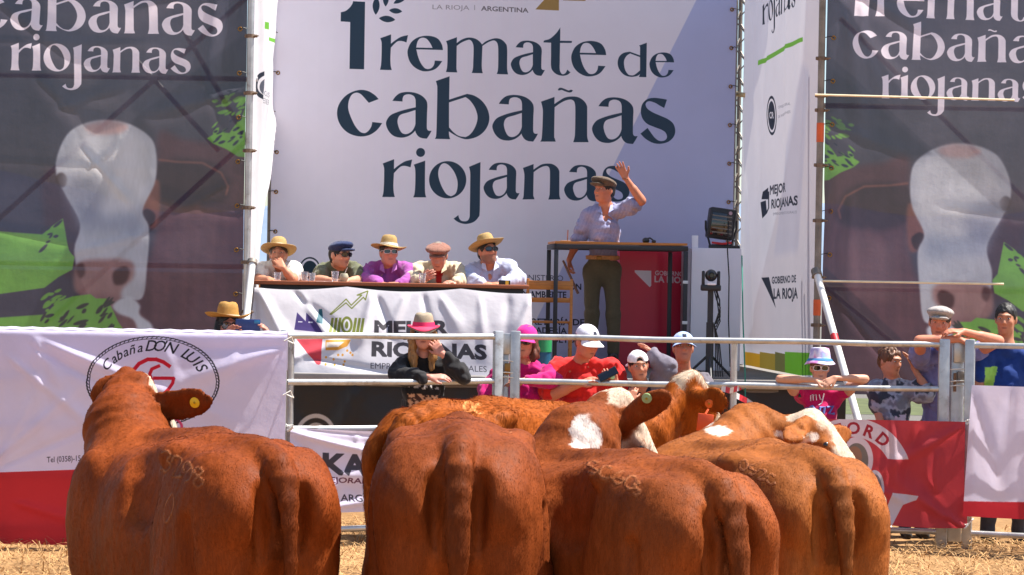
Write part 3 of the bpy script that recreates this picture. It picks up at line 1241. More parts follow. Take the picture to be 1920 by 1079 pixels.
def straw_mat(name, col):
    m, nt, out = new_mat(name)
    b = N(nt, 'ShaderNodeBsdfPrincipled', Roughness=.65)
    tc = nt.nodes.new('ShaderNodeTexCoord')
    wv = nt.nodes.new('ShaderNodeTexWave')
    wv.inputs['Scale'].default_value = 55
    wv.inputs['Distortion'].default_value = 1.5
    wv.inputs['Detail'].default_value = 2
    nt.links.new(tc.outputs['Object'], wv.inputs['Vector'])
    no = noise_node(nt, 60, 4)
    a = N(nt, 'ShaderNodeMath', _operation='MULTIPLY')
    nt.links.new(wv.outputs['Fac'], a.inputs[0])
    nt.links.new(no.outputs['Fac'], a.inputs[1])
    mr = N(nt, 'ShaderNodeMapRange')
    mr.inputs['From Max'].default_value = .6
    mr.inputs['To Min'].default_value = .62
    mr.inputs['To Max'].default_value = 1.2
    nt.links.new(a.outputs[0], mr.inputs['Value'])
    sc = N(nt, 'ShaderNodeVectorMath', _operation='SCALE')
    sc.inputs[0].default_value = col
    nt.links.new(mr.outputs[0], sc.inputs['Scale'])
    nt.links.new(sc.outputs[0], b.inputs['Base Color'])
    bp = N(nt, 'ShaderNodeBump', Strength=.5, Distance=.004)
    nt.links.new(wv.outputs['Fac'], bp.inputs['Height'])
    nt.links.new(bp.outputs[0], b.inputs['Normal'])
    tr = N(nt, 'ShaderNodeBsdfTranslucent')
    nt.links.new(sc.outputs[0], tr.inputs['Color'])
    ms = N(nt, 'ShaderNodeMixShader', Fac=.2)
    nt.links.new(b.outputs[0], ms.inputs[1])
    nt.links.new(tr.outputs[0], ms.inputs[2])
    nt.links.new(ms.outputs[0], out.inputs[0])
    return m


straw_m = straw_mat('pale_straw', srgb(198, 162, 98))
straw_gold = straw_mat('golden_straw', srgb(198, 146, 66))
straw_pale = straw_mat('bleached_straw', srgb(188, 168, 142))


def add_hand(B, wr, d, n, side, sc=1.0, curl=0.3, spread=0.12, thumb=0.6):
    """wr wrist, d towards the fingers, n out of the palm, side = +1/-1 where the thumb is along d x n"""
    wr, d, n = Vector(wr), Vector(d).normalized(), Vector(n)
    n = (n - d * n.dot(d)).normalized()
    t = d.cross(n) * side
    k = sc
    kn = []
    for i, o in enumerate((.030, .010, -.011, -.030)):
        b = wr + (d * (.088 - abs(i - 1.2) * .005) + t * o) * k
        B.rc(wr + (d * .012 + t * o * .55) * k, b, .0155 * k, .0115 * k, .014 * k, fl=(n, .8))
        kn.append((b, o))
    for i, (b, o) in enumerate(kn):
        L = (.072, .082, .076, .060)[i] * k
        dd = (d + t * o * spread * 30).normalized()
        c1, c2, c3 = curl * .7, curl * 1.6, curl * 2.3
        p0 = b
        for L_, c_a, r0, r1 in ((.45, c1, .0096, .0088), (.32, c2, .0088, .0080), (.23, c3, .0080, .0068)):
            dv = dd * math.cos(c_a) + n * math.sin(c_a)
            p1 = p0 + dv * L * L_
            B.rc(p0, p1, r0 * k, r1 * k, .005 * k)
            p0 = p1
    tb = wr + (d * .024 + t * .026 + n * .006) * k
    tm = tb + (d * .034 + t * .026 * (.4 + thumb) + n * .014 * (1 - thumb + curl)) * k
    te = tm + (d * .030 + t * .012 * thumb + n * .018 * (curl + .1)) * k
    B.rc(tb, tm, .0145 * k, .0112 * k, .012 * k)
    B.rc(tm, te, .0110 * k, .0085 * k, .005 * k)


def person(label, S, group=None):
    """S: pose read from the photograph. Joints are (px, py, dy): the pixel where they show and how much farther (or nearer) than the person's distance Y they are."""
    Y = S['Y']
    J = lambda t: W(t[0], t[1], Y + (t[2] if len(t) > 2 else 0))
    hs = S.get('hs', 1.0)                       # head scale
    sc = S.get('sc', 1.0)                       # limb thickness
    fem = S.get('fem', False)
    C = J(S['head'])
    H = Head(C, S.get('yaw', 0), S.get('pitch', 0), S.get('roll', 0), hs)
    SL, SR = J(S['shL']), J(S['shR'])
    mid = (SL + SR) / 2
    sd_p = V(0, 0, S.get('shdrop', .045))
    SL, SR = mid + (SL - mid) * S.get('shw', .93) - sd_p, mid + (SR - mid) * S.get('shw', .93) - sd_p
    mid = (SL + SR) / 2
    neck = J(S['neck']) if 'neck' in S else mid + (C - mid) * .22 + V(0, 0, .045)
    hip = J(S['hip'])
    floor = S.get('floor', 0.0)
    base = V(hip.x, hip.y, floor)
    T = thing('person', label, 'person', base, group)
    ax = (SR - SL).normalized()
    up = (mid - hip)
    tl = up.length
    up.normalize()
    fw = ax.cross(up)
    if fw.y > 0:
        fw = -fw
    wsh = (SR - SL).length
    fat = S.get('fat', 1.0)
    R = RM(ax, fw, up)
    skin = np.array(S.get('skin', srgb(196, 138, 108)))

    def torso(B, inf=0.0):
        q = lambda u: hip + up * (tl * u)
        B.ell(q(.66), [wsh * .45 + inf, .110 * fat * sc + inf, tl * .34 + inf], R, .05)
        B.ell(q(.34), [wsh * .39 * fat + inf, .112 * fat * sc + inf, tl * .34 + inf], R, .06)
        B.ell(q(.04), [wsh * .42 * fat + inf, .118 * fat * sc + inf, .13 + inf], R, .06)
        for s_, sh in ((-1, SL), (1, SR)):
            B.rc(neck - up * .035 + ax * s_ * .02, sh - ax * s_ * .01 - up * .012, .048 * sc + inf, .056 * sc + inf, .05)
        if S.get('bust'):
            for s_ in (-1, 1):
                B.ell(q(.62) + ax * s_ * .075 + fw * .085, [.068 + inf, .058 + inf, .068 + inf], R, .04)
        if S.get('belly'):
            B.ell(q(.30) + fw * .07 * S['belly'], [.15 * fat + inf, .11 * S['belly'] + inf, .17 + inf], R, .06)
    arms = []
    for tagn, sh in (('L', SL), ('R', SR)):
        if 'el' + tagn in S:
            arms.append((tagn, sh, J(S['el' + tagn]), J(S['wr' + tagn]), S.get('hand' + tagn)))
    # legs
    legs = []
    legL = S.get('legs', 'stand')
    for s_, tn in ((-1, 'L'), (1, 'R')):
        hj = hip + ax * s_ * .095 * sc * fat ** .5 - V(0, 0, .05)
        if 'kn' + tn in S:
            kn, an = J(S['kn' + tn]), J(S['an' + tn])
        elif legL == 'stand':
            zf = floor + .09
            kn = V(hj.x + s_ * .02, hj.y - .02, (hj.z + zf) / 2 + .02)
            an = V(hj.x + s_ * .03, hj.y + .02, zf)
        else:
            kn = hj + V(s_ * .06, -.42, -.02)
            an = V(kn.x, kn.y + .05, floor + .09)
        legs.append((hj, kn, an))
    B = Body()
    H.add(B, neck, fem, S.get('jowl', 0.0))
    torso(B)
    for tn, sh, el, wr, hd in arms:
        a = sc * (.9 if fem else 1.0)
        B.chain([sh, el, wr], [.050 * a, .041 * a, .027 * a], .04)
        m_ = sh.lerp(el, .45)
        B.ell(m_, [.046 * a, .046 * a, .075 * a], None, .04)
        fm = el.lerp(wr, .3)
        B.rc(el.lerp(wr, .12), el.lerp(wr, .5), .041 * a, .036 * a, .02)
        if hd:
            tip = J(hd['tip'])
            add_hand(B, wr, tip - wr, Vector(hd.get('n', (0, -1, 0))), hd.get('side', 1), hd.get('sc', .98 * hs if hs < .95 else 1.0),
                     hd.get('curl', .3), hd.get('spread', .10), hd.get('thumb', .6))
    for hj, kn, an in legs:
        B.chain([hj, kn, an], [.082 * sc, .056 * sc, .040 * sc], .06)
        B.rc(an - V(0, -.03, .04), an + V(0, -.15, -.06), .038 * sc, .028 * sc, .03)
    PQ = B.mesh(S.get('h', .0075))
    cols = ramp_cols(len(PQ[0]), skin * .90)
    cols = H.paint(PQ[0], cols, S.get('lip', (0.34, 0.12, 0.09)), S.get('brow', (0.05, 0.03, 0.02)), S.get('beard', 0))
    put_body('body', PQ, skin_mat, T, np.clip(cols, 0, 1))
    # ---- shirt
    sh_ = S['shirt']
    B = Body()
    inf = sh_.get('inf', .014)
    torso(B, inf)
    if S.get('bust') is None and sh_.get('hem', True):
        pass
    for tn, sh, el, wr, hd in arms:
        a = sc * (.9 if fem else 1.0)
        sl = sh_.get('sleeve', 1.0)
        if isinstance(sl, dict):
            sl = sl[tn]
        lo = inf + sh_.get('loose', .008)
        if sl <= 1.0:
            e = sh.lerp(el, max(sl, .05))
            B.rc(sh, e, .052 * a + lo, .044 * a + lo * 1.25, .035)
            if sl > .55:
                B.ell(sh.lerp(el, .45), [.046 * a + lo, .046 * a + lo, .075 * a + lo], None, .03)
        else:
            B.rc(sh, el, .052 * a + lo, .043 * a + lo, .035)
            B.ell(sh.lerp(el, .45), [.046 * a + lo, .046 * a + lo, .075 * a + lo], None, .03)
            w = el.lerp(wr, sl - 1.0)
            B.rc(el, w, .045 * a + lo, (.044 - .012 * (sl - 1)) * a + lo * .8, .02)
            B.rc(el.lerp(wr, .1), el.lerp(wr, min(.5, sl - 1)), .043 * a + lo, .040 * a + lo, .02)
    hemz = hip - V(0, 0, sh_.get('len', .12))
    B.cut((0, 0, -1), hemz)
    nd = sh_.get('neck', 'round')
    if nd == 'v':
        B.rc(neck + fw * .05 + V(0, 0, .04), neck + fw * .10 - up * sh_.get('vdeep', .16), .058, .012, .006, 's')
        B.ell(neck + V(0, 0, .035), [.062, .068, .045], R, .008, 's')
    else:
        B.ell(neck + V(0, 0, .03) + fw * .025, [.066, .075, .042], R, .008, 's')
    fa = sh_.get('fold', .006) * 1.35
    def dsp(P):
        return fa * (vnoise(P * np.array([1, 1, .55]), 11, 4) + .6 * vnoise(P, 26, 5) + .8 * (1 - 2 * np.abs(vnoise(P * np.array([.7, .7, 1.3]), 9, 6))) + .55 * (1 - 2 * np.abs(vnoise(P * np.array([1.2, 1, .6]), 19, 7))))
    PQ = B.mesh(S.get('hc', .009), dsp)
    P = PQ[0]
    cols = ramp_cols(len(P), sh_['col'])
    if 'paint' in sh_:
        q = (P - A3(mid)) @ R
        cols = sh_['paint'](P, q, cols)
    so = put_body(sh_.get('name', 'shirt'), PQ, cloth_mat, T, np.clip(cols, 0, 1))
    if nd in ('v', 'collar'):
        mb = MB()
        for s_ in (-1, 1):
            a0 = neck - fw * .055 + V(0, 0, .048)
            a1 = neck + ax * s_ * .062 + V(0, 0, .035)
            a2 = neck + ax * s_ * .044 + fw * .070 - up * .015
            a3 = neck + ax * s_ * .030 + fw * .115 - up * .075
            a4 = neck + ax * s_ * .080 + fw * .085 - up * .050
            dn = -up * .030 + ax * s_ * .014
            vs = [a0, a1, a2, a3, a0 + dn - fw * .012, a1 + dn, a4]
            mb.add(vs + [v - fw * .006 - up * .004 for v in vs], [(0, 1, 5, 4), (1, 2, 6, 5), (2, 3, 6), (11, 12, 8, 7), (12, 13, 9, 8), (13, 10, 9)])
        if sh_.get('collar', True):
            mb.build('collar', M('collar_%d' % int(sum(sh_['col']) * 1e5), sh_.get('ccol', tuple(sh_['col'])), rough=.85), so)
    # ---- trousers
    tr = S.get('trousers', {'col': srgb(50, 55, 75)})
    B = Body()
    B.ell(hip + up * (tl * .04), [wsh * .405 * fat + .012, .118 * fat * sc + .012, .15], R, .05)
    B.rc(legs[0][0] + V(0, 0, .0), legs[1][0], .088 * sc, .088 * sc, .05)
    for hj, kn, an in legs:
        B.chain([hj, kn, an + V(0, 0, .0)], [.090 * sc, .070 * sc, .062 * sc], .05)
    B.cut((0, 0, 1), hip + V(0, 0, tr.get('rise', .075)))
    PQ = B.mesh(.012, lambda P: .006 * (1 - 2 * np.abs(vnoise(P * np.array([1, 1, 1.2]), 9, 12))))
    put_body('trousers', PQ, cloth_mat, T, ramp_cols(len(PQ[0]), tr['col']))
    for hj, kn, an in legs:
        B = Body()
        B.rc(an + V(0, .045, -.045), an + V(0, -.16, -.060), .046 * sc, .036 * sc, .03)
        B.rc(an + V(0, .01, .0), an + V(0, 0, -.05), .048 * sc, .05 * sc, .03)
        B.cut((0, 0, -1), V(0, 0, floor + .002))
        PQ = B.mesh(.012)
        put_body('shoe', PQ, cloth_mat, T, ramp_cols(len(PQ[0]), S.get('shoe', (0.03, 0.025, 0.02))))
    T_head = H
    return T, H, dict(mid=mid, hip=hip, up=up, ax=ax, fw=fw, neck=neck, tl=tl, shirt=so, arms=arms, J=J)


# ------------------------------------------------------------------ cattle
coat_mat = None


def make_coat():
    m, nt, out = new_mat('short_red_coat')
    b = N(nt, 'ShaderNodeBsdfPrincipled', Roughness=.50)
    b.inputs['Specular IOR Level'].default_value = .10
    b.inputs['Sheen Weight'].default_value = .0
    b.inputs['Sheen Roughness'].default_value = .4
    b.inputs['Sheen Tint'].default_value = (1.0, .80, .62, 1)
    at = N(nt, 'ShaderNodeAttribute', _attribute_name='Col')
    n1 = noise_node(nt, 3.2, 5, stretch=(1, .8, .7))
    n2 = noise_node(nt, 26, 5, stretch=(1.6, .8, .45))
    n3 = noise_node(nt, 130, 3, stretch=(1.4, 1.0, .28))
    def mrange(n, a, bb):
        r = N(nt, 'ShaderNodeMapRange')
        r.inputs['From Min'].default_value = .28
        r.inputs['From Max'].default_value = .72
        r.inputs['To Min'].default_value = a
        r.inputs['To Max'].default_value = bb
        nt.links.new(n.outputs['Fac'], r.inputs['Value'])
        return r
    r1, r2, r3 = mrange(n1, .70, 1.28), mrange(n2, .80, 1.20), mrange(n3, .86, 1.14)
    p = N(nt, 'ShaderNodeMath', _operation='MULTIPLY')
    q = N(nt, 'ShaderNodeMath', _operation='MULTIPLY')
    nt.links.new(r1.outputs[0], p.inputs[0])
    nt.links.new(r2.outputs[0], p.inputs[1])
    nt.links.new(p.outputs[0], q.inputs[0])
    nt.links.new(r3.outputs[0], q.inputs[1])
    sc = N(nt, 'ShaderNodeVectorMath', _operation='SCALE')
    nt.links.new(at.outputs['Color'], sc.inputs[0])
    nt.links.new(q.outputs[0], sc.inputs['Scale'])
    nt.links.new(sc.outputs[0], b.inputs['Base Color'])
    nt.links.new(mrange(n2, .52, .72).outputs[0], b.inputs['Roughness'])
    a = N(nt, 'ShaderNodeMath', _operation='MULTIPLY_ADD')
    a.inputs[1].default_value = .5
    nt.links.new(n2.outputs['Fac'], a.inputs[0])
    nt.links.new(n3.outputs['Fac'], a.inputs[2])
    bp = N(nt, 'ShaderNodeBump', Strength=.22, Distance=.010)
    nt.links.new(a.outputs[0], bp.inputs['Height'])
    nt.links.new(bp.outputs[0], b.inputs['Normal'])
    nt.links.new(b.outputs[0], out.inputs[0])
    return m


coat_mat = make_coat()
hoof_mat = M('hoof_horn', (0.05, 0.035, 0.025), rough=.5)


def catmull(xs, ys, x):
    """smooth interpolation of station values"""
    xs, ys = np.asarray(xs), np.asarray(ys)
    m = np.gradient(ys, xs)
    i = np.clip(np.searchsorted(xs, x) - 1, 0, len(xs) - 2)
    h = xs[i + 1] - xs[i]
    t = np.clip((x - xs[i]) / h, 0, 1)
    return ((1 + 2 * t) * (1 - t) ** 2 * ys[i] + t * (1 - t) ** 2 * h * m[i] + t * t * (3 - 2 * t) * ys[i + 1] + t * t * (t - 1) * h * m[i + 1])


ST_Y = [-.10, -.02, .10, .28, .55, .90, 1.22, 1.48, 1.68, 1.84, 1.95]
ST_W = [.06, .215, .295, .335, .330, .365, .350, .300, .235, .150, .04]
ST_T = [1.20, 1.375, 1.455, 1.490, 1.485, 1.440, 1.405, 1.410, 1.33, 1.20, 1.08]
ST_B = [1.02, .900, .760, .690, .610, .560, .560, .600, .66, .80, .96]


hair_strand_mat = pmat('coat_hair', (1, 1, 1), rough=.6, var=.05, attr=True, spec=.10)


def coat_hair(T, PQ, cols, loc, rgt, fwd, sc, L, n, seed):
    """the short lying hair of the hide, as one mesh of thin blades"""
    P, Q = PQ
    rg = np.random.default_rng(seed)
    e1, e2 = P[Q[:, 1]] - P[Q[:, 0]], P[Q[:, 3]] - P[Q[:, 0]]
    nrm = np.cross(e1, e2)
    area = np.linalg.norm(nrm, axis=1)
    q = loc(P[Q[:, 0]])
    w = area * (q[:, 2] > .45) * np.where(nrm[:, 1] > .3 * area, .25, 1.0)
    fi = rg.choice(len(Q), size=n, p=w / w.sum())
    a, b = rg.random(n), rg.random(n)
    B0 = P[Q[fi, 0]] + e1[fi] * a[:, None] + e2[fi] * b[:, None]
    nn = nrm[fi] / np.maximum(area[fi], 1e-12)[:, None]
    flow = -A3(fwd) * .55 + np.array([0, 0, -.8])
    sw = np.stack([vnoise(B0, 5, seed + 1), vnoise(B0, 5, seed + 2), vnoise(B0, 5, seed + 3)], -1)
    cl = np.stack([vnoise(B0, 40, seed + 4), vnoise(B0, 40, seed + 5), vnoise(B0, 40, seed + 6)], -1)
    d = flow[None, :] + sw * .9 + cl * .7 + rg.normal(0, .22, (n, 3))
    d -= nn * (d * nn).sum(1)[:, None]
    d /= np.maximum(np.linalg.norm(d, axis=1), 1e-6)[:, None]
    d = d + nn * (.06 + .14 * rg.random(n))[:, None]
    s = np.cross(d, nn)
    s /= np.maximum(np.linalg.norm(s, axis=1), 1e-6)[:, None]
    l = L * (.6 + .8 * rg.random(n))[:, None]
    wd = (.0011 + .0011 * rg.random(n))[:, None]
    V3 = np.stack([B0 - s * wd - nn * .001, B0 + s * wd - nn * .001, B0 + d * l], 1)
    c = cols[Q[fi, 0]] * (.95 + .26 * rg.random(n))[:, None] * np.array([1.04, 1.0, .92])
    c = np.repeat(c, 3, axis=0)
    off = np.array(offset_of(T))
    me = mesh_np('coat_hair', V3.reshape(-1, 3) - off, np.arange(3 * n).reshape(-1, 3), np.clip(c, 0, .9))
    # shade the blades with the hide's normals so that they read as a soft coat
    nv = np.repeat(nn + d * .15, 3, axis=0)
    nv /= np.linalg.norm(nv, axis=1)[:, None]
    me.normals_split_custom_set_from_vertices([tuple(v) for v in nv])
    o = link('coat_hair', me, hair_strand_mat, T)
    o['kind'] = 'stuff'


def cow(label, S):
    sc = S['sc']
    base = W(S['at'][0], 500, S['at'][1])
    th = math.radians(S['heading'])
    T = thing('cow', label, 'cow', (base.x, base.y, 0), 'red cattle standing in the ring')
    fwd = V(-math.sin(th), math.cos(th), 0)
    rgt = V(math.cos(th), math.sin(th), 0)
    def wp(x, y, z):
        return V(base.x, base.y, 0) + (rgt * x + fwd * y + V(0, 0, z)) * sc
    def loc(P):
        q = (P - np.array([base.x, base.y, 0])) / sc
        return np.stack([q @ A3(rgt), q @ A3(fwd), q[..., 2]], -1)
    R0 = RM(rgt, fwd, V(0, 0, 1))
    B = Body()
    fatw = S.get('wide', 1.0)
    bend = S.get('bend', 0.0)
    def barrel(P):
        q = loc(P)
        y = q[..., 1]
        x = q[..., 0] - bend * np.maximum(0, y - .7) ** 2
        yc = np.clip(y, ST_Y[0], ST_Y[-1])
        w = catmull(ST_Y, ST_W, yc) * fatw
        t = catmull(ST_Y, ST_T, yc)
        b = catmull(ST_Y, ST_B, yc)
        h = (t - b) / 2
        zc = (t + b) / 2 + .10 * sstep(-.05, .4, yc) * (1 - sstep(1.4, 1.9, yc)) * 0
        n = 2.35 + .55 * sstep(1.0, .3, yc)
        r = (np.abs(x / w) ** n + np.abs((q[..., 2] - zc) / h) ** n) ** (1 / n)
        d = (r - 1) * np.minimum(w, h)
        d = d + np.maximum(0, ST_Y[0] - y) + np.maximum(0, y - ST_Y[-1])
        return d * sc * .92
    cs = [wp(x, y, z) for x in (-.5, .5) for y in (-.12, 2.0) for z in (.5, 1.52)]
    lo = V(*[min(c[i] for c in cs) for i in range(3)])
    hi = V(*[max(c[i] for c in cs) for i in range(3)])
    B.fn(barrel, lo, hi, .02)
    r = lambda *a: [v * sc for v in a]
    for s in (-1, 1):
        B.ell(wp(s * .190, .16, 1.08), r(.150 * fatw, .235, .34), R0, .07 * sc)          # buttock and thigh
        B.ell(wp(s * .225, .34, .92), r(.125, .23, .30), R0, .07 * sc)
        B.ell(wp(s * .168, .000, 1.200), r(.108, .125, .150), R0, .05 * sc)              # rear muscle bulge
        B.ell(wp(s * .180, .045, .90), r(.115, .115, .26), R0, .045 * sc)
        B.ell(wp(s * .245, .50, 1.400), r(.060, .10, .050), R0, .055 * sc)                # hip bone
        B.ell(wp(s * .115, .00, 1.315), r(.050, .075, .050), R0, .06 * sc)               # pin bone
        B.ell(wp(s * .27, 1.42, 1.00), r(.10, .20, .34), R0, .08 * sc)                   # shoulder
        B.chain([wp(s * .205, .26, .84), wp(s * .200, .40, .66), wp(s * .195, .10, .48), wp(s * .195, .17, .14), wp(s * .195, .12, .03)],
                r(.17, .105, .062, .046, .058), .07 * sc)
        B.chain([wp(s * .19, 1.48, .80), wp(s * .185, 1.46, .48), wp(s * .185, 1.47, .13), wp(s * .185, 1.43, .03)], r(.125, .068, .046, .058), .07 * sc)
        B.ell(wp(s * .086, -.135, 1.16), r(.040, .105, .215), R0, .03 * sc, 's')         # hollow beside the tail head
        B.ell(wp(s * .165, .27, 1.515), r(.060, .150, .050), R0, .08 * sc, 's')         # dip between hip and pin bone
        B.ell(wp(s * .280, .80, 1.385), r(.060, .15, .080), R0, .07 * sc, 's')          # hollow of the loin
        B.rc(wp(s * .330, .12, 1.16), wp(s * .300, .06, .72), .020 * sc, .020 * sc, .05 * sc, 's')   # groove between the thigh muscles
        B.rc(wp(s * .375, .56, 1.12), wp(s * .350, .50, .72), .014 * sc, .018 * sc, .06 * sc, 's')   # flank fold
        B.ell(wp(s * .315, .68, 1.24), r(.05, .15, .13), R0, .11 * sc, 's')               # flank hollow
    B.rc(wp(0, -.150, 1.20), wp(0, -.115, .60), .048 * sc, .065 * sc, .05 * sc, 's')         # cleft
    tw = S.get('tail_sway', 0.0)
    tp = [(0, .26, 1.445), (0, .14, 1.437), (tw * .05, .04, 1.415), (tw * .1, -.040, 1.385), (tw * .2, -.094, 1.330), (tw * .3, -.134, 1.25), (tw * .4, -.154, 1.16), (tw * .55, -.164, 1.02), (tw * .8, -.160, .84), (tw, -.140, .60)]
    tr_ = r(.045, .050, .056, .060, .058, .051, .043, .034, .027, .022)
    tf = (1.0, 1.0, .92, .78, .66, .60, .60, .70, .85)
    for i in range(len(tp) - 1):
        B.rc(wp(*tp[i]), wp(*tp[i + 1]), tr_[i], tr_[i + 1], (.060, .045, .030, .020, .015, .010, .008, .008, .008)[i] * sc, 'u', (fwd, tf[i]))
    B.ell(wp(tw, -.10, .47), r(.045, .045, .14), R0, .03 * sc)
    B.rc(wp(0, .6, 1.465), wp(0, 1.3, 1.40), .035 * sc, .05 * sc, .07 * sc)              # backbone
    # neck and head
    poll, muz = Vector(S['poll']), Vector(S['muzzle'])
    hup = Vector(S['hup'])
    f = (muz - poll).normalized()
    hup = (hup - f * hup.dot(f)).normalized()
    sd = f.cross(hup)                                    # animal's right
    RH = RM(sd, f, hup)
    hl = (muz - poll).length
    hk = S.get('hk', sc)
    hp = lambda s, y, u: poll + sd * (s * hk) + f * (y * hl) + hup * (u * hk)
    nb = wp(bend * .6, 1.50, 1.13)
    nk = poll + f * (.06 * hl) - hup * (.10 * hk)
    nm = Vector(S['neck_mid']) if 'neck_mid' in S else nb.lerp(nk, .55) + V(0, 0, .03)
    nr_ = S.get('neck_r', 1.0)
    B.chain([nb, nm, nk], r(.27, .180 * nr_, .088 * nr_), .12 * sc)
    B.chain([wp(bend * .6, 1.66, .86), nm - V(0, 0, .15 * sc), hp(0, .30, -.18)], r(.13, .085, .055), .10 * sc)  # dewlap
    hr = lambda a, b_, c2: [a * hk, b_ * hl, c2 * hk]
    B.ell(hp(0, .10, -.075), hr(.090, .20, .112), RH, .05 * hk)
    B.rc(hp(0, .22, -.060), hp(0, .88, -.070), .098 * hk, .072 * hk, .05 * hk)
    B.ell(hp(0, .34, -.12), hr(.088, .25, .125), RH, .05 * hk)
    B.rc(hp(0, .35, -.17), hp(0, .86, -.115), .065 * hk, .048 * hk, .05 * hk)
    B.ell(hp(0, .92, -.075), hr(.088, .10, .078), RH, .03 * hk)
    B.ell(hp(0, .02, -.005), hr(.050, .08, .048), RH, .04 * hk)
    for s in (-1, 1):
        B.ell(hp(s * .098, .37, -.045), hr(.030, .075, .030), RH, .035 * hk)
        B.ell(hp(s * .045, .99, -.055), hr(.018, .03, .024), RH, .012 * hk, 's')
        es = S.get('earL' if s < 0 else 'earR')
        if es is None:
            tip = hp(s * .33, .02, -.13)
        else:
            tip = Vector(es)
        eb = hp(s * .10, .10, -.055)
        ed = (tip - eb)
        el = ed.length
        ed.normalize()
        en = (S.get('ear_n') and Vector(S['ear_n']) or (-f * .75 - hup * .3)).copy()
        en = (en - ed * en.dot(ed)).normalized()
        ew = ed.cross(en)
        RE = RM(ed, ew, en)
        B.ell(eb + ed * el * .56, [el * .46, S.get('ear_w', .078) * hk, .024 * hk], RE, .012)
        B.ell(eb + ed * el * .56 + en * .026 * hk, [el * .34, .048 * hk, .013 * hk], RE, .012, 's')
        B.rc(eb, eb + ed * el * .3, .045 * hk, .036 * hk, .03 * hk)
    nseed = S.get('seed', 1)
    def dsp(P):
        q = loc(P)
        d = .008 * vnoise(P, 4, nseed) + .0022 * vnoise(P, 13, nseed + 1)
        # skin folds across the neck
        nbv, nkv = A3(nb), A3(nk)
        ab = nkv - nbv
        t = ((P - nbv) @ ab) / (ab @ ab)
        inside = sstep(.35, .6, t) * (1 - sstep(.95, 1.1, t))
        d = d + inside * S.get('wrinkle', .0032) * np.sin(t * 46 + 2.5 * vnoise(P, 6, 3))
        # short hair, ruffled
        d = d + .0022 * vnoise(P * np.array([1, 1, .5]), 55, nseed + 5)
        return d
    h = S.get('h', .0125)
    PQ = B.mesh(h, dsp)
    P = PQ[0]
    q = loc(P)
    base_c = np.array(S['coat'])
    cols = ramp_cols(len(P), base_c)
    # darker ridge of the back and lower legs, paler inside of the thighs: coat markings
    n = vnoise(P, 4.0, nseed + 9)
    pale = S.get('pale', (1.35, 1.45, 1.5))
    m = sstep(.1, .7, n) * .5
    cols = cols * (1 + (np.array(pale) - 1)[None, :] * m[:, None])
    inner = np.exp(-((np.abs(q[:, 0]) - .085) / .03) ** 2) * (q[:, 1] < .05) * sstep(1.28, 1.1, q[:, 2]) * sstep(.6, .95, q[:, 2])
    cols = mixc(cols, base_c * np.array([1.7, 1.8, 1.7]), inner * .55)
    ridge = np.exp(-(q[:, 0] / .035) ** 2) * (q[:, 1] < .9) * sstep(.9, 1.1, q[:, 2])
    cols = cols * (1 - .25 * ridge[:, None])
    tailm = (np.abs(q[:, 0] - tw * .5) < .062) * (q[:, 1] < -.075) * (q[:, 2] < 1.36) * (q[:, 2] > .5)
    cols = cols * (1 - S.get('tail_dark', .30) * tailm[:, None])
    # white markings of the head
    hq = (P - A3(poll)) @ RH
    s_, y_, u_ = hq[:, 0] / hk, hq[:, 1] / hl, hq[:, 2] / hk
    nz = vnoise(P, 22, nseed + 3) * .02 + vnoise(P, 60, nseed + 4) * .01
    if S.get('white', 1):
        wd = S.get('blaze', (.045, .10))
        wd = wd[0] + (wd[1] - wd[0]) * sstep(.1, .8, y_)
        m = sstep(.012, -.012, np.abs(s_) - wd + nz) * (u_ > -.10 - .10 * (y_ > .6)) * (y_ > S.get('blaze_y0', -.10)) * (y_ < 1.2)
        m = np.maximum(m, sstep(.72, .78, y_ + nz) * (np.abs(s_) < .14) * (np.abs(u_) < .3) * (y_ < 1.3))
        if S.get('whiteface'):
            m = np.maximum(m, sstep(.20, .26, y_ + nz * 2 + .9 * np.clip(u_ + .16, -.2, 0) * -1 * 0 - .8 * np.clip(-.10 - u_, 0, .2)) * (np.abs(s_) < .16) * (np.abs(u_) < .32) * (y_ < 1.3) * (1 - np.exp(-((np.abs(s_) - .098) / .03) ** 2 - ((y_ - .37) / .09) ** 2 - ((u_ + .045) / .05) ** 2)))
        cols = mixc(cols, S.get('whitecol', srgb(202, 182, 160)), np.clip(m, 0, 1))
        nose = sstep(.97, 1.02, y_) * (np.abs(s_) < .12) * (y_ < 1.3) * (np.abs(u_) < .2)
        cols = mixc(cols, srgb(190, 140, 120), np.clip(nose, 0, 1))
    for (c, rad, wc) in S.get('patches', []):
        d = np.sqrt((((P - A3(c)) / np.array(rad)) ** 2).sum(1))
        m = sstep(1.08, .94, d + vnoise(P, 9, 2) * .30 + vnoise(P, 22, 5) * .2 + vnoise(P * np.array([1, 1, .4]), 60, 3) * .16)
        cols = mixc(cols, wc, m)
    hoof = sstep(.09, .06, q[:, 2])
    cols = mixc(cols, (0.05, 0.035, 0.025), hoof)
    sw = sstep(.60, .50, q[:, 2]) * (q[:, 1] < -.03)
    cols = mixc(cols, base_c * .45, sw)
    body = put_body('body', PQ, coat_mat, T, np.clip(cols, .002, .9))
    coat_hair(T, PQ, np.clip(cols, .002, .9), loc, rgt, fwd, sc, S.get('hair_len', .012), S.get('hair_n', 90000), nseed)
    # eyes
    for s in (-1, 1):
        MB().ball(hp(s * .113, .37, -.045), .017 * hk, None, 12, 8).build('eye', M('cow_eye', (0.01, 0.006, 0.004), rough=.1, spec=.8), T)
    bvh = BVHTree.FromPolygons([tuple(p) for p in P], [tuple(int(i) for i in t) for t in PQ[1]])
    return T, dict(wp=wp, hp=hp, bvh=bvh, P=P, rgt=rgt, fwd=fwd, sc=sc, hup=hup, f=f, sd=sd)


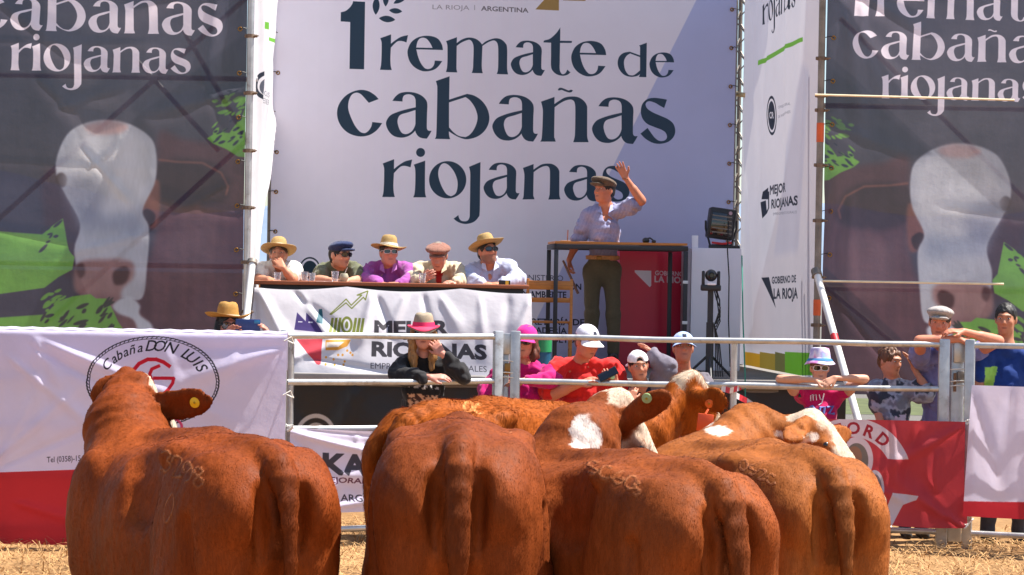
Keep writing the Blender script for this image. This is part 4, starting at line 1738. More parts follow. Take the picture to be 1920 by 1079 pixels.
STROKES = {   # brand digits as polylines in a unit box (x right, y up)
    '3': [[(.1, .9), (.5, 1), (.85, .78), (.55, .55), (.9, .28), (.5, 0), (.05, .12)]],
    '2': [[(.08, .75), (.3, 1), (.8, .9), (.8, .6), (.1, .05), (.9, .02)]],
    '9': [[(.85, .7), (.5, 1), (.12, .75), (.4, .48), (.85, .7), (.75, .2), (.3, 0)]],
    '8': [[(.5, .53), (.15, .78), (.5, 1), (.85, .78), (.5, .53), (.1, .25), (.5, 0), (.9, .25), (.5, .53)]],
    '6': [[(.8, .95), (.3, .7), (.1, .3), (.5, 0), (.88, .28), (.5, .52), (.15, .35)]],
    'S': [[(.85, .85), (.5, 1), (.15, .75), (.5, .5), (.85, .25), (.5, 0), (.12, .15)]],
    'C': [[(.9, .8), (.5, 1), (.1, .6), (.15, .2), (.5, 0), (.9, .15)]],
    'O': [[(.5, 1), (.1, .6), (.2, .1), (.6, 0), (.9, .4), (.8, .85), (.5, 1)]],
    'J': [[(.3, 1), (.75, .95), (.7, .3), (.4, 0), (.1, .2)]],
    '4': [[(.6, 1), (.1, .4), (.9, .4)], [(.65, .6), (.6, 0)]],
}

def brand(T, info, marks, pale=srgb(150, 90, 54), width=.0052):
    """hair brands: digits clipped and scarred into the coat, printed on the hide where the photograph shows them.
    marks: (characters, (px, py), size, step, rotation)"""
    lines, pts_all, nrm = [], [], np.zeros(3)
    for chars, px, size, step, rot in marks:
        for i, ch in enumerate(chars):
            for line in STROKES[ch]:
                pts = [np.array(p) for p in line]
                fine = []
                for j in range(len(pts) - 1):
                    p0 = pts[j - 1] if j > 0 else pts[j]
                    p3 = pts[j + 2] if j + 2 < len(pts) else pts[j + 1]
                    for t in np.linspace(0, 1, 7)[:-1]:
                        p1, p2 = pts[j], pts[j + 1]
                        fine.append(.5 * (2 * p1 + (-p0 + p2) * t + (2 * p0 - 5 * p1 + 4 * p2 - p3) * t * t + (-p0 + 3 * p1 - 3 * p2 + p3) * t ** 3))
                fine.append(pts[-1])
                H3 = []
                for p in fine:
                    x = px[0] + i * step[0] + p[0] * size[0]
                    y = px[1] + i * step[1] - p[1] * size[1]
                    if rot:
                        c, s = math.cos(rot), math.sin(rot)
                        x, y = px[0] + (x - px[0]) * c - (y - px[1]) * s, px[1] + (x - px[0]) * s + (y - px[1]) * c
                    h = info['bvh'].ray_cast(V(0, 0, CAMH), ray(x, y).normalized())
                    if h[0] is not None:
                        H3.append(A3(h[0]))
                        nrm += A3(h[1] if h[1].y < 0 else -h[1])
                lines.append(H3)
                pts_all += H3
    if not pts_all:
        return
    Pm = np.array(pts_all)
    c0 = Pm.mean(0)
    n = nrm / np.linalg.norm(nrm)
    t1 = np.array([1.0, 0, 0]) - n * n[0]
    t1 /= np.linalg.norm(t1)
    t2 = np.cross(n, t1)
    if t2[2] < 0:
        t2 = -t2
    a, b = (Pm - c0) @ t1, (Pm - c0) @ t2
    half = max(np.abs(a).max(), np.abs(b).max()) + .03
    S_ = 420
    cv = Canvas(S_, S_, (0, 0, 0))
    rg = np.random.default_rng(int(px[0]))
    m = np.zeros((S_, S_), dtype=np.float32)
    to = lambda p: (((p - c0) @ t1 / half * .5 + .5) * S_, (.5 - (p - c0) @ t2 / half * .5) * S_)
    for H3 in lines:
        for k in range(len(H3) - 1):
            (x0, y0), (x1, y1) = to(H3[k]), to(H3[k + 1])
            l = math.hypot(x1 - x0, y1 - y0)
            if l < 1e-6 or l > 40:
                continue
            w = width * rg.uniform(.55, 1.25) / half * .5 * S_
            nx_, ny_ = -(y1 - y0) / l * w, (x1 - x0) / l * w
            ex, ey = (x1 - x0) / l * w * .5, (y1 - y0) / l * w * .5
            q = [(x0 + nx_ - ex, y0 + ny_ - ey), (x1 + nx_ + ex, y1 + ny_ + ey), (x1 - nx_ + ex, y1 - ny_ + ey), (x0 - nx_ - ex, y0 - ny_ - ey)]
            m = np.maximum(m, cv.mask([(*q[i], *q[(i + 1) % 4]) for i in range(4)], 2))
    yy, xx = np.meshgrid(np.arange(S_), np.arange(S_), indexing='ij')
    g = np.stack([xx, yy, xx * 0.0], -1) / S_ * half * 2
    m = cv.blur(m, 1) * np.clip(.8 + .6 * vnoise(g, 34, 3) + .35 * vnoise(g, 160, 4), .1, 1.15)
    cv.a[...] = np.clip(m, 0, 1)[..., None]
    im = cv.image('brand_mask')
    im.colorspace_settings.name = 'Non-Color'
    body = [o for o in T.children if o.name.startswith('body')][0]
    me = body.data
    off = np.array(offset_of(T))
    def uv_of(P):
        d = P - c0
        u, v = d @ t1 / half * .5 + .5, d @ t2 / half * .5 + .5
        bad = (d @ n < -.16) | (u < 0) | (u > 1) | (v < 0) | (v > 1)
        return u, v, bad
    co = np.empty(len(me.vertices) * 3, dtype=np.float32)
    me.vertices.foreach_get('co', co)
    u, v, bad = uv_of(co.reshape(-1, 3) + off)
    u, v = np.where(bad, -3, u), np.where(bad, -3, v)
    li = np.empty(len(me.loops), dtype=np.int32)
    me.loops.foreach_get('vertex_index', li)
    lay = me.uv_layers.new(name='brand')
    lay.data.foreach_set('uv', np.stack([u, v], -1)[li].astype(np.float32).ravel())
    mt = coat_mat.copy()
    mt.name = 'branded_red_coat'
    nt = mt.node_tree
    pb = [q for q in nt.nodes if q.type == 'BSDF_PRINCIPLED'][0]
    ti = nt.nodes.new('ShaderNodeTexImage')
    ti.image = im
    ti.extension = 'CLIP'
    uvn = nt.nodes.new('ShaderNodeUVMap')
    uvn.uv_map = 'brand'
    nt.links.new(uvn.outputs[0], ti.inputs[0])
    mx = nt.nodes.new('ShaderNodeMix')
    mx.data_type = 'RGBA'
    nt.links.new(ti.outputs['Color'], mx.inputs[0])
    nt.links.new(pb.inputs['Base Color'].links[0].from_socket, mx.inputs[6])
    mx.inputs[7].default_value = (*pale, 1)
    nt.links.new(mx.outputs[2], pb.inputs['Base Color'])
    old = pb.inputs['Normal'].links[0].from_socket
    bp = N(nt, 'ShaderNodeBump', Strength=.7, Distance=.008)
    nt.links.new(ti.outputs['Color'], bp.inputs['Height'])
    nt.links.new(old, bp.inputs['Normal'])
    nt.links.new(bp.outputs[0], pb.inputs['Normal'])
    me.materials.clear()
    me.materials.append(mt)
    # the hairs growing there are pale too
    hm = [o for o in T.children if o.name.startswith('coat_hair')][0].data
    co = np.empty(len(hm.vertices) * 3, dtype=np.float32)
    hm.vertices.foreach_get('co', co)
    root = co.reshape(-1, 3, 3)[:, 0] + off
    u, v, bad = uv_of(root)
    iy = np.clip(((1 - v) * S_).astype(int), 0, S_ - 1)
    ix = np.clip((u * S_).astype(int), 0, S_ - 1)
    k = np.where(bad, 0, np.clip(m[iy, ix] * 1.1, 0, .9))
    at = hm.color_attributes['Col']
    c4 = np.empty(len(hm.vertices) * 4, dtype=np.float32)
    at.data.foreach_get('color', c4)
    c4 = c4.reshape(-1, 3, 4)
    c4[..., :3] = c4[..., :3] * (1 - k)[:, None, None] + np.array(pale)[None, None] * k[:, None, None]
    at.data.foreach_set('color', c4.ravel())


def ear_tag(T, px, info, col, rad=.026, name='ear_tag', Yoff=.0):
    d = ray(*px).normalized()
    h = info['bvh'].ray_cast(V(0, 0, CAMH), d)
    if h[0] is None:
        return None
    n = h[1]
    if n.dot(d) > 0:
        n = -n
    n = (n - d * .7).normalized()
    q = n.to_track_quat('Z', 'Y').to_matrix().to_4x4()
    q.translation = h[0] + n * .002
    mb = MB().lathe([(0, .006), (.006, .0065), (.008, .005), (rad * .9, .005), (rad, .003), (rad, -.002), (0, -.002)], q, 20)
    t = mb.build(name, M('tag_plastic_%d' % int(col[0] * 1000 + col[1] * 100), col, rough=.4, var=.05), T)
    MB().lathe([(0, .0085), (.005, .008), (.006, .0055), (0, .005)], q, 10).build('tag_stud', M('tag_stud_dark', tuple(c * .45 for c in col), rough=.5), t)
    return h[0], n


# =================================================================== THE SETTING
FLOOR = 1.13      # height of the stage floor


def ground_mat():
    m, nt, out = new_mat('dry_dirt_and_straw')
    b = N(nt, 'ShaderNodeBsdfPrincipled', Roughness=.95)
    b.inputs['Specular IOR Level'].default_value = .1
    n1 = noise_node(nt, .9, 6)
    n2 = noise_node(nt, 14, 6)
    r1 = nt.nodes.new('ShaderNodeValToRGB')
    r1.color_ramp.elements[0].position = .35
    r1.color_ramp.elements[0].color = (*srgb(126, 94, 62), 1)
    r1.color_ramp.elements[1].position = .65
    r1.color_ramp.elements[1].color = (*srgb(166, 130, 90), 1)
    nt.links.new(n1.outputs['Fac'], r1.inputs[0])
    mr = N(nt, 'ShaderNodeMapRange')
    mr.inputs['To Min'].default_value = .65
    mr.inputs['To Max'].default_value = 1.3
    nt.links.new(n2.outputs['Fac'], mr.inputs['Value'])
    sc = N(nt, 'ShaderNodeVectorMath', _operation='SCALE')
    nt.links.new(r1.outputs[0], sc.inputs[0])
    nt.links.new(mr.outputs[0], sc.inputs['Scale'])
    # beyond the ring the ground turns to grey gravel
    tc = nt.nodes.new('ShaderNodeTexCoord')
    sp = nt.nodes.new('ShaderNodeSeparateXYZ')
    nt.links.new(tc.outputs['Object'], sp.inputs[0])
    far = N(nt, 'ShaderNodeMapRange')
    far.inputs['From Min'].default_value = 22
    far.inputs['From Max'].default_value = 24
    nt.links.new(sp.outputs['Y'], far.inputs['Value'])
    mx = nt.nodes.new('ShaderNodeMix')
    mx.data_type = 'RGBA'
    nt.links.new(far.outputs[0], mx.inputs[0])
    nt.links.new(sc.outputs[0], mx.inputs[6])
    mx.inputs[7].default_value = (*srgb(104, 100, 96), 1)
    nt.links.new(mx.outputs[2], b.inputs['Base Color'])
    bp = N(nt, 'ShaderNodeBump', Strength=.5, Distance=.05)
    nt.links.new(n2.outputs['Fac'], bp.inputs['Height'])
    nt.links.new(bp.outputs[0], b.inputs['Normal'])
    nt.links.new(b.outputs[0], out.inputs[0])
    return m


# ground: finer near the ring, out to the horizon
vs, fs = [], []
xs = [-9000, -600, -60, -20] + list(np.arange(-8, 8.01, .5)) + [20, 60, 600, 9000]
ys = [-60, -10, 0] + list(np.arange(3, 22.01, .5)) + [30, 60, 600, 12000]
for y in ys:
    for x in xs:
        near = abs(x) <= 8 and 3 <= y <= 22
        z = .02 * float(vnoise(np.array([x, y, 0.]), 1.3, 2)) if near and abs(x) < 7.9 and 3.2 < y < 21.8 else 0.0
        vs.append((x, y, z))
nx = len(xs)
for j in range(len(ys) - 1):
    for i in range(nx - 1):
        fs.append((j * nx + i, j * nx + i + 1, (j + 1) * nx + i + 1, (j + 1) * nx + i))
tag(link('ground', mesh_from('ground', vs, fs), ground_mat()), kind='structure')

# grass verge far behind the stage
g_ = M('dry_grass', srgb(76, 82, 44), rough=.95, var=.4, vscale=3)
mb = MB().add([(-40, 32.5, .004), (60, 32.5, .004), (60, 37, .004), (-40, 37, .004)], [(0, 1, 2, 3)])
tag(mb.build('grass_verge', g_), kind='structure')

# hills on the horizon
vs, fs = [], []
hx = np.linspace(-5000, 5000, 90)
for r in range(6):
    for x in hx:
        hgt = 260 + 170 * float(fbm(np.array([x / 1000., 3.1, 0.]), 1.1, 4, 5))
        vs.append((x, 5200 + r * 260, max(0., hgt) * math.sin(math.pi / 2 * r / 5) - 3))
for r in range(5):
    for i in range(len(hx) - 1):
        fs.append((r * 90 + i, r * 90 + i + 1, (r + 1) * 90 + i + 1, (r + 1) * 90 + i))
tag(link('hills', mesh_from('hills', vs, fs), M('hazy_hill', srgb(112, 128, 150), rough=1, var=.2, vscale=.004)), kind='structure')

# straw strewn over the ring: nobody could count it
def straw_litter():
    n = 52000
    x = RNG.uniform(-4.6, 5.6, n)
    y = RNG.uniform(6.5, 17.2, n)
    keep = (vnoise(np.stack([x, y, x * 0], -1), 1.6, 8) > -.62)
    x, y = x[keep], y[keep]
    n = len(x)
    L = RNG.uniform(.04, .16, n)
    a = RNG.uniform(0, 2 * np.pi, n)
    w = RNG.uniform(.0018, .004, n)
    z = .02 + np.abs(RNG.normal(0, .022, n))
    tz = RNG.normal(0, .035, n)
    dx, dy = np.cos(a), np.sin(a)
    P = np.empty((n, 6, 3))
    for k, t in enumerate((-.5, 0, .5)):
        bend = .012 * (1 - (2 * t) ** 2)
        for s, o in ((0, -1), (1, 1)):
            P[:, k * 2 + s, 0] = x + dx * L * t - dy * w * o
            P[:, k * 2 + s, 1] = y + dy * L * t + dx * w * o
            P[:, k * 2 + s, 2] = z + tz * t + bend
    b = (np.arange(n) * 6)[:, None]
    q = np.concatenate([b + np.array([[0, 1, 3, 2]]), b + np.array([[2, 3, 5, 4]])])
    c = np.array(srgb(184, 142, 92))[None, :] * RNG.uniform(.55, 1.15, (n, 1)) * np.array([1, 1, 1])[None, :]
    cols = np.repeat(c, 6, axis=0)
    me = mesh_np('straw', P.reshape(-1, 3), q, np.clip(cols, 0, 1))
    m = pmat('straw_stalk', (1, 1, 1), rough=.7, var=.1, attr=True, spec=.3)
    tag(link('straw', me, m), kind='stuff')


straw_litter()

# ------------------------------------------------------------------ stage
YF = 18.55        # front edge of the stage
stage = thing('stage', 'raised stage floor with a dark tarpaulin skirt behind the ring fence', 'stage', (0, 20, 0))
mb = MB().box((.25, 20.55, FLOOR - .05), (5.4, 4.0, .10), bev=.01)
mb.build('floor_deck', M('stage_plywood', srgb(110, 104, 98), rough=.8, var=.2, vscale=5), stage)
MB().box((.25, YF - .03, FLOOR - .03), (5.4, .05, .075), bev=.012).build('edge_trim', M('grey_edge_trim', srgb(150, 146, 140), rough=.5), stage)
sk = Sheet((-2.42, YF + .01), (2.92, YF + .01), .02, FLOOR - .07, 160, (52, 50, 46))
def sd_(U, Vv):
    return .035 * np.sin(U * 5.2 + .8 * np.sin(Vv * 4)) * sstep(0, .5, Vv) + folds(U, Vv, [(.3, 0, 60, .10, 1.2, .05), (1.1, 0, 110, .08, 1.1, .06), (2.0, .1, 70, .12, 1.3, .05), (3.4, 0, 100, .1, 1.2, .06), (4.4, 0, 75, .1, 1.2, .05)], .03)
sk.ellipse(592, 822, 40, 46, (196, 190, 182), inner=.82)
sk.ellipse(592, 822, 24, 29, (180, 175, 168), inner=.80)
sk.build('tarpaulin_skirt', print_mat('dark_tarpaulin', sk.cv, trans=.03, rough=.42, bump=.3, bscale=4), stage, 90, 40, sd_)
for x in (-2.3, -.6, 1.1, 2.8):
    for y in (18.75, 20.4, 22.3):
        MB().tube([(x, y, 0), (x, y, FLOOR - .1)], .03, 8).build('deck_leg', galv_d, stage)

# ------------------------------------------------------------------ main backdrop banner
A = W(509, 300, 21.2)
Bp = W(1376, 300, 21.85)
MAIN = Sheet((A.x, A.y), (Bp.x, Bp.y), FLOOR + .02, 5.25, 400, (238, 234, 244))
make_norm_glyphs(MAIN.c)
# bounce light painted in as a lighter left end; the blue facet is print
gx = np.linspace(0, 1, MAIN.cv.w, dtype=np.float32)[None, :]
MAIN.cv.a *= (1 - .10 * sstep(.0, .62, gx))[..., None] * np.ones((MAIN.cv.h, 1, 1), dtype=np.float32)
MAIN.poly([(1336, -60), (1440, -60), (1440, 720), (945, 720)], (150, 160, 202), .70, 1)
NAVY = (38, 60, 78)
for ch in 'cabs':
    MAIN.polys(glyph_photo(ch), NAVY)
MAIN.polys(glyph_photo('n') + glyph_photo('~'), NAVY)
MAIN.polys(glyph_photo('a', 923.5 - 724, 5.5), NAVY)
MAIN.polys(glyph_photo('a', 1110.5 - 724, 10), NAVY)
for ch in '1remt':
    MAIN.polys(glyph_photo(ch), NAVY)
MAIN.polys(glyph_photo('d'), NAVY)
MAIN.word('a', 0, 957.5, 139.5, 1021.5, 141.5, NAVY)
MAIN.word('e', 0, 1070.5, 141, 1136, 143, NAVY)
MAIN.word('e', 0, 1217.5, 144, 1263.5, 145, NAVY)
for ch in 'ioj':
    MAIN.polys(glyph_photo(ch), NAVY)
MAIN.word('r', 0, 716.5, 369, 771.5, 369.5, NAVY)
MAIN.word('a', 0, 906.5, 372, 974, 373, NAVY)
MAIN.word('n', 0, 979.5, 373.5, 1051, 374.5, NAVY)
MAIN.word('as', 0, 1057.5, 375, 1180, 378, NAVY)


def leaf(sh, p, q, w, col):
    (x0, y0), (x1, y1) = p, q
    nx_, ny_ = -(y1 - y0), (x1 - x0)
    l = math.hypot(nx_, ny_)
    nx_, ny_ = nx_ / l * w, ny_ / l * w
    a = [(x0 + (x1 - x0) * t + nx_ * math.sin(math.pi * t) ** .8, y0 + (y1 - y0) * t + ny_ * math.sin(math.pi * t) ** .8) for t in np.linspace(0, 1, 12)]
    b = [(x0 + (x1 - x0) * t - nx_ * math.sin(math.pi * t) ** .8, y0 + (y1 - y0) * t - ny_ * math.sin(math.pi * t) ** .8) for t in np.linspace(1, 0, 12)]
    sh.polys([a + b], col)


for p, q, w in (((704.5, 28), (706, -6), 6.5), ((723, 12.5), (724, -16), 5.5), ((738, 7), (764, -8), 5), ((729.5, 19.5), (754, 22), 5), ((710.5, 34.5), (741, 37.5), 6)):
    leaf(MAIN, p, q, w, NAVY)
MAIN.text('LA RIOJA', 811, 17.5, 880, 19, 9, (150, 146, 150))
MAIN.text('ARGENTINA', 902, 20, 991, 24, 9, (104, 100, 104), bold=.02)
MAIN.stroke([(890, 10), (890, 19)], 1.2, (150, 146, 150))
GOLD = (150, 122, 70)
MAIN.poly([(1024, -4), (1048, -6), (1048, 20), (1004, 18)], GOLD)
MAIN.poly([(1056, -40), (1098, -38), (1098, 2), (1056, 1)], GOLD)
MAIN.poly([(1020, -40), (1048, -38), (1048, -8), (1028, -9)], GOLD)
MAIN.ellipse(581, 506, 20, 24, (30, 52, 66), inner=.88)
MAIN.ellipse(581, 506, 14, 17, (30, 52, 66))
INK = (52, 58, 74)
MAIN.text('MINISTERIO', 975, 525, 1056, 527, 11, INK, bold=-.004)
MAIN.text('DE PRODUCCIÓN', 968, 541.5, 1090, 543.5, 12, (34, 40, 56), bold=.022)
MAIN.text('Y AMBIENTE', 980, 557, 1062, 558.5, 12, (34, 40, 56), bold=.022)
MAIN.text('SECRETARÍA DE', 965, 608, 1096, 610, 12, (34, 40, 56), bold=.022)
MAIN.text('GANADERÍA', 968, 624, 1063, 626, 12, (34, 40, 56), bold=.022)
MAIN.text('Y AGRICULTURA', 968, 641, 1100, 643, 12, (34, 40, 56), bold=.022)


def main_d(U, Vv):
    return folds(U, Vv, [], .012, .7, 21) + .010 * np.exp(-(U / .12) ** 2) + .006 * np.sin(Vv * 9) * np.exp(-(U / .25) ** 2)


bk = thing('backdrop_banner', 'huge white stage backdrop reading 1 remate de cabañas riojanas in dark teal', 'banner', (0, 21.5, FLOOR))
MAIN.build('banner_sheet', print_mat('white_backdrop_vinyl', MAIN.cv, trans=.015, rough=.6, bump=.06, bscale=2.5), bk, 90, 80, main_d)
fr = MB()
for u in (0, MAIN.L):
    fr.tube([MAIN.pos(u, -.05, -.06), MAIN.pos(u, MAIN.H, -.06)], .03, 8)
for v in (.02, 1.4, 2.8, MAIN.H - .02):
    fr.tube([MAIN.pos(0, v, -.075), MAIN.pos(MAIN.L, v, -.075)], .025, 8)
fr.build('banner_frame', galv_d, bk)


# ------------------------------------------------------------------ dark side banners with the printed head of a bull
def bull_art(sh, T, green=((112, 170, 74))):
    """the printed photograph: T maps design coordinates to photo pixels"""
    P = lambda pts: [T(*p) for p in pts]
    R = random.Random(5)
    sh.poly(P([(-80, -60), (460, -60), (460, 640), (-80, 640)]), (66, 64, 80))
    sh.poly(P([(80, 60), (300, -40), (480, 120), (420, 330), (300, 260), (110, 240)]), (86, 84, 96), .35, 40)
    # body and head, maroon
    sh.poly(P([(295, 255), (345, 262), (400, 270), (480, 300), (480, 660), (230, 660), (240, 560), (300, 420)]), (88, 60, 70), .92, 8, True)
    sh.poly(P([(80, 330), (110, 320), (160, 380), (170, 480), (130, 520), (90, 460)]), (74, 56, 68), .8, 8, True)
    sh.poly(P([(270, 330), (320, 300), (400, 305), (430, 345), (425, 375), (360, 388), (300, 375)]), (56, 44, 56), .9, 7, True)    # ear hollow
    sh.stroke(P([(298, 300), (330, 304), (380, 306), (415, 325), (428, 350), (424, 366)]), 3, (150, 92, 82), .8, 2)
    sh.poly(P([(262, 405), (280, 350), (298, 340), (300, 400), (290, 430)]), (132, 82, 76), .9, 4, True)                         # eye ridge
    sh.poly(P([(262, 404), (276, 392), (292, 404), (284, 424), (268, 420)]), (50, 34, 40), .9, 2, True)
    for x in (300, 318, 352, 372, 400, 425):
        sh.stroke(P([(x, 380 + R.random() * 30), (x - 4, 470), (x - 8, 600)]), 5 + R.random() * 6, (116, 76, 82), .35, 7)
    sh.poly(P([(330, 420), (400, 400), (415, 470), (380, 520), (320, 500)]), (120, 92, 96), .4, 16, True)
    # white forehead and face
    sh.poly(P([(106, 330), (108, 290), (130, 248), (170, 229), (210, 226), (250, 236), (285, 262), (294, 300), (290, 345), (268, 395), (280, 430), (276, 500), (266, 560), (225, 560), (190, 590), (150, 520), (140, 470), (150, 420), (125, 370)]), (186, 190, 200), .97, 2, True)
    sh.poly(P([(104, 332), (116, 324), (126, 334), (122, 350), (110, 350)]), (58, 40, 46), .85, 2, True)
    sh.poly(P([(120, 330), (150, 250), (205, 236), (270, 262), (284, 310), (255, 390), (190, 410), (140, 380)]), (216, 216, 218), .55, 12, True)
    sh.poly(P([(160, 238), (205, 226), (240, 236), (225, 250), (180, 252)]), (208, 150, 140), .6, 5, True)
    sh.poly(P([(150, 380), (200, 400), (260, 400), (262, 440), (200, 432), (150, 430)]), (140, 150, 172), .65, 14, True)
    sh.poly(P([(120, 330), (190, 350), (180, 410), (140, 400)]), (120, 124, 146), .6, 16, True)
    # muzzle
    sh.poly(P([(150, 492), (190, 486), (245, 490), (250, 520), (228, 545), (225, 580), (180, 560), (145, 550), (138, 520)]), (150, 112, 110), .9, 5, True)
    sh.poly(P([(212, 512), (232, 500), (243, 508), (236, 530), (216, 534)]), (66, 40, 44), .9, 3, True)
    sh.poly(P([(142, 500), (156, 494), (160, 512), (150, 522)]), (74, 48, 52), .8, 3, True)
    sh.poly(P([(150, 560), (200, 552), (240, 570), (270, 600), (280, 640), (200, 640), (160, 600)]), (126, 92, 96), .8, 8, True)
    sh.poly(P([(212, 572), (240, 556), (262, 572), (262, 590), (285, 610), (288, 640), (262, 626), (250, 600), (222, 588)]), (200, 208, 218), .95, 3, True)
    # green brush strokes
    def splash(x0, y0, x1, y1, n, s):
        for _ in range(n):
            x, y = x0 + (x1 - x0) * R.random(), y0 + (y1 - y0) * R.random()
            a = R.random() * .8 - 1.1
            l, w = s * (1 + R.random() * 2), s * (.4 + .5 * R.random())
            c, q = math.cos(a), math.sin(a)
            pts = [(x + c * t * l - q * u * w, y + q * t * l + c * u * w) for t, u in ((-1, -.4), (-.3, -1), (.6, -.7), (1, .3), (.2, 1), (-.6, .7))]
            yield pts
    sh.poly(P([(388, 260), (408, 248), (430, 250), (440, 236), (452, 224), (460, 200), (466, 296), (446, 294), (424, 280), (400, 270)]), green, 1, 1)
    for p in splash(402, 178, 458, 250, 26, 4):
        sh.poly(P(p), green, 1, 1, True)
    for p in splash(395, 225, 455, 275, 16, 3):
        sh.poly(P(p), (44, 48, 70), 1, 1, True)
    sh.poly(P([(-60, 430), (80, 440), (98, 424), (118, 410), (124, 440), (130, 470), (140, 482), (136, 506), (110, 520), (84, 540), (-60, 560)]), green, 1, 1)
    sh.poly(P([(-60, 600), (84, 590), (110, 566), (136, 556), (170, 552), (180, 560), (200, 560), (214, 586), (222, 604), (236, 624), (-60, 640)]), green, 1, 1)
    for p in splash(84, 545, 130, 590, 20, 4):
        sh.poly(P(p), green, 1, 1, True)
    for p in splash(150, 560, 225, 622, 16, 5):
        sh.poly(P(p), (60, 62, 60), 1, 1, True)
    for p in splash(80, 590, 140, 610, 8, 4):
        sh.poly(P(p), (62, 62, 66), 1, 1, True)
    for p in splash(80, 420, 118, 470, 8, 4):
        sh.poly(P(p), (62, 60, 72), 1, 1, True)


WHT = (226, 216, 228)


def art_grain(sh, seed):
    """the printed photograph's own tonal grain"""
    h, w = sh.cv.h // 2, sh.cv.w // 2
    yy, xx = np.meshgrid(np.arange(h) / sh.ppm * 2, np.arange(w) / sh.ppm * 2, indexing='ij')
    P = np.stack([xx, yy, xx * 0 + seed], -1)
    g = .5 * vnoise(P, 2.2, seed) + .35 * vnoise(P, 6, seed + 1) + .22 * vnoise(P * np.array([2.2, .8, 1]), 7, seed + 2) + .16 * vnoise(P * np.array([3, .8, 1]), 22, seed + 3)
    g = np.kron(g, np.ones((2, 2)))
    f = np.ones((sh.cv.h, sh.cv.w))
    f[:g.shape[0], :g.shape[1]] += .12 * g
    sh.cv.a = (sh.cv.a * f[..., None]).astype(np.float32)
    t = np.zeros((sh.cv.h, sh.cv.w, 1), dtype=np.float32)
    t[:g.shape[0], :g.shape[1], 0] = np.clip(.09 + .08 * np.roll(g, 37, 0), 0, .3)
    sh.cv.a = sh.cv.a * (1 - t) + np.array([.46, .44, .50], dtype=np.float32) * t
YS = 18.8
A = W(-150, 300, YS)
Bp = W(459, 300, YS)
DL = Sheet((A.x, A.y), (Bp.x, Bp.y), .95, 5.0, 300, (66, 64, 80))
bull_art(DL, lambda x, y: (x, y))
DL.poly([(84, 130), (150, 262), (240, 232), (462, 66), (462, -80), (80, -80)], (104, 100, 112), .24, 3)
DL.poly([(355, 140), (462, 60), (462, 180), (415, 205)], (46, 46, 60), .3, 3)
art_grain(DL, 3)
DL.word('cabañas', 2, 86, 58, 418, 68, WHT)
DL.word('riojanas', 2, 81, 133, 357, 139, WHT)
def eyelets(sh, parent, us, n, tie=True):
    for u in us:
        for k in range(n):
            v = .08 + (sh.H - .16) * k / (n - 1)
            p = sh.pos(u, v, .012)
            q = V(sh.nrm[0], sh.nrm[1], 0).to_track_quat('Z', 'Y').to_matrix().to_4x4()
            q.translation = p
            MB().lathe([(.010, 0), (.014, .004), (.020, .004), (.022, 0)], q, 14).build('eyelet', brass, parent)
            if tie:
                s = 1 if u > sh.L / 2 else -1
                d = V(sh.dir[0], sh.dir[1], 0) * s
                MB().tube([p, p + d * .03 + V(0, -.01, .012), p + d * .075 + V(0, .01, .002)], .004, 6).build('cable_tie', black_plastic, parent)


eyelets(MAIN, bk, (.05, MAIN.L - .05), 11)
dl = thing('side_banner', 'dark printed banner with a white-faced bull to the left of the stage', 'banner', (A.x, A.y, .95))


def dl_d(U, Vv):
    L = DL.L
    return folds(U, Vv, [(L, .25, 155, .10, 1.5, .05), (L, .25, 200, .09, .8, -.04), (L, 1.4, 165, .09, 1.2, .045), (L - .05, .2, 100, .10, 1.6, .05), (L - .25, .3, 95, .07, 1.4, -.035), (1.41, 1.91, 47, .035, .9, .030), (1.45, 2.15, -38, .03, .5, .022), (1.75, 1.75, 100, .03, .8, -.018), (L - .1, 2.2, 150, .04, .9, .03), (L - .4, 1.2, 70, .035, .7, .022), (1.2, 2.9, -15, .04, 1.2, .022),
                         (.6, .6, 35, .12, 1.4, .035), (1.0, 1.3, 40, .10, 1.0, .03), (1.2, 1.6, -20, .08, .8, .03), (L, 2.5, 190, .07, 1.0, .03), (.4, 2.6, 10, .06, 1.6, .022), (.3, 1.0, 0, .03, 2.2, .012), (.4, 2.05, 2, .03, 2.0, .012)], .032, .9, 4)


eyelets(DL, dl, (DL.L - .06,), 11)
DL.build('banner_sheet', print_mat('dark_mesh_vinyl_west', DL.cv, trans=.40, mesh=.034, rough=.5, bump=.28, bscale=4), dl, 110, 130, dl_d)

A = W(1546, 300, YS)
Bp = W(2080, 300, YS)
DR = Sheet((A.x, A.y), (Bp.x, Bp.y), 1.02, 5.0, 300, (66, 64, 80))
bull_art(DR, lambda x, y: (2000 - x, y + 44))
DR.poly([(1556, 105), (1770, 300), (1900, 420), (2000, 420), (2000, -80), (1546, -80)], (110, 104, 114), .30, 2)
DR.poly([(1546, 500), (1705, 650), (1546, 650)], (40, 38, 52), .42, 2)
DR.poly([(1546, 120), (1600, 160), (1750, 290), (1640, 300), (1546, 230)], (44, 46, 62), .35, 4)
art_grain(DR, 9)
DR.word('1remate', 1, 1640, 31, 1975, 42, WHT)
DR.poly([(1608, -30), (1628, -30), (1628, 30.5), (1608, 29.5)], WHT)
DR.word('cabañas', 0, 1597, 108, 1988, 121, WHT)
DR.word('riojanas', 0, 1653, 184, 1950, 192, WHT)
dr = thing('side_banner', 'dark printed banner with a white-faced bull to the right of the stage', 'banner', (A.x, A.y, 1.02))


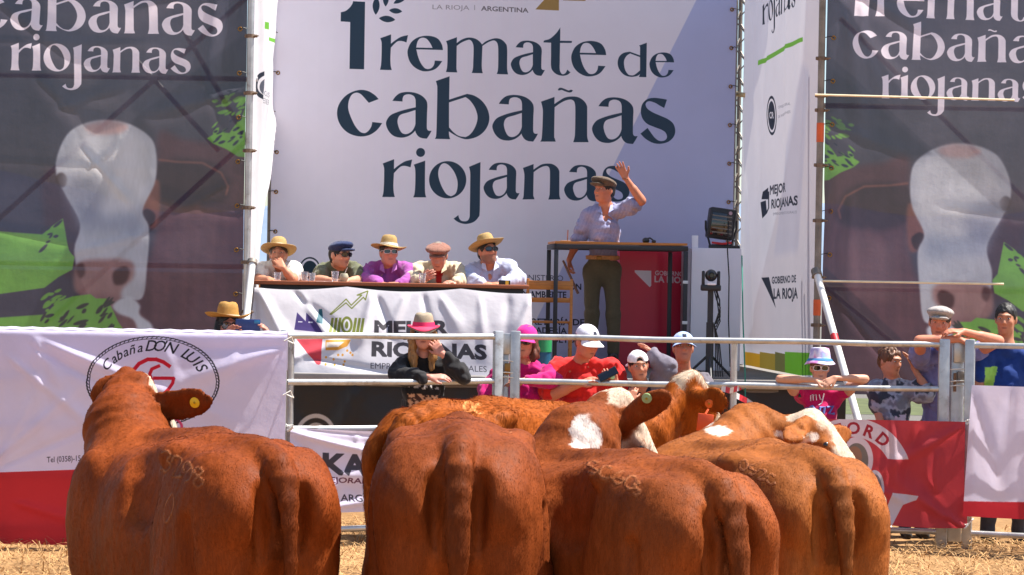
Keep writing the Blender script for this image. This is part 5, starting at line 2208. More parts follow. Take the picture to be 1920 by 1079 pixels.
def dr_d(U, Vv):
    return folds(U, Vv, [(0, .3, 30, .10, 1.3, .06), (0, .35, 55, .08, 1.5, -.045), (0, .3, 12, .09, 1.2, .04), (.45, .45, -25, .09, .9, .045), (.15, .5, 82, .09, 1.6, .05), (.3, .5, 85, .06, 1.3, -.03),
                         (0, 1.6, 20, .08, 1.0, .03), (.05, 2.1, 100, .09, 1.7, .06), (.25, 2.2, 92, .08, 1.7, -.03), (1.0, 2.3, 8, .05, 1.2, .02), (0, 3.0, 48, .05, 1.6, .05)], .034, .9, 14)


eyelets(DR, dr, (.06,), 11)
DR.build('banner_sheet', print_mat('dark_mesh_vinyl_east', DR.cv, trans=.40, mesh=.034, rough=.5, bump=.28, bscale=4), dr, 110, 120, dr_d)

# ------------------------------------------------------------------ pale wing banners between the backdrop and the front posts
A = W(1391, 300, 21.95)
Bp = W(1531, 300, 18.95)
WR = Sheet((A.x, A.y), (Bp.x, Bp.y), FLOOR + .02, 4.97, 260, (214, 213, 222))
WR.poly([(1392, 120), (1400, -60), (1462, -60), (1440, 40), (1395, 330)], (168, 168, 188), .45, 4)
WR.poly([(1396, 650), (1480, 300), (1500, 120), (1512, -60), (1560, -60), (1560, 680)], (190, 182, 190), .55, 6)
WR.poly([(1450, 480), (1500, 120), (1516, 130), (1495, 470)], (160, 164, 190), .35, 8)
WR.word('riojanas', 0, 1429, 47, 1491, 12, (44, 50, 62))
WR.poly([(1422, 114), (1502, 70), (1502, 78), (1422, 123)], (106, 166, 62))
DK = (42, 48, 60)
WR.ellipse(1448, 217, 9.2, 37, DK, inner=.86)
WR.ellipse(1448, 217, 6.4, 27, DK)
WR.text('CR', 1444, 222, 1452, 222, 12, (200, 200, 208), bold=.03)
WR.text('CONSEJO FEDERAL', 1460, 204, 1484, 197, 5, (120, 122, 136))
WR.text('DE INVERSIONES', 1460, 222, 1484, 212, 5, (120, 122, 136))
WR.text('MEJOR', 1443, 365, 1475, 359, 17, DK, bold=.03)
WR.text('RIOJANAS', 1446, 391, 1492, 384, 17, DK, bold=.03)
WR.text('EMPRENDIMIENTOS RURALES', 1449, 404, 1491, 400, 5, (120, 122, 136))
WR.poly([(1431, 360), (1440, 352), (1440, 374), (1429, 374)], DK)
WR.poly([(1427, 380), (1436, 376), (1438, 400), (1430, 410)], DK)
WR.stroke([(1441, 360), (1441, 390), (1437, 400)], 2, DK)
WR.poly([(1427, 521), (1441, 520), (1453, 578)], DK)
WR.text('GOBIERNO DE', 1446, 532, 1492, 529, 13, DK, bold=.03)
WR.text('LA RIOJA', 1449, 560, 1496, 559, 19, DK, bold=.035)
# coloured strip along the foot of the sheet
for x0, x1, c in ((1396, 1424, (196, 150, 40)), (1424, 1452, (150, 130, 52)), (1452, 1470, (104, 104, 60)), (1470, 1560, (98, 160, 44))):
    WR.poly([(x0, 660), (x1, 664), (x1, 704), (x0, 704)], c)
wr_ = thing('wing_banner', 'pale wing banner with sponsor logos at the right end of the stage', 'banner', (A.x, A.y, FLOOR))


def wr_d(U, Vv):
    L = WR.L
    return folds(U, Vv, [(.3, -.2, 76, .12, 3.0, .030), (1.0, -.2, 96, .12, 3.4, -.022), (1.8, -.1, 84, .14, 3.2, .025), (2.5, -.1, 95, .12, 3.5, -.022), (.15, 1.9, 78, .14, 2.2, -.05)], .020, .8, 8)


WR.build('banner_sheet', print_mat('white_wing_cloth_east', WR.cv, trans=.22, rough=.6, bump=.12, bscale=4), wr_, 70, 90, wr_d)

A = W(468, 300, 18.95)
Bp = W(508, 300, 21.15)
WL = Sheet((A.x, A.y), (Bp.x, Bp.y), FLOOR + .1, 5.3, 260, (222, 220, 224))
GRN = (110, 180, 60)
WL.poly([(482, 32), (496, 45), (496, 58), (482, 46)], GRN)
WL.poly([(498, 66), (505, 74), (505, 82), (498, 72)], GRN)
WL.ellipse(482, 160, 4.5, 27, DK, inner=.72)
WL.ellipse(482, 163, 2.5, 16, (90, 94, 106))
WL.text('CONSEJO', 487, 178, 503, 186, 10, (120, 122, 134))
WL.text('FEDERAL', 487, 192, 503, 200, 10, (120, 122, 134))
wl_ = thing('wing_banner', 'creased white wing banner seen edge-on beside the left scaffold post', 'banner', (A.x, A.y, FLOOR))


def wl_d(U, Vv):
    return folds(U, Vv, [(2.2, .2, 118, .12, 2.2, .04), (2.2, 1.1, 120, .10, 1.8, -.035), (2.2, 1.7, 118, .10, 1.4, .05), (2.2, 2.2, 125, .1, 1.4, -.04), (.3, .2, 80, .10, 2.6, .06), (1.1, -.2, 90, .12, 2.4, .05)], .03, 1.0, 3)


def wl_w(U, Vv):
    k = sstep(1.7, 3.4, Vv)
    return U * (1 - .55 * k * sstep(0, 1, U / WL.L)), Vv


WL.build('banner_sheet', print_mat('white_wing_cloth_west', WL.cv, trans=.3, rough=.6, bump=.12, bscale=4), wl_, 60, 90, wl_d, wl_w)

# ------------------------------------------------------------------ scaffolding
coup_m = M('clamp_steel', (0.20, 0.14, 0.10), rough=.7, metal=.3, var=.4, vscale=20)


def scaffold(label, X, Y, top, couplers, mat=galv_d, braces=(), ledgers=(), orange=()):
    t = thing('scaffold_post', label, 'scaffold', (X, Y, 0))
    MB().tube([(X, Y, .02), (X, Y, top)], .030, 12).build('standard', mat, t)
    MB().box((X, Y, .012), (.15, .15, .012)).build('base_plate', mat, t)
    for z in couplers:
        mb = MB().tube([(X, Y, z - .016), (X, Y, z + .016)], .037, 12)
        mb.box((X + .045, Y - .01, z), (.035, .026, .026), bev=.006)
        mb.tube([(X + .03, Y - .035, z), (X + .075, Y - .035, z)], .006, 6)
        mb.box((X - .042, Y - .005, z), (.02, .03, .03), bev=.006)
        mb.build('coupler', coup_m, t)
    for a, b in ledgers:
        MB().tube([a, b], .0245, 10).build('ledger', mat, t)
    for a, b in braces:
        MB().tube([a, b], .024, 10).build('brace', mat, t)
    for z0, z1 in orange:
        MB().tube([(X, Y, z0), (X, Y, z1)], .0335, 12).build('orange_sleeve', M('orange_tape', srgb(214, 92, 40), rough=.5), t)
    return t


pl = W(466, 300, 18.75)
zs = lambda py, Y=18.75, px=466: W(px, py, Y).z
scaffold('rust-stained scaffold post with clamps at the left edge of the stage', pl.x, pl.y, 5.6, [zs(y) for y in (68, 175, 283, 390, 492, 585)], galv,
         braces=[(V(pl.x, 19.35, 4.6), V(pl.x - 2.6, 19.35, 2.2)), (V(pl.x - .1, 19.4, 3.2), V(pl.x - 1.9, 19.4, 1.5)), (V(pl.x - .7, 19.45, 4.2), V(pl.x - .1, 19.45, 3.2)), (V(pl.x - 1.1, 19.38, 3.9), V(pl.x - .35, 19.38, 3.1))],
         ledgers=[(V(pl.x, 19.32, 3.75), V(pl.x - 3.1, 19.32, 3.75)), (V(pl.x, 19.32, 2.05), V(pl.x - 3.1, 19.32, 2.05)), (V(pl.x, 19.3, 4.75), V(pl.x - 3.1, 19.3, 4.75))])
pr = W(1537, 300, 18.75)
zr = lambda py: W(1537, py, 18.75).z
scaffold('dark scaffold post with orange sleeves at the right edge of the stage', pr.x, pr.y, 5.6, [zr(y) for y in (110, 180, 207, 310, 414, 520, 610)], galv_d,
         braces=[(V(pr.x + .25, 19.35, 4.4), V(pr.x + 2.9, 19.35, 1.9)), (V(pr.x, 19.4, 2.1), V(pr.x + 1.5, 19.4, .9))],
         ledgers=[(V(pr.x, 19.3, 1.95), V(pr.x + 2.9, 19.3, 1.95)), (V(pr.x, 19.3, 3.6), V(pr.x + 2.9, 19.3, 3.6))], orange=[(zr(267), zr(231)), (zr(592), zr(562))])
for i, (x, y, lb) in enumerate(((pl.x - 2.9, 19.3, 'bare scaffold post at the outer left end behind the dark banner'), (pr.x + 2.6, 19.3, 'bare scaffold post at the outer right end behind the dark banner'))):
    scaffold(lb, x, y, 5.4, [1.2, 3.6], galv_d)
# truss in the gap right of the backdrop
tr0 = W(1386, 300, 22.05)
tt = thing('lattice_truss', 'brown lattice truss standing in the gap right of the backdrop', 'truss', (tr0.x, tr0.y, 0))
for dx, dy in ((-.06, 0), (.06, .0), (0, .12)):
    MB().tube([(tr0.x + dx, tr0.y + dy, .02), (tr0.x + dx, tr0.y + dy, 5.6)], .022, 8).build('chord', galv_d, tt)
lat = MB()
z = .2
k = 1
while z < 5.5:
    lat.tube([(tr0.x - .06 * k, tr0.y, z), (tr0.x + .06 * k, tr0.y, z + .14)], .007, 6)
    lat.tube([(tr0.x - .06 * k, tr0.y, z), (tr0.x, tr0.y + .12, z + .14)], .007, 6)
    z += .14
    k = -k
lat.build('lacing', galv_d, tt)
gl = W(1386, 178, 21.9)
lg = thing('cross_tube', 'short bright tube joining the truss to the wing banner', 'pole', (gl.x, gl.y, gl.z))
MB().tube([W(1377, 176, 22.0), W(1397, 179, 21.85)], .026, 10).build('tube', M('gilded_old_tube', srgb(196, 172, 126), rough=.4, metal=.4), lg)
for (x0, x1, y0, y1, lb) in ((1528, 1842, 178, 188, 'added thin tube standing for light leaking through the right banner below the wordmark'), (1528, 1822, 527, 533, 'added thin tube standing for light leaking low through the right banner')):
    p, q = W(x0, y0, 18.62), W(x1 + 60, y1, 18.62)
    t = thing('light_leak_tube', lb, 'pole', tuple(p))
    MB().tube([p, q], .0095, 8).build('tube', M('light_leak_cream', srgb(232, 214, 180), rough=.5), t)  # added tube, its cream colour stands for light leaking past a pole behind

# leaning white props
for (a, ya, b, yb, lb) in (((1531, 512), 18.6, (1612, 800), 17.6, 'white raking prop leaning from the right scaffold post to the ground'),
                           ((473, 492), 18.6, (455, 660), 18.1, 'white raking prop at the foot of the left wing banner')):
    p = W(*a, ya)
    q = W(*b, yb)
    d = (q - p)
    q = p + d * ((p.z - .02) / (p.z - q.z))
    t = thing('raking_prop', lb, 'pole', (q.x, q.y, 0))
    MB().tube([p, q], .031, 12).build('tube', white_metal, t)
    MB().tube([p + d * .02 - V(0, 0, 0), p - d * .02], .045, 10).build('coupler', galv_d, t)
    if a[0] > 1000:
        s0, s1 = p.lerp(q, .255), p.lerp(q, .285)
        MB().tube([s0, s1], .0322, 12).build('red_sticker', M('red_sticker', srgb(200, 40, 50), rough=.5), t)


# =================================================================== RING FENCE
TOPZ = 1.545
RAILS = (1.545, 1.205, .865, .50, .125)


def fpt(px, Y, z):
    """fence line point under pixel column px at distance Y"""
    d = ray(px, 640)
    p = V(0, 0, CAMH) + d * (Y / d.y)
    return V(p.x, p.y, z)


def fence_panel(label, pxa, Ya, pxb, Yb, posts=(), mids=()):
    a, b = fpt(pxa, Ya, 0), fpt(pxb, Yb, 0)
    t = thing('ring_fence', label, 'fence', tuple(a.lerp(b, .5)), 'tubular panels of the ring fence')
    d = (b - a)
    n = max(2, int(d.length / .5))
    for i, z in enumerate(RAILS):
        pts = []
        for k in range(n + 1):
            p = a + d * (k / n)
            pts.append(V(p.x, p.y, z + .004 * math.sin(k * 2.1 + i)))
        MB().tube(pts, .0225, 12, flat=.8).build('rail', galv, t)
    for p, w in posts:
        q = a + d * p
        MB().box((q.x, q.y + .002, TOPZ / 2 + .02), (w, .05, TOPZ + .05), Matrix.Rotation(math.atan2(d.y, d.x), 3, 'Z'), bev=.012).build('end_post', galv, t)
    for p in mids:
        q = a + d * p
        MB().tube([(q.x, q.y + .030, .02), (q.x, q.y + .030, TOPZ)], .026, 12).build('upright', galv, t)
    return t


fence_panel('fence panel hidden behind the white banner with the oval emblem', -260, 15.3, 536, 15.45, [(.995, .05)], [(.35,), (.7,)] and (.35, .7))
fence_panel('fence panel of bare rails in front of the white table cloth banner', 540, 15.5, 936, 16.25, [(.995, .075)], (.012,))
fence_panel('long fence panel of bare rails right of the centre gate posts', 962, 16.3, 1776, 16.2, [(.006, .078), (.994, .085)], (.512,))
fence_panel('fence panel running out of the picture on the right', 1816, 16.15, 2250, 15.6, [(.008, .075)], (.5,))

# gate posts: flat plate, bolt and latch between the panels
for px, Y, w, lb, nl in ((949, 16.33, .055, 'gate post with brass latch between the bare fence panels', 1), (1797, 16.24, .10, 'gate post with latch box between the right fence panels', 2)):
    q = fpt(px, Y, 0)
    t = thing('gate_post', lb, 'post', tuple(q))
    MB().box((q.x, q.y + .03, .80), (w, .06, 1.52), bev=.01).build('post_tube', galv, t)
    MB().box((q.x + .012, q.y - .015, 1.49), (.10, .03, .16), bev=.008).build('head_plate', galv, t)
    MB().box((q.x + .018, q.y - .03, 1.30), (.055, .035, .085), bev=.006).build('latch', brass if nl == 1 else galv_d, t)
    MB().tube([(q.x - .03, q.y - .045, 1.33), (q.x - .03, q.y - .045, 1.25), (q.x - .03, q.y - .045, 1.19)], .012, 8).build('bolt', rust, t)
    for z in (1.36, 1.27, 1.235):
        pts = [(q.x + .085 * math.cos(a), q.y - .01 + .055 * math.sin(a), z + .004 * math.sin(a * 3)) for a in np.linspace(0, 2 * math.pi, 17)]
        MB().tube(pts, .0045, 6).build('wire_tie', rope_white, t)

# ------------------------------------------------------------------ banners tied to the fence
YB = 15.36
A = W(-60, 640, YB)
Bp = W(539, 640, YB)
DON = Sheet((A.x, A.y - .03), (Bp.x, Bp.y - .03), .02, TOPZ + .03, 330, (226, 219, 246))
OV = (30, 30, 40)
DON.ellipse(288, 715, 125, 84.5, OV, inner=.982)
DON.ellipse(288, 715, 120, 80, OV, inner=.988)
for k in range(86):
    a = 2 * math.pi * k / 86
    DON.stroke([(288 + 120 * math.cos(a), 715 + 80 * math.sin(a)), (288 + 125 * math.cos(a + .05), 715 + 84.5 * math.sin(a + .05))], 1.1, OV)
DON.arc_text('Cabaña', 288, 722, 92, 64, 154, 101, 25, OV, bold=.004, shear=.35)
DON.arc_text("DO'N", 288, 722, 92, 64, 97, 64, 29, OV, bold=.004, shear=.3)
DON.arc_text('LUIS', 288, 722, 92, 64, 56, 20, 29, OV, bold=.004, shear=.3)
RD = (210, 28, 52)
DON.stroke([(248, 707), (252, 694), (262, 682), (278, 674), (294, 674), (308, 679), (320, 687)], 7, RD)
DON.stroke([(300, 686), (286, 692), (282, 702), (286, 712), (290, 722), (289, 730)], 6, RD)
DON.stroke([(290, 709), (328, 709), (326, 718), (318, 730), (308, 740)], 6, RD)
DON.stroke([(226, 706), (233, 708), (237, 701)], 4, RD)
DON.ellipse(318, 800, 26, 18, (214, 60, 110), .9, inner=.8)
DON.text('Tel (0358)-154 329817', 89, 867, 196, 862, 11, (52, 46, 62))
DON.text('CRIADORES DE BRAFORD', 210, 850, 410, 846, 10, (52, 46, 62))
DON.poly([(-120, 890), (160, 880), (560, 866), (560, 1060), (-120, 1060)], (206, 52, 58))
don = thing('fence_banner', 'white and red banner with an oval emblem hung over the left fence rail', 'banner', (A.x, A.y, 0))


def don_d(U, Vv):
    L = DON.L
    f = folds(U, Vv, [(.45, .05, 22, .05, 1.9, .030), (.45, .12, 28, .045, 1.7, -.024), (.3, .2, 38, .05, 1.3, .022), (.45, .0, 60, .06, .9, .02), (.5, .0, 85, .05, 1.2, .015), (L, .1, 160, .07, 1.2, .025), (L, .1, 178, .05, 1.0, -.018), (L - .3, .02, 115, .04, .5, .012),
                     (.2, .98, -42, .04, 1.0, .026), (.22, 1.02, -25, .035, 1.2, -.022), (.2, 1.05, -62, .04, .9, .022), (1.4, .05, 70, .06, .6, .012), (.35, 1.25, 15, .05, .8, .025), (L, 1.2, 190, .06, 1.2, .02)], .022, 1.3, 31)
    bag = .05 * np.sin(np.clip(Vv / 1.0, 0, 1) * math.pi) * (.4 + .6 * np.sin(U * 1.6))
    roll = -.030 * np.exp(-(Vv / .020) ** 2)
    return f * sstep(.02, .2, Vv) + bag * .6 + roll + .012


DON.build('banner_sheet', print_mat('white_red_fence_cloth', DON.cv, trans=.40, rough=.7, bump=.14, bscale=7), don, 130, 110, don_d)
# the fold that goes over the rail and down behind it
bk_ = MB()
n = 60
ring = [(-.022, .0), (-.026, .018), (-.012, .034), (.012, .036), (.034, .026), (.040, 0), (.042, -.25)]
vs = []
for i in range(n + 1):
    u = DON.L * i / n
    for (w, z) in ring:
        p = DON.pos(u, .03, 0)
        vs.append((p.x, p.y + .03 + w, TOPZ + z + .003 * math.sin(i * 1.7)))
m_ = len(ring)
fs = [(i * m_ + k, (i + 1) * m_ + k, (i + 1) * m_ + k + 1, i * m_ + k + 1) for i in range(n) for k in range(m_ - 1)]
bk_.add(vs, fs).build('rail_fold', pmat('white_fence_cloth', srgb(214, 208, 226), rough=.7, var=.05, trans=.3), don)
for u in (.03, 1.0, 2.2):
    p = DON.pos(DON.L - .02, .05 + u * .4, .02)
    MB().tube([p, p + V(.05, .02, .03), p + V(.07, .05, -.02), p + V(.02, .06, .0)], .005, 6).build('tie', rope_white, don)

# KAY banner low on the bare panel
A = W(546, 800, 15.48)
Bp = W(960, 800, 16.2)
KAY = Sheet((A.x, A.y - .04), (Bp.x, Bp.y - .04), W(560, 963, 15.5).z, W(552, 802, 15.48).z, 330, (216, 209, 232))
KAY.text('KAY', 605, 886, 728, 887, 40, (70, 68, 80), bold=.045)
KAY.text('MEJORANDO', 603, 902.5, 724, 905, 11, (96, 56, 84), bold=.02)
KAY.text('ARGENTINA', 639, 939, 752, 941, 14, (54, 50, 62), bold=.01)
ky = thing('fence_banner', 'white banner printed KAY tied low on the fence behind the second bull', 'banner', (A.x, A.y, 0))


def ky_d(U, Vv):
    return folds(U, Vv, [(0, .03, 12, .035, 1.2, .030), (0, .0, 3, .02, 1.6, -.012), (0, .05, 40, .04, .8, -.02), (0, .6, -30, .05, .7, .025), (.5, 0, 80, .05, .6, .012), (0, .3, 5, .05, .9, .015), (.2, .6, -8, .04, 1.2, .02)], .02, 1.8, 41)


KAY.build('banner_sheet', print_mat('white_lower_fence_cloth', KAY.cv, trans=.25, rough=.7, bump=.12, bscale=8), ky, 80, 50, ky_d, lambda U, Vv: (U, Vv + .035 * np.sin(U / KAY.L * math.pi) * (1 - Vv / KAY.H)))
for z in (0, KAY.H):
    p = KAY.pos(0, z, .0)
    kn = MB()
    for k in range(3):
        kn.tube([p + V(.02 * math.cos(a + k), -.02 + .02 * math.sin(a), .02 * math.sin(a * 1.3 + k)) for a in np.linspace(0, 6, 9)], .008, 6)
    kn.tube([p, p + V(-.05, .03, .03), p + V(-.06, .06, .0)], .006, 6)
    kn.build('knotted_tie', rope_white, ky)

# red breed banner on the right
A = W(1262, 800, 16.2)
Bp = W(1806, 800, 16.1)
BRA = Sheet((A.x, A.y - .06), (Bp.x, Bp.y - .06), W(1750, 984, 16.1).z, W(1560, 786, 16.1).z, 330, (188, 62, 70))
PALE = (214, 194, 204)
cx, cy = 1596, 900
arc_o = [(cx + 114 * math.cos(t), cy - 116 * math.sin(t)) for t in np.linspace(math.radians(176), math.radians(20), 40)]
arc_i = [(cx + 78 * math.cos(t), cy - 80 * math.sin(t)) for t in np.linspace(math.radians(30), math.radians(176), 40)]
BRA.polys([arc_o + arc_i], PALE)
BRA.arc_text('BRAFORD', cx, cy, 84, 86, 162, 42, 31, (158, 40, 54), bold=.03, shear=0)
BRA.ellipse(1606, 862, 31, 42, PALE)
BRA.ellipse(1606, 864, 22, 32, (120, 110, 104))
BRA.ellipse(1602, 858, 14, 20, (150, 110, 90))
BRA.ellipse(1640, 914, 17, 32, (196, 186, 200))
BRA.ellipse(1641, 914, 11, 24, (120, 112, 122))
BRA.poly([(1672, 922), (1720, 926), (1716, 934), (1692, 944), (1672, 982), (1660, 984), (1662, 952)], (206, 196, 210))
br = thing('fence_banner', 'red breed banner with a pale lettered arc hung on the right fence panel', 'banner', (A.x, A.y, 0))


def br_d(U, Vv):
    L, H = BRA.L, BRA.H
    return folds(U, Vv, [(L, .02, 150, .05, .9, .03), (L - .55, .02, 84, .06, .85, .035), (L - .35, .02, 100, .07, .8, -.03), (L - .02, H, 215, .05, .7, .04), (L - .1, H, 240, .05, .6, -.03), (L - .62, .05, 90, .02, .9, .014), (L - .2, .2, 95, .05, .6, .03),
                         (L - .7, .5, 20, .05, .5, .02), (.6, .02, 60, .08, .8, .03), (L - 1.0, .7, 10, .05, .8, .02)], .030, 1.7, 51)


BRA.build('banner_sheet', print_mat('red_fence_cloth', BRA.cv, trans=.32, rough=.65, bump=.14, bscale=7), br, 110, 50, br_d,
          lambda U, Vv: (U + .03 * sstep(.5, 1, Vv / BRA.H) * sstep(.8, 1, U / BRA.L), Vv + .02 * np.sin(U * 4) * (Vv / BRA.H)))
for v in (.0, BRA.H):
    p = BRA.pos(BRA.L, v, .0)
    kn = MB().tube([p, p + V(.05, .02, .02), p + V(.09, .06, .05)], .006, 6)
    for k in range(3):
        kn.tube([p + V(.02 + .014 * math.cos(a + k), -.015 + .014 * math.sin(a), .016 * math.sin(a * 1.3 + k)) for a in np.linspace(0, 6, 9)], .006, 6)
    kn.build('knotted_tie', rope_white, br)

# white sheet with red foot, far right
A = W(1818, 800, 16.0)
Bp = W(2160, 800, 15.6)
EDG = Sheet((A.x, A.y - .05), (Bp.x, Bp.y - .05), W(1830, 968, 16).z, W(1826, 722, 16).z, 200, (222, 214, 236))
EDG.poly([(1800, 940), (2200, 944), (2200, 1000), (1800, 1000)], (190, 46, 56))
eg = thing('fence_banner', 'white cloth banner with a red foot at the right edge of the picture', 'banner', (A.x, A.y, 0))
EDG.build('banner_sheet', print_mat('white_edge_cloth', EDG.cv, trans=.35, rough=.7, bump=.14, bscale=7), eg, 40, 40,
          lambda U, Vv: folds(U, Vv, [(0, .02, 70, .05, 1.0, .03), (0, .05, 85, .04, 1.0, -.02), (.3, 0, 95, .06, 1.0, .03)], .02, 2, 4), lambda U, Vv: (U + .05 * (Vv / EDG.H) * (1 - U / EDG.L) * -1, Vv))

# barrier tape sagging between the posts
tp = [W(1372, 738, 16.25), W(1400, 752, 16.35), W(1425, 770, 16.4), W(1445, 780, 16.4), W(1464, 786, 16.4)]
for j, (pts, lb) in enumerate(((tp, 'red and white barrier tape sagging below the middle rail'), ([W(1352, 728, 16.24), W(1368, 733, 16.2), W(1382, 729, 16.22), W(1390, 726, 16.25)], 'short red and white tape end wound round the fence upright'))):
    t = thing('barrier_tape', lb, 'tape', tuple(pts[0]))
    k = 0
    for i in range(len(pts) - 1):
        for s in range(4):
            p, q = pts[i].lerp(pts[i + 1], s / 4), pts[i].lerp(pts[i + 1], (s + 1) / 4)
            red = (k // 2) % 2
            w = V(0, 0, .022)
            tw = V(.004, .012 * math.sin(k), 0)
            MB().add([p - w, q - w, q + w + tw, p + w + tw], [(0, 1, 2, 3)]).build('tape_stripe', M('tape_red', srgb(205, 50, 60), rough=.4) if red else M('tape_white', srgb(220, 214, 214), rough=.4), t)
            k += 1
t = thing('wire_coil', 'loop of pale wire wound round the fence upright foot', 'wire', tuple(W(1378, 780, 16.2)))
c0 = W(1378, 782, 16.2)
MB().tube([c0 + V(.045 * math.cos(a), -.02 + .04 * math.sin(a), .02 * math.sin(a * .7)) for a in np.linspace(0, 14, 40)], .006, 6).build('wire', rope_white, t)
# hanging bits of wire below the top rail
c0 = W(544, 636, 15.45)
t = thing('hanging_wire', 'thin bent wire hanging from the top rail beside the white banner', 'wire', tuple(c0))
MB().tube([c0, c0 + V(-.005, -.02, -.06), c0 + V(.01, -.02, -.085), c0 + V(.025, -.02, -.06)], .003, 6).build('wire', galv_d, t)
MB().tube([c0 + V(.02, -.02, .0), c0 + V(.022, -.02, -.11)], .003, 6).build('wire', galv_d, t)
# green cord and black cables at the right of the stage
t = thing('green_cord', 'thin green cord hanging beside the white cabinet', 'cord', tuple(W(1396, 790, 18.4)))
MB().tube([W(1391, 480, 18.9), W(1393, 600, 18.5), W(1397, 700, 18.45), W(1398, 800, 18.4)], .006, 6).build('cord', M('green_cord', srgb(40, 130, 110), rough=.7), t)

# =================================================================== STAGE FURNITURE
# long judges' table
YT = 19.0
a, b = W(476, 533, YT), W(992, 533, YT)
tz = (a.z + b.z) / 2
tb = thing('long_table', "long wooden judges' table draped with a printed banner", 'table', ((a.x + b.x) / 2, YT + .35, FLOOR))
MB().box(((a.x + b.x) / 2, YT + .34, tz - .005), (b.x - a.x, .72, .034), bev=.006).build('tabletop', wood_red, tb)
MB().box(((a.x + b.x) / 2, YT + .06, tz - .045), (b.x - a.x - .1, .03, .05)).build('apron', black_metal, tb)
for x in (a.x + .12, b.x - .12):
    for y in (YT + .08, YT + .62):
        MB().box((x, y, (FLOOR + tz) / 2 - .03), (.05, .05, tz - FLOOR - .03)).build('leg', black_metal, tb)
A, Bp = W(476, 620, YT - .05), W(995, 620, YT - .05)
CL = Sheet((A.x, YT - .04), (Bp.x, YT - .04), W(700, 703, YT - .05).z, tz - .030, 400, (214, 209, 214))
PUR, OLV = (74, 58, 118), (124, 132, 58)
CL.poly([(557, 616), (560, 582), (577, 600), (577, 583), (598, 604), (610, 622)], PUR)
CL.poly([(597, 602), (600, 577), (606, 577), (609, 606)], (40, 96, 110))
CL.poly([(563, 599.5), (571, 600), (571, 602), (563, 601.5)], (220, 216, 226))
CL.poly([(582, 600.5), (590, 601), (590, 603.5), (582, 603)], (220, 216, 226))
CL.poly([(562, 634), (610, 634), (609, 680), (606, 682), (602, 681)], (208, 70, 82))
o = [(621, 588), (650, 561), (660, 572), (679, 551), (670, 552), (690, 542), (686, 560), (682, 555), (661, 578), (650, 568), (624, 588)]
CL.stroke(o, 2.2, OLV, close=True)
for k in range(9):
    x = 621 + k * 7.2
    if abs(k - 4) > 1:
        CL.poly([(x + 3, 595), (x + 7.5, 595), (x + 5.0, 624), (x - 1.0, 624)], OLV)
CL.ellipse(653, 609, 11, 16, OLV)
CL.ellipse(653, 609, 6.5, 11, (226, 222, 226))
CL.ellipse(653, 609, 3.2, 7, OLV)
ORG = (216, 152, 62)
CL.polys([[(616, 636), (662, 636), (656, 648), (640, 655), (617, 655)]], ORG)
CL.polys([[(618, 640), (650, 640), (640, 649), (618, 650)]], (226, 214, 200))
for (x, y) in ((618, 668), (632, 672), (648, 664), (662, 660), (618, 681), (634, 682), (652, 676), (666, 664), (656, 656), (640, 664), (650, 682)):
    CL.ellipse(x, y, 2, 2.4, ORG)
GR = (62, 58, 64)
CL.text('MEJOR', 704, 625, 842, 626, 27, GR, bold=.045)
CL.text('RIOJANAS', 700, 665, 910, 672, 27, GR, bold=.045)
CL.text('EMPRENDIMIENTOS RURALES', 699, 689, 909, 696, 11.5, (84, 80, 88))
cl = thing('table_banner', 'white printed banner hanging down the front of the long table', 'banner', (A.x, YT, FLOOR))


def cl_d(U, Vv):
    L, H = CL.L, CL.H
    return .72 * folds(U, Vv, [(.05, .02, 60, .06, .9, .06), (.35, .02, 42, .05, .9, -.045), (.42, .05, 55, .05, .7, .045), (1.05, .03, 100, .06, .7, .045), (1.1, .06, 70, .05, .6, -.04), (1.35, .02, 110, .05, .5, .05), (1.5, .02, 80, .05, .6, -.03), (1.65, .05, 60, .06, .5, .03), (L, .02, 110, .06, .8, .06), (L - .2, .02, 95, .07, .8, -.03),
                         (.2, H * .9, -20, .06, 1.2, .035), (.5, H * .8, 10, .04, 1.3, -.03), (1.2, H, -30, .05, .8, .03), (0, .05, 82, .05, .8, -.05), (2.0, .05, 85, .05, .7, .025)], .035, 1.8, 61) + .05 * sstep(.3, 1.0, Vv / H) * np.sin(U * 2.2 + .5) + .26 * (Vv / H) ** .9


CL.build('banner_sheet', print_mat('white_table_cloth_print', CL.cv, trans=.12, rough=.6, bump=.12, bscale=7), cl, 140, 60, cl_d,
         lambda U, Vv: (U + .03 * (1 - 2 * U / CL.L) * -1 * (Vv / CL.H), Vv + .035 * np.abs(np.sin(U * 3.1 + .6)) * (1 - Vv / CL.H) ** 2))

# things on the long table
glass_m, nt, out = new_mat('clear_plastic_cup')
g1 = N(nt, 'ShaderNodeBsdfGlass', Roughness=.08, IOR=1.15)
g1.inputs['Color'].default_value = (.92, .93, .95, 1)
g2 = N(nt, 'ShaderNodeBsdfDiffuse')
g2.inputs['Color'].default_value = (.6, .6, .64, 1)
gm = N(nt, 'ShaderNodeMixShader', Fac=.25)
nt.links.new(g1.outputs[0], gm.inputs[1])
nt.links.new(g2.outputs[0], gm.inputs[2])
nt.links.new(gm.outputs[0], out.inputs[0])


def cup(px, y, lb, h=.085, r=.034):
    p = W(px, 533, y)
    t = thing('cup', lb, 'cup', (p.x, y, tz + .012), 'clear cups on the long table')
    m = Matrix.Translation((p.x, y, tz + .012))
    MB().lathe([(0, .002), (r * .75, .002), (r, h), (r * 1.04, h), (r * .97, h - .001), (r * .72, .006), (0, .006)], m, 18).build('cup_wall', glass_m, t)
    return t


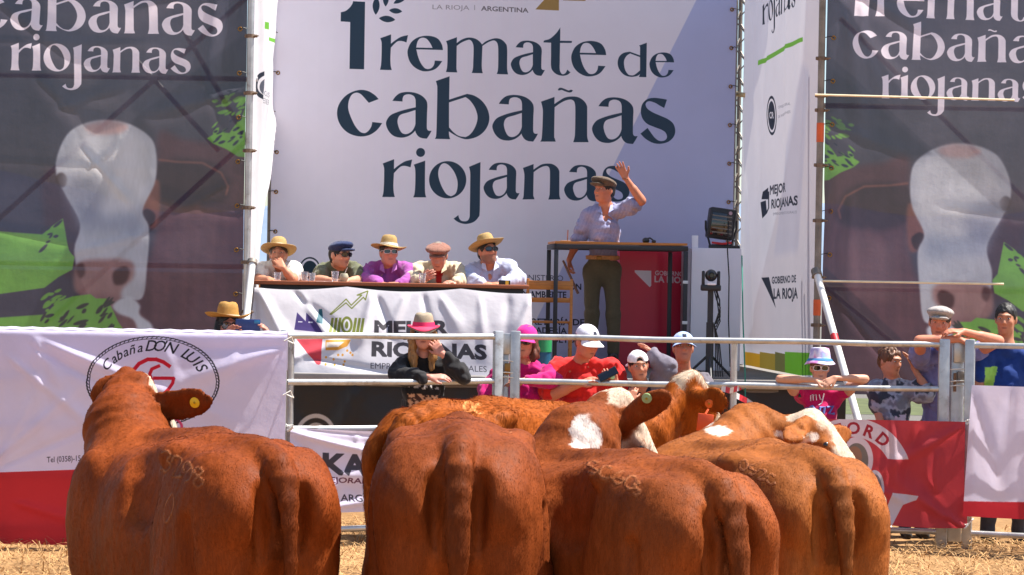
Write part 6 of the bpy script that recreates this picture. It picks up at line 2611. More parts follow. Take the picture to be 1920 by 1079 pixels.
cup(520, 19.15, 'clear cup in front of the man with his hand over his mouth', .075)
cup(571, 19.12, 'clear cup on the table left of the man in the navy flat cap')
cup(585, 19.2, 'second clear cup just behind the one left of the navy flat cap', .075)
cup(628, 19.1, 'clear cup standing before the chest of the man in the olive shirt', .095)
cup(792, 19.12, 'clear cup held by the man in the brown flat cap', .09)
p = W(645, 520, 19.25)
t = thing('mate_gourd', 'small pale mate gourd beside the clear cup on the long table', 'gourd', (p.x, 19.25, tz + .012))
MB().lathe([(0, 0), (.025, .001), (.04, .03), (.041, .05), (.030, .075), (.026, .076), (.02, .06), (0, .06)], Matrix.Translation((p.x, 19.25, tz + .012)), 18).build('gourd', M('pale_gourd', srgb(170, 164, 140), rough=.5, var=.3), t)
MB().tube([(p.x, 19.25, tz + .07), (p.x + .03, 19.24, tz + .14)], .004, 6).build('straw', galv, t)
for px, py, w, lb in ((606, 529, .16, 'sheet of paper lying left of the clear cup'), (665, 530, .10, 'narrow paper slip on the table by the olive shirt sleeve'), (905, 530, .12, 'paper lying in front of the man in the pale blue shirt')):
    p = W(px, 533, 19.1)
    t = thing('paper', lb, 'paper', (p.x, 19.1, tz + .012))
    MB().box((p.x, 19.12, tz + .0145), (w, .11, .003), Matrix.Rotation(.3, 3, 'Z')).build('sheet', M('paper_white', (.66, .64, .60), rough=.8, var=.04), t)
p = W(946, 533, 19.1)
t = thing('card_box', 'small black box with a yellow mark at the right end of the table', 'box', (p.x, 19.1, tz + .012))
MB().box((p.x, 19.1, tz + .030), (.105, .05, .042), bev=.004).build('box_body', black_plastic, t)
MB().box((p.x + .022, 19.0735, tz + .030), (.028, .003, .034)).build('yellow_mark', M('yellow_print', srgb(220, 190, 60), rough=.5), t)


def chair(px, y, lb, rot=0.0, col=wood_or, seat=.45):
    p = W(px, 600, y)
    t = thing('wooden_chair', lb, 'chair', (p.x, y, FLOOR), 'folding wooden chairs on the stage')
    R = Matrix.Rotation(rot, 3, 'Z')
    def B(c, s, name):
        MB().box(V(p.x, y, FLOOR) + R @ V(*c), s, R, bev=.004).build(name, col, t)
    for k in range(4):
        B((0, -.15 + k * .095, seat), (.40, .08, .018), 'seat_slat')
    B((0, .215, .80), (.40, .016, .085), 'back_slat')
    B((0, .205, .66), (.40, .014, .045), 'back_slat')
    for s in (-1, 1):
        B((s * .205, .205, .43), (.028, .034, .86), 'rear_leg')
        B((s * .205, -.17, .22), (.028, .034, .45), 'front_leg')
        B((s * .205, .02, .20), (.02, .37, .024), 'side_rail')
    return t


chair(1029, 20.3, "empty varnished wooden chair between the long table and the lectern table", math.pi)
for px, y, n_ in ((522, 19.78, 'man with his hand over his mouth'), (634, 19.78, 'man in the navy flat cap'), (728, 19.78, 'man in the purple shirt'), (820, 19.78, 'man in the brown flat cap'), (915, 19.78, 'man in the pale blue shirt at the table')):
    chair(px, y, 'varnished wooden chair under the ' + n_)

# auctioneer's tall table
fl_, fr_ = W(1041, 455, 20.0), W(1289, 462, 20.05)
bl_, br_ = W(1027, 465, 20.75), W(1259, 470, 20.8)
zt = (fl_.z + fr_.z) / 2
ct = thing('tall_table', 'tall black-framed table with a wooden top in front of the standing auctioneer', 'table', ((fl_.x + fr_.x) / 2, 20.4, FLOOR))
cs = [V(q.x, q.y, zt) for q in (fl_, fr_, br_, bl_)]
MB().prism(cs, V(0, 0, -.002), V(0, 0, .020)).build('tabletop', wood_or, ct)
def bar(a, b, w, d, name):
    dd = (b - a)
    L = dd.length
    c = (a + b) / 2
    q = dd.to_track_quat('Z', 'Y').to_matrix()
    MB().box(c, (w, d, L), q, bev=.003).build(name, black_metal, ct)
ins = [c.lerp(sum(cs, V(0, 0, 0)) / 4, .02) for c in cs]
for i in range(4):
    a_, b_ = ins[i] - V(0, 0, .030), ins[(i + 1) % 4] - V(0, 0, .030)
    bar(a_, b_, .045, .045, 'frame_rail')
for c in ins:
    bar(V(c.x, c.y, FLOOR), V(c.x, c.y, zt - .055), .040, .040, 'leg')
for zz in (1.62, 2.0):
    q = ins[1]
    MB().box((q.x, q.y - .012, FLOOR + zz - 1.15), (.05, .034, .03), bev=.004).build('cable_clip', white_metal, ct)
p = W(1215, 452, 20.3)
t = thing('headphones', 'black headphones lying on the tall table top', 'headphones', (p.x, 20.3, zt + .02))
MB().ball((p.x - .02, 20.3, zt + .045), (.035, .03, .028)).build('ear_cup', black_plastic, t)
MB().ball((p.x + .055, 20.3, zt + .036), (.022, .03, .018)).build('ear_cup', black_plastic, t)
MB().tube([(p.x - .02, 20.31, zt + .06), (p.x + .02, 20.32, zt + .07), (p.x + .055, 20.31, zt + .045)], .008, 8).build('headband', black_plastic, t)
p = W(1064, 452, 20.4)
t = thing('pen_holder', 'thin pen standing upright on the tall table', 'pen', (p.x, 20.4, zt + .02))
MB().tube([(p.x, 20.4, zt + .02), (p.x + .003, 20.4, zt + .135)], .005, 6).build('pen', wood_red, t)
MB().box((p.x - .02, 20.4, zt + .026), (.10, .07, .012), bev=.003).build('pad', M('tan_pad', srgb(190, 140, 90), rough=.7), t)
p = W(1100, 452, 20.2)
t = thing('paper', 'sheet of white paper on the tall table top', 'paper', (p.x, 20.2, zt + .02))
MB().box((p.x, 20.2, zt + .0225), (.14, .20, .003)).build('sheet', M('paper_white'), t)

# red lectern panel
A, Bp = W(1161, 560, 20.95), W(1292, 560, 21.05)
LE = Sheet((A.x, A.y), (Bp.x, Bp.y), FLOOR + .004, W(1225, 470, 21).z, 400, (206, 32, 66))
LE.poly([(1190, 507), (1221, 508), (1221, 536), (1218, 539), (1190, 511)], (226, 214, 224))
LE.text('GOBIERNO DE', 1228, 516, 1298, 519, 8.5, (226, 200, 206), bold=.03)
LE.text('LA RIOJA', 1227, 529, 1292, 532, 12, (226, 200, 206), bold=.035)
le = thing('lectern_panel', 'red lectern panel with a white triangle emblem behind the tall table', 'lectern', (A.x, A.y, FLOOR))
LE.build('printed_face', print_mat('red_lectern_print', LE.cv, trans=.02, rough=.35, bump=.02, spec=.5), le, 20, 20)
for (u0, u1, nm) in ((0, LE.L, 'lectern_body'),):
    mb = MB()
    cs = [LE.pos(u0, 0, -.006), LE.pos(u1, 0, -.006), LE.pos(u1, 0, -.45), LE.pos(u0, 0, -.45)]
    mb.prism([V(c.x, c.y, 0) for c in cs], V(0, 0, LE.z0), V(0, 0, LE.z1))
    mb.build(nm, M('lectern_red', srgb(190, 30, 58), rough=.4), le)

# white cabinet with a monitor and speaker on top
a, b = W(1297, 465, 20.6), W(1390, 465, 20.6)
ca = thing('white_cabinet', 'white equipment cabinet standing right of the red lectern', 'cabinet', ((a.x + b.x) / 2, 20.85, FLOOR))
MB().box(((a.x + b.x) / 2, 20.85, (FLOOR + a.z) / 2), (b.x - a.x, .5, a.z - FLOOR), bev=.006).build('carcass', M('cabinet_white', srgb(238, 234, 240), rough=.5, var=.04, vscale=2), ca)
MB().box((a.x - .035, 20.8, (FLOOR + a.z) / 2), (.06, .42, a.z - FLOOR - .01), bev=.004).build('side_panel', M('cabinet_grey', srgb(150, 142, 150), rough=.5), ca)
MB().box((b.x + .004, 20.85, (FLOOR + a.z) / 2 - .02), (.006, .46, a.z - FLOOR - .06)).build('door_edge', M('cabinet_white'), ca)
c = W(1352, 420, 20.8)
sp = thing('stage_light', 'black stage lamp with barn doors standing on the white cabinet', 'lamp', (c.x, 20.8, a.z))
MB().box((c.x, 20.82, c.z), (.26, .22, .30), Matrix.Rotation(.12, 3, 'Y'), bev=.02).build('housing', black_plastic, sp)
MB().box((c.x, 20.70, c.z - .01), (.21, .01, .22), Matrix.Rotation(.12, 3, 'Y'), bev=.003).build('glass', lens_mat, sp)
for k in range(5):
    MB().box((c.x, 20.695, c.z - .09 + k * .04), (.19, .006, .012), Matrix.Rotation(.12, 3, 'Y')).build('reflector_rib', galv_d, sp)
MB().box((c.x, 20.75, a.z + .02), (.20, .16, .04), bev=.008).build('foot', black_metal, sp)
for s in (-1, 1):
    MB().tube([(c.x + s * .10, 20.8, a.z + .02), (c.x + s * .15, 20.8, c.z - .05), (c.x + s * .15, 20.8, c.z + .03)], .010, 8).build('yoke', black_metal, sp)
MB().lathe([(0, .0), (.018, .0), (.018, .006), (0, .006)], Matrix.Translation((c.x + .08, 20.69, c.z + .10)) @ Matrix.Rotation(math.radians(90), 4, 'X'), 14).build('badge', M('badge_grey', srgb(180, 150, 160)), sp)
rb = MB().tube([(c.x - .10, 20.66, a.z + .055), (c.x, 20.64, a.z + .045), (c.x + .09, 20.66, a.z + .055)], .012, 6).build('red_strap', M('red_strap', srgb(190, 40, 40), rough=.6), sp)
MB().box((c.x + .02, 20.67, a.z + .015), (.30, .03, .028), bev=.004).build('dark_cloth', black_plastic, sp)
MB().box((a.x + .035, 20.66, a.z + .06), (.06, .05, .12), bev=.004).build('white_card', M('cabinet_white'), sp)

# remote camera on its stand
c = W(1333, 520, 18.9)
pc = thing('camera_stand', 'black remote camera on a tall stand at the front of the stage', 'camera', (c.x, 18.9, FLOOR))
MB().tube([(c.x, 18.9, FLOOR), (c.x, 18.9, c.z - .12)], .026, 12).build('pole', black_metal, pc)
MB().tube([(c.x, 18.9, FLOOR), (c.x, 18.9, FLOOR + .5)], .034, 12).build('lower_pole', black_metal, pc)
for k in range(3):
    a_ = k * 2.1 + .5
    MB().tube([(c.x, 18.9, FLOOR + .22), (c.x + .24 * math.cos(a_), 18.9 + .24 * math.sin(a_) * .8, FLOOR + .012)], .012, 8).build('stand_leg', black_metal, pc)
MB().box((c.x, 18.9, c.z - .095), (.17, .15, .055), bev=.012).build('base', black_plastic, pc)
for s in (-1, 1):
    MB().box((c.x + s * .068, 18.9, c.z - .01), (.022, .09, .13), bev=.009).build('arm', black_plastic, pc)
MB().ball((c.x, 18.89, c.z + .015), (.054, .062, .054)).build('head', M('camera_grey', srgb(46, 46, 48), rough=.35), pc)
MB().lathe([(0, .004), (.018, .004), (.026, .012), (.031, .010), (.031, -.03)], Matrix.Translation((c.x, 18.832, c.z + .015)) @ Matrix.Rotation(math.radians(90), 4, 'X'), 20).build('lens', lens_mat, pc)
MB().box((c.x, 18.84, c.z - .06), (.075, .04, .022), bev=.004).build('face_plate', M('cabinet_white'), pc)
cbl = MB()
for k in range(4):
    cbl.tube([(c.x + .03 + .01 * k, 18.93, c.z - .10), (c.x + .05 + .03 * math.sin(k), 18.86, c.z - .20), (c.x + .085, 18.87, c.z - .27 - .04 * k), (c.x + .05, 18.86, c.z - .38 - .03 * k), (c.x + .035, 18.87, c.z - .42), (c.x + .05 + .012 * k, 18.88, FLOOR + .3), (c.x + .06 + .02 * k, 18.9, FLOOR + .02)], .006, 6)
cbl.build('cable', dark_rubber, pc)
t = thing('black_cable', 'thin black cable running down the white cabinet front', 'cable', tuple(W(1366, 690, 20.5)))
MB().tube([W(1366, 415, 20.55), W(1364, 470, 20.52), W(1367, 520, 20.52), W(1366, 600, 20.52), W(1369, 688, 20.4)], .006, 6).build('cable', dark_rubber, t)
# green crate and small things at the stage edge
p = W(1016, 640, 19.3)
gb = thing('plastic_bin', 'small green and blue plastic bin on the stage behind the woman in magenta', 'bin', (p.x, 19.3, FLOOR))
MB().lathe([(.0, .01), (.075, .01), (.085, .20), (.079, .20), (.07, .02), (0, .02)], Matrix.Translation((p.x, 19.3, FLOOR)), 20).build('lower_bin', M('bin_blue', srgb(40, 90, 120), rough=.4), gb)
MB().lathe([(.085, .198), (.09, .20), (.092, .31), (.086, .31), (.082, .205)], Matrix.Translation((p.x, 19.3, FLOOR)), 20).build('upper_bin', M('bin_green', srgb(50, 150, 90), rough=.4), gb)


# =================================================================== PEOPLE
SK_TAN = srgb(188, 128, 98)
SK_FAIR = srgb(206, 150, 122)
SK_DARK = srgb(164, 104, 78)
BLACKH = (0.012, 0.009, 0.008)
BROWNH = (0.045, 0.024, 0.012)
BLOND = srgb(150, 108, 62)
TAN_BAND = M('printed_hat_band', srgb(216, 208, 190), rough=.7, var=.35, vscale=60)
DARKB = M('dark_hat_band', srgb(60, 50, 44), rough=.7)


def stripes(axis, freq, amt, c2):
    def f(P, q, cols):
        s = (np.sin(q[:, axis] * freq) > .35).astype(float)
        return mixc(cols, c2, s * amt)
    return f


JG = 'judges seated at the long table'
# -- judge 1
T, H, I = person('man in a straw hat and white V-neck shirt covering his mouth with his hand', dict(
    Y=19.75, head=(522, 477, -.12), yaw=3, pitch=-6, shL=(491, 503, -.02), shR=(556, 503, -.02), hip=(524, 580, .12), floor=FLOOR, legs='sit', shdrop=.018, skin=SK_TAN,
    elL=(484, 525, -.24), wrL=(504, 524, -.46), handL=dict(tip=(520, 527, -.52), n=(0, .2, -1), side=-1, curl=.3),
    elR=(549, 525, -.30), wrR=(531, 503, -.33), handR=dict(tip=(517, 482, -.27), n=(-.4, 1, 0), side=1, curl=.35, spread=.06), beard=.35,
    shirt=dict(col=srgb(205, 202, 196), sleeve=.62, neck='v', collar=False, vdeep=.14, inf=.02, fold=.009), trousers=dict(col=srgb(80, 76, 66))), JG)
H.lathe_hat(T, 'straw_hat', STRAW_PROF, straw_m, up=.045, tilt=-14, droop=-.0, curl=.018, band=(.006, .032, .084, .0785), band_mat=TAN_BAND)
H.hair(T, BROWNH)
H.eyes(T, .3)
# -- judge 2
T, H, I = person('man in a navy flat cap and olive shirt turning to the right', dict(
    Y=19.75, head=(637, 478, -.12), yaw=48, pitch=2, shL=(603, 503, 0), shR=(669, 504, 0), hip=(636, 580, .12), floor=FLOOR, legs='sit', shdrop=.018, skin=SK_FAIR, beard=.25,
    elL=(597, 525, -.22), wrL=(624, 527, -.42), handL=dict(tip=(644, 528, -.48), n=(0, .2, -1), side=-1),
    elR=(674, 526, -.22), wrR=(652, 527, -.45), handR=dict(tip=(632, 527, -.50), n=(0, .2, -1), side=1),
    shirt=dict(col=srgb(98, 101, 78), sleeve=.75, inf=.018, fold=.008), trousers=dict(col=srgb(60, 60, 66))), JG)
H.flat_cap(T, srgb(38, 50, 88), 1.0)
H.hair(T, BLACKH)
H.glasses(T)
# -- judge 3
T, H, I = person('man in a straw hat and purple shirt with pale-framed sunglasses', dict(
    Y=19.75, head=(729, 474, -.12), yaw=14, pitch=-3, shL=(693, 504, 0), shR=(764, 502, 0), hip=(729, 580, .12), floor=FLOOR, legs='sit', shdrop=.018, skin=srgb(208, 140, 118),
    elL=(685, 527, -.2), wrL=(712, 532, -.36), handL=dict(tip=(730, 534, -.40), n=(0, .2, -1), side=-1),
    elR=(775, 526, -.2), wrR=(748, 532, -.38), handR=dict(tip=(728, 533, -.42), n=(0, .2, -1), side=1),
    shirt=dict(col=srgb(152, 76, 149), sleeve=2.0, neck='collar', inf=.02, fold=.009, ccol=srgb(180, 110, 180)), trousers=dict(col=srgb(60, 60, 80))), JG)
H.lathe_hat(T, 'straw_hat', STRAW_PROF, straw_m, up=.050, tilt=-6, curl=.02, droop=.012, band=(.006, .032, .084, .0785), band_mat=TAN_BAND, rollt=5)
H.hair(T, BROWNH)
H.glasses(T, M('pale_frame', srgb(205, 190, 190), rough=.4), hgt=.020)
# -- judge 4
def zip_front(P, q, cols):
    m = (np.abs(q[:, 0] - .01) < .012 + np.clip(q[:, 2] + .16, 0, 1) * .16) & (q[:, 1] > 0) & (q[:, 2] > -.16)
    return mixc(cols, srgb(170, 36, 34), m.astype(float))
T, H, I = person('man in a brown flat cap, cream shirt and red scarf looking down', dict(
    Y=19.75, head=(822, 480, -.20), yaw=-4, pitch=26, shL=(786, 502, 0), shR=(857, 502, 0), hip=(822, 580, .12), floor=FLOOR, legs='sit', shdrop=.018, skin=srgb(204, 142, 120),
    elL=(773, 526, -.2), wrL=(792, 525, -.42), handL=dict(tip=(804, 517, -.48), n=(.5, 1, 0), side=1, curl=.5),
    elR=(868, 526, -.2), wrR=(854, 528, -.42), handR=dict(tip=(836, 530, -.50), n=(0, .2, -1), side=1, curl=.4),
    shirt=dict(col=srgb(194, 180, 152), sleeve=2.0, neck='collar', inf=.024, fold=.011, paint=zip_front, ccol=srgb(206, 190, 160)), trousers=dict(col=srgb(90, 80, 66))), JG)
H.flat_cap(T, srgb(134, 92, 78), 1.12)
H.hair(T, srgb(120, 110, 100))
MB().lathe([(.056, -.05), (.066, -.04), (.070, -.012), (.066, .012), (.058, .016), (.054, 0)], Matrix.Translation(I['neck'] + V(0, -.012, .045)), 24, 1.0, 1.12, lambda p: V(p.x, p.y, p.z - .35 * max(0, -p.y) + .004 * math.sin(9 * math.atan2(p.y, p.x)))).build('neck_scarf', M('red_scarf', srgb(186, 34, 34), rough=.8), T)
# -- judge 5
T, H, I = person('bearded man in a straw hat and pale blue shirt looking up to the right', dict(
    Y=19.75, head=(914, 471, -.12), yaw=26, pitch=-8, roll=-2, shL=(886, 501, 0), shR=(955, 498, 0), hip=(920, 580, .12), floor=FLOOR, legs='sit', shdrop=.018, skin=srgb(200, 134, 104), beard=.55,
    elL=(876, 526, -.2), wrL=(902, 531, -.38), handL=dict(tip=(922, 533, -.42), n=(0, .2, -1), side=-1),
    elR=(972, 525, -.2), wrR=(944, 531, -.38), handR=dict(tip=(924, 533, -.42), n=(0, .2, -1), side=1),
    shirt=dict(col=srgb(178, 183, 207), sleeve=2.0, neck='v', vdeep=.15, inf=.022, fold=.010, ccol=srgb(206, 210, 232)), trousers=dict(col=srgb(60, 64, 84))), JG)
H.lathe_hat(T, 'straw_hat', STRAW_PROF, straw_m, up=.052, tilt=-10, curl=.03, droop=-.01, band=(.006, .036, .084, .0778), band_mat=M('flowered_hat_band', srgb(196, 196, 170), rough=.7, var=.5, vscale=50), rollt=-6)
H.hair(T, BLACKH)
H.glasses(T)

# -- auctioneer
T, H, I = person('standing auctioneer in a dark flat cap and blue-grey shirt raising one hand', dict(
    Y=20.6, head=(1133, 357, -.04), yaw=-46, pitch=-3, shL=(1103, 393, 0), shR=(1166, 386, 0), hip=(1129, 500, 0), floor=FLOOR, skin=srgb(196, 126, 98),
    neck=(1135, 386, .0),
    elL=(1085, 447, .05), wrL=(1067, 488, -.02), handL=dict(tip=(1066, 520, -.06), n=(1, -.2, 0), side=-1, curl=.75),
    elR=(1203, 377, -.16), wrR=(1173, 334, -.20), handR=dict(tip=(1157, 300, -.22), n=(-.35, -1, 0), side=1, curl=.08, spread=.20, thumb=1.0, sc=1.0),
    knL=(1110, 588, -.02), anL=(1106, 658, .03), knR=(1150, 590, -.03), anR=(1150, 660, .0), h=.007, lip=(.30, .10, .08),
    shirt=dict(col=srgb(132, 134, 169), sleeve={'L': 1.05, 'R': .72}, neck='v', vdeep=.13, inf=.020, loose=.010, fold=.010, len=-.065, ccol=srgb(150, 154, 194),
               paint=stripes(0, 520, .18, srgb(190, 190, 214))), trousers=dict(col=srgb(96, 86, 66), rise=.10), shoe=(.03, .02, .015)))
H.flat_cap(T, srgb(92, 78, 66), 1.10, .007, 1.25)
H.hair(T, BLACKH)
H.eyes(T, .4)
hp_ = I['hip'] + I['up'] * .085
bl = MB().lathe([(.158, -.020), (.164, -.018), (.164, .018), (.158, .020)], Matrix.Translation(hp_), 36, 1.0, .84)
bl.build('belt', M('tan_leather_belt', srgb(186, 130, 74), rough=.5, var=.3, vscale=40), T)
MB().box(hp_ + I['fw'] * .140 - I['ax'] * .04, (.05, .012, .036), bev=.005).build('buckle', brass, T)
J = I['J']
MB().lathe([(.031, -.006), (.034, -.004), (.034, .004), (.031, .006)], Matrix.Translation(J((1173, 336, -.20))), 16).build('bracelet', M('brown_bracelet', srgb(150, 90, 60)), T)
a, b = W(1063, 505, 20.50), W(1084, 551, 20.46)
t = thing('gavel_stick', 'wooden stick held low by the auctioneer', 'stick', tuple(b))
MB().tube([a + (a - b) * .35, a, b], [.011, .012, .014], 8).build('shaft', M('dark_stick', srgb(120, 84, 66), rough=.6), t)

# -- woman with phone, straw hat
T, H, I = person('woman in a golden straw hat filming with a phone behind the white banner', dict(
    Y=15.78, head=(427, 611, 0), yaw=20, pitch=2, shL=(392, 676, .02), shR=(470, 678, .02), hip=(432, 800, .05), fem=True, skin=srgb(196, 130, 110), bust=True, sc=.9,
    elL=(392, 700, -.12), wrL=(420, 634, -.20), handL=dict(tip=(452, 604, -.22), n=(.6, -.2, .5), side=1, curl=.42, spread=.05),
    elR=(528, 690, -.02), wrR=(510, 636, -.18), handR=dict(tip=(492, 604, -.22), n=(-.8, -.2, .3), side=-1, curl=.42, spread=.05),
    shirt=dict(col=srgb(54, 50, 60), sleeve=.5), trousers=dict(col=srgb(50, 56, 80))))
H.lathe_hat(T, 'straw_hat', STRAW_PROF, straw_gold, sx=1.02, up=.066, tilt=-5, curl=.032, droop=-.005, band=(.002, .014, .0845, .082), band_mat=M('pale_cord_band', srgb(210, 180, 150), rough=.8), rollt=2, dent=.008)
H.hair(T, BLACKH, length=.24, side=(1, 0))
H.glasses(T, hgt=.024, w=.031, sq=2.2)
a = W(465, 610, 15.56)
ph = thing('phone', 'dark blue phone held sideways by the woman in the golden straw hat', 'phone', tuple(a))
MB().box(a, (.182, .010, .086), bev=.004).build('phone_body', M('navy_phone_case', srgb(38, 56, 110), rough=.35, var=.08), ph)
MB().box(a + V(.066, -.006, .024), (.040, .004, .022), bev=.0015).build('camera_bump', M('phone_camera_teal', srgb(44, 120, 160), rough=.3), ph)

# -- woman with pink banded hat
def leopard(P, q, cols):
    m = ((np.abs(q[:, 0] - .0) < .115) & (q[:, 2] < -.17) & (q[:, 2] > -.30) & (q[:, 1] > 0)).astype(float)
    n = vnoise(P, 70, 3)
    c = np.where((n > .05)[:, None], np.array(srgb(206, 160, 130))[None], np.array(srgb(70, 46, 40))[None])
    cols = cols * (1 - m[:, None]) + c * m[:, None]
    w = ((np.abs(q[:, 0]) < .12) & (np.abs(q[:, 2] + .105) < .02) & (q[:, 1] > 0)).astype(float) * (vnoise(P, 60, 5) > .0)
    return mixc(cols, srgb(190, 184, 184), w)
T, H, I = person('woman in a straw hat with a pink band and black sweatshirt leaning on the rail', dict(
    Y=16.22, head=(794, 625, -.06), yaw=2, pitch=0, shL=(753, 676, 0), shR=(838, 678, 0), hip=(790, 786, .12), fem=True, skin=srgb(206, 142, 124), bust=True, hs=.98,
    elL=(748, 705, -.16), wrL=(806, 708, -.28), handL=dict(tip=(843, 706, -.29), n=(.1, .5, -1), side=-1, curl=.35, spread=.05),
    elR=(868, 704, -.14), wrR=(829, 664, -.17), handR=dict(tip=(809, 636, -.12), n=(-.3, 1, .2), side=1, curl=.55),
    shirt=dict(name='sweatshirt', col=(.016, .015, .017), sleeve=1.75, inf=.024, fold=.010, len=.17, paint=leopard), trousers=dict(col=srgb(40, 40, 50)), lip=(.40, .12, .11)))
H.hair(T, BLOND, length=.20, wavy=.012)
hat = H.lathe_hat(T, 'straw_hat', FEDORA_PROF, straw_pale, up=.048, tilt=2, curl=.012, droop=.012, band=(.004, .040, .0855, .0785), band_mat=M('pink_hat_band', srgb(214, 30, 90), rough=.7), dent=.006)
m4 = H.M4(0, -.01, .048)
MB().lathe([(.088, .002), (.112, -.001), (.1225, -.005), (.1235, -.0095), (.112, -.0105), (.088, -.006)], m4, 44, 1.0, 1.12, lambda p: V(p.x, p.y, p.z + .0015 + (.014 * max(0, (math.hypot(p.x, p.y) - .1) / .022) ** 2 * (abs(p.x) / .12) ** 2) - .012 * max(0, (math.hypot(p.x, p.y) - .1) / .022) * max(0, p.y / .12))).build('pink_brim', M('pink_hat_brim', srgb(220, 40, 84), rough=.7), hat)
H.glasses(T, w=.033, hgt=.022)

# -- woman in magenta
T, H, I = person('woman in a magenta cap and magenta top behind the gate post', dict(
    Y=16.66, head=(986, 640, -.06), yaw=-16, pitch=4, shL=(940, 692, 0), shR=(1024, 690, 0), hip=(972, 806, .1), fem=True, skin=srgb(204, 138, 112), bust=True,
    elL=(912, 728, -.08), wrL=(905, 762, -.2), handL=dict(tip=(914, 790, -.24), n=(1, .2, 0), side=1, curl=.4),
    elR=(1040, 712, -.18), wrR=(984, 714, -.30), handR=dict(tip=(952, 716, -.32), n=(0, .3, -1), side=1, curl=.3),
    shirt=dict(col=srgb(180, 12, 101), sleeve=1.8, inf=.020, fold=.009), trousers=dict(col=srgb(60, 60, 90))))
H.hair(T, srgb(96, 50, 34), length=.07, wavy=.012)
H.cap(T, srgb(206, 30, 128))
H.glasses(T, hgt=.022, sq=2.4)

# -- man in red
EMB = [(-.012, .020, .070, .105, (.02, .025, .05)), (.026, .058, .075, .080, (.2, .2, .3)), (.026, .058, .086, .091, (.2, .2, .3)), (.026, .052, .097, .101, (.2, .2, .3))]
T, H, I = person('big man in a white cap and bright red T-shirt looking at his phone', dict(
    Y=16.66, head=(1101, 640, -.16), yaw=33, pitch=20, shL=(1046, 682, 0), shR=(1146, 684, 0), hip=(1094, 806, .12), skin=srgb(206, 128, 102), fat=1.2, belly=1.15, shw=1.02, shdrop=.03, sc=1.14, jowl=.006, neck=(1092, 676, -.02),
    elL=(1030, 742, -.12), wrL=(1086, 720, -.34), handL=dict(tip=(1124, 706, -.38), n=(.2, .5, -1), side=-1, curl=.3),
    elR=(1166, 750, -.06), wrR=(1156, 722, -.34), handR=dict(tip=(1134, 704, -.38), n=(-.6, .3, 1), side=-1, curl=.4),
    shirt=dict(col=srgb(202, 36, 34), sleeve=.85, inf=.022, fold=.010, loose=.016), trousers=dict(col=srgb(70, 74, 90))))
H.hair(T, srgb(90, 80, 74), fringe=.06)
H.cap(T, srgb(226, 222, 230), emblem=EMB)
a = W(1140, 702, 16.26)
ph = thing('phone', 'black phone in the hands of the man in the red T-shirt', 'phone', tuple(a))
R_ = Matrix.Rotation(math.radians(-28), 3, 'Y') @ Matrix.Rotation(math.radians(50), 3, 'X')
MB().box(a, (.155, .076, .010), R_, bev=.004).build('phone_body', black_plastic, ph)
MB().box(a + R_ @ V(0, 0, .0055), (.145, .068, .002), R_).build('screen', lens_mat, ph)
MB().ball(a + R_ @ V(.02, -.035, -.012), (.018, .006, .018)).build('finger_ring', M('pale_green_grip', srgb(160, 200, 150), rough=.4), ph)

# -- boy with backwards cap
def two_tone(P, q, cols):
    return mixc(cols, srgb(112, 106, 118), ((q[:, 0] > .08)).astype(float))
T, H, I = person('boy in a backwards white cap with a grey-sleeved arm raised to his head', dict(
    Y=16.62, head=(1197, 686, -.12), yaw=8, pitch=4, roll=-6, hs=.93, shL=(1172, 733, 0), shR=(1230, 728, 0), hip=(1202, 830, .08), skin=srgb(196, 132, 106), sc=.82,
    elL=(1168, 775, -.1), wrL=(1182, 752, -.26), handL=dict(tip=(1190, 722, -.22), n=(.2, 1, .3), side=-1, curl=.6),
    elR=(1252, 692, -.05), wrR=(1226, 664, .04), handR=dict(tip=(1212, 652, .06), n=(-.6, -.2, -.6), side=1, curl=.3),
    shirt=dict(col=srgb(36, 40, 60), sleeve={'L': .6, 'R': 1.9}, inf=.022, loose=.022, fold=.009, paint=two_tone), trousers=dict(col=srgb(60, 64, 80))))
H.hair(T, BLACKH, fringe=.045)
H.cap(T, srgb(226, 224, 232), back=True)
H.eyes(T, .1)

# -- man in light blue cap
def shoulder_patch(P, q, cols):
    m = ((q[:, 2] > -.06 - .3 * (np.abs(q[:, 0]) - .1)) & (np.abs(q[:, 0]) > .085)).astype(float)
    cols = mixc(cols, srgb(104, 98, 106), m)
    e = (np.abs(np.abs(q[:, 0]) - .085) < .012).astype(float) * (q[:, 1] > -.05)
    return mixc(cols, srgb(110, 150, 96), e)
T, H, I = person('man in a light blue cap and green shirt with grey shoulder patches', dict(
    Y=17.0, head=(1281, 652, -.06), yaw=2, pitch=-9, shL=(1241, 706, 0), shR=(1322, 706, 0), hip=(1282, 822, .1), skin=srgb(194, 128, 102), neck=(1281, 698, .02),
    elL=(1244, 758, -.1), wrL=(1284, 722, -.34), handL=dict(tip=(1306, 706, -.38), n=(0, .5, -1), side=-1, curl=.4),
    elR=(1328, 752, -.12), wrR=(1300, 720, -.36), handR=dict(tip=(1282, 708, -.40), n=(0, .5, -1), side=1, curl=.4),
    shirt=dict(col=srgb(52, 69, 52), sleeve=.8, inf=.020, fold=.008, paint=shoulder_patch), trousers=dict(col=srgb(60, 62, 70))))
H.hair(T, srgb(76, 48, 36))
H.cap(T, srgb(160, 180, 222), emblem=[(-.014, .018, .070, .100, (.02, .025, .05))])
H.eyes(T, .2)

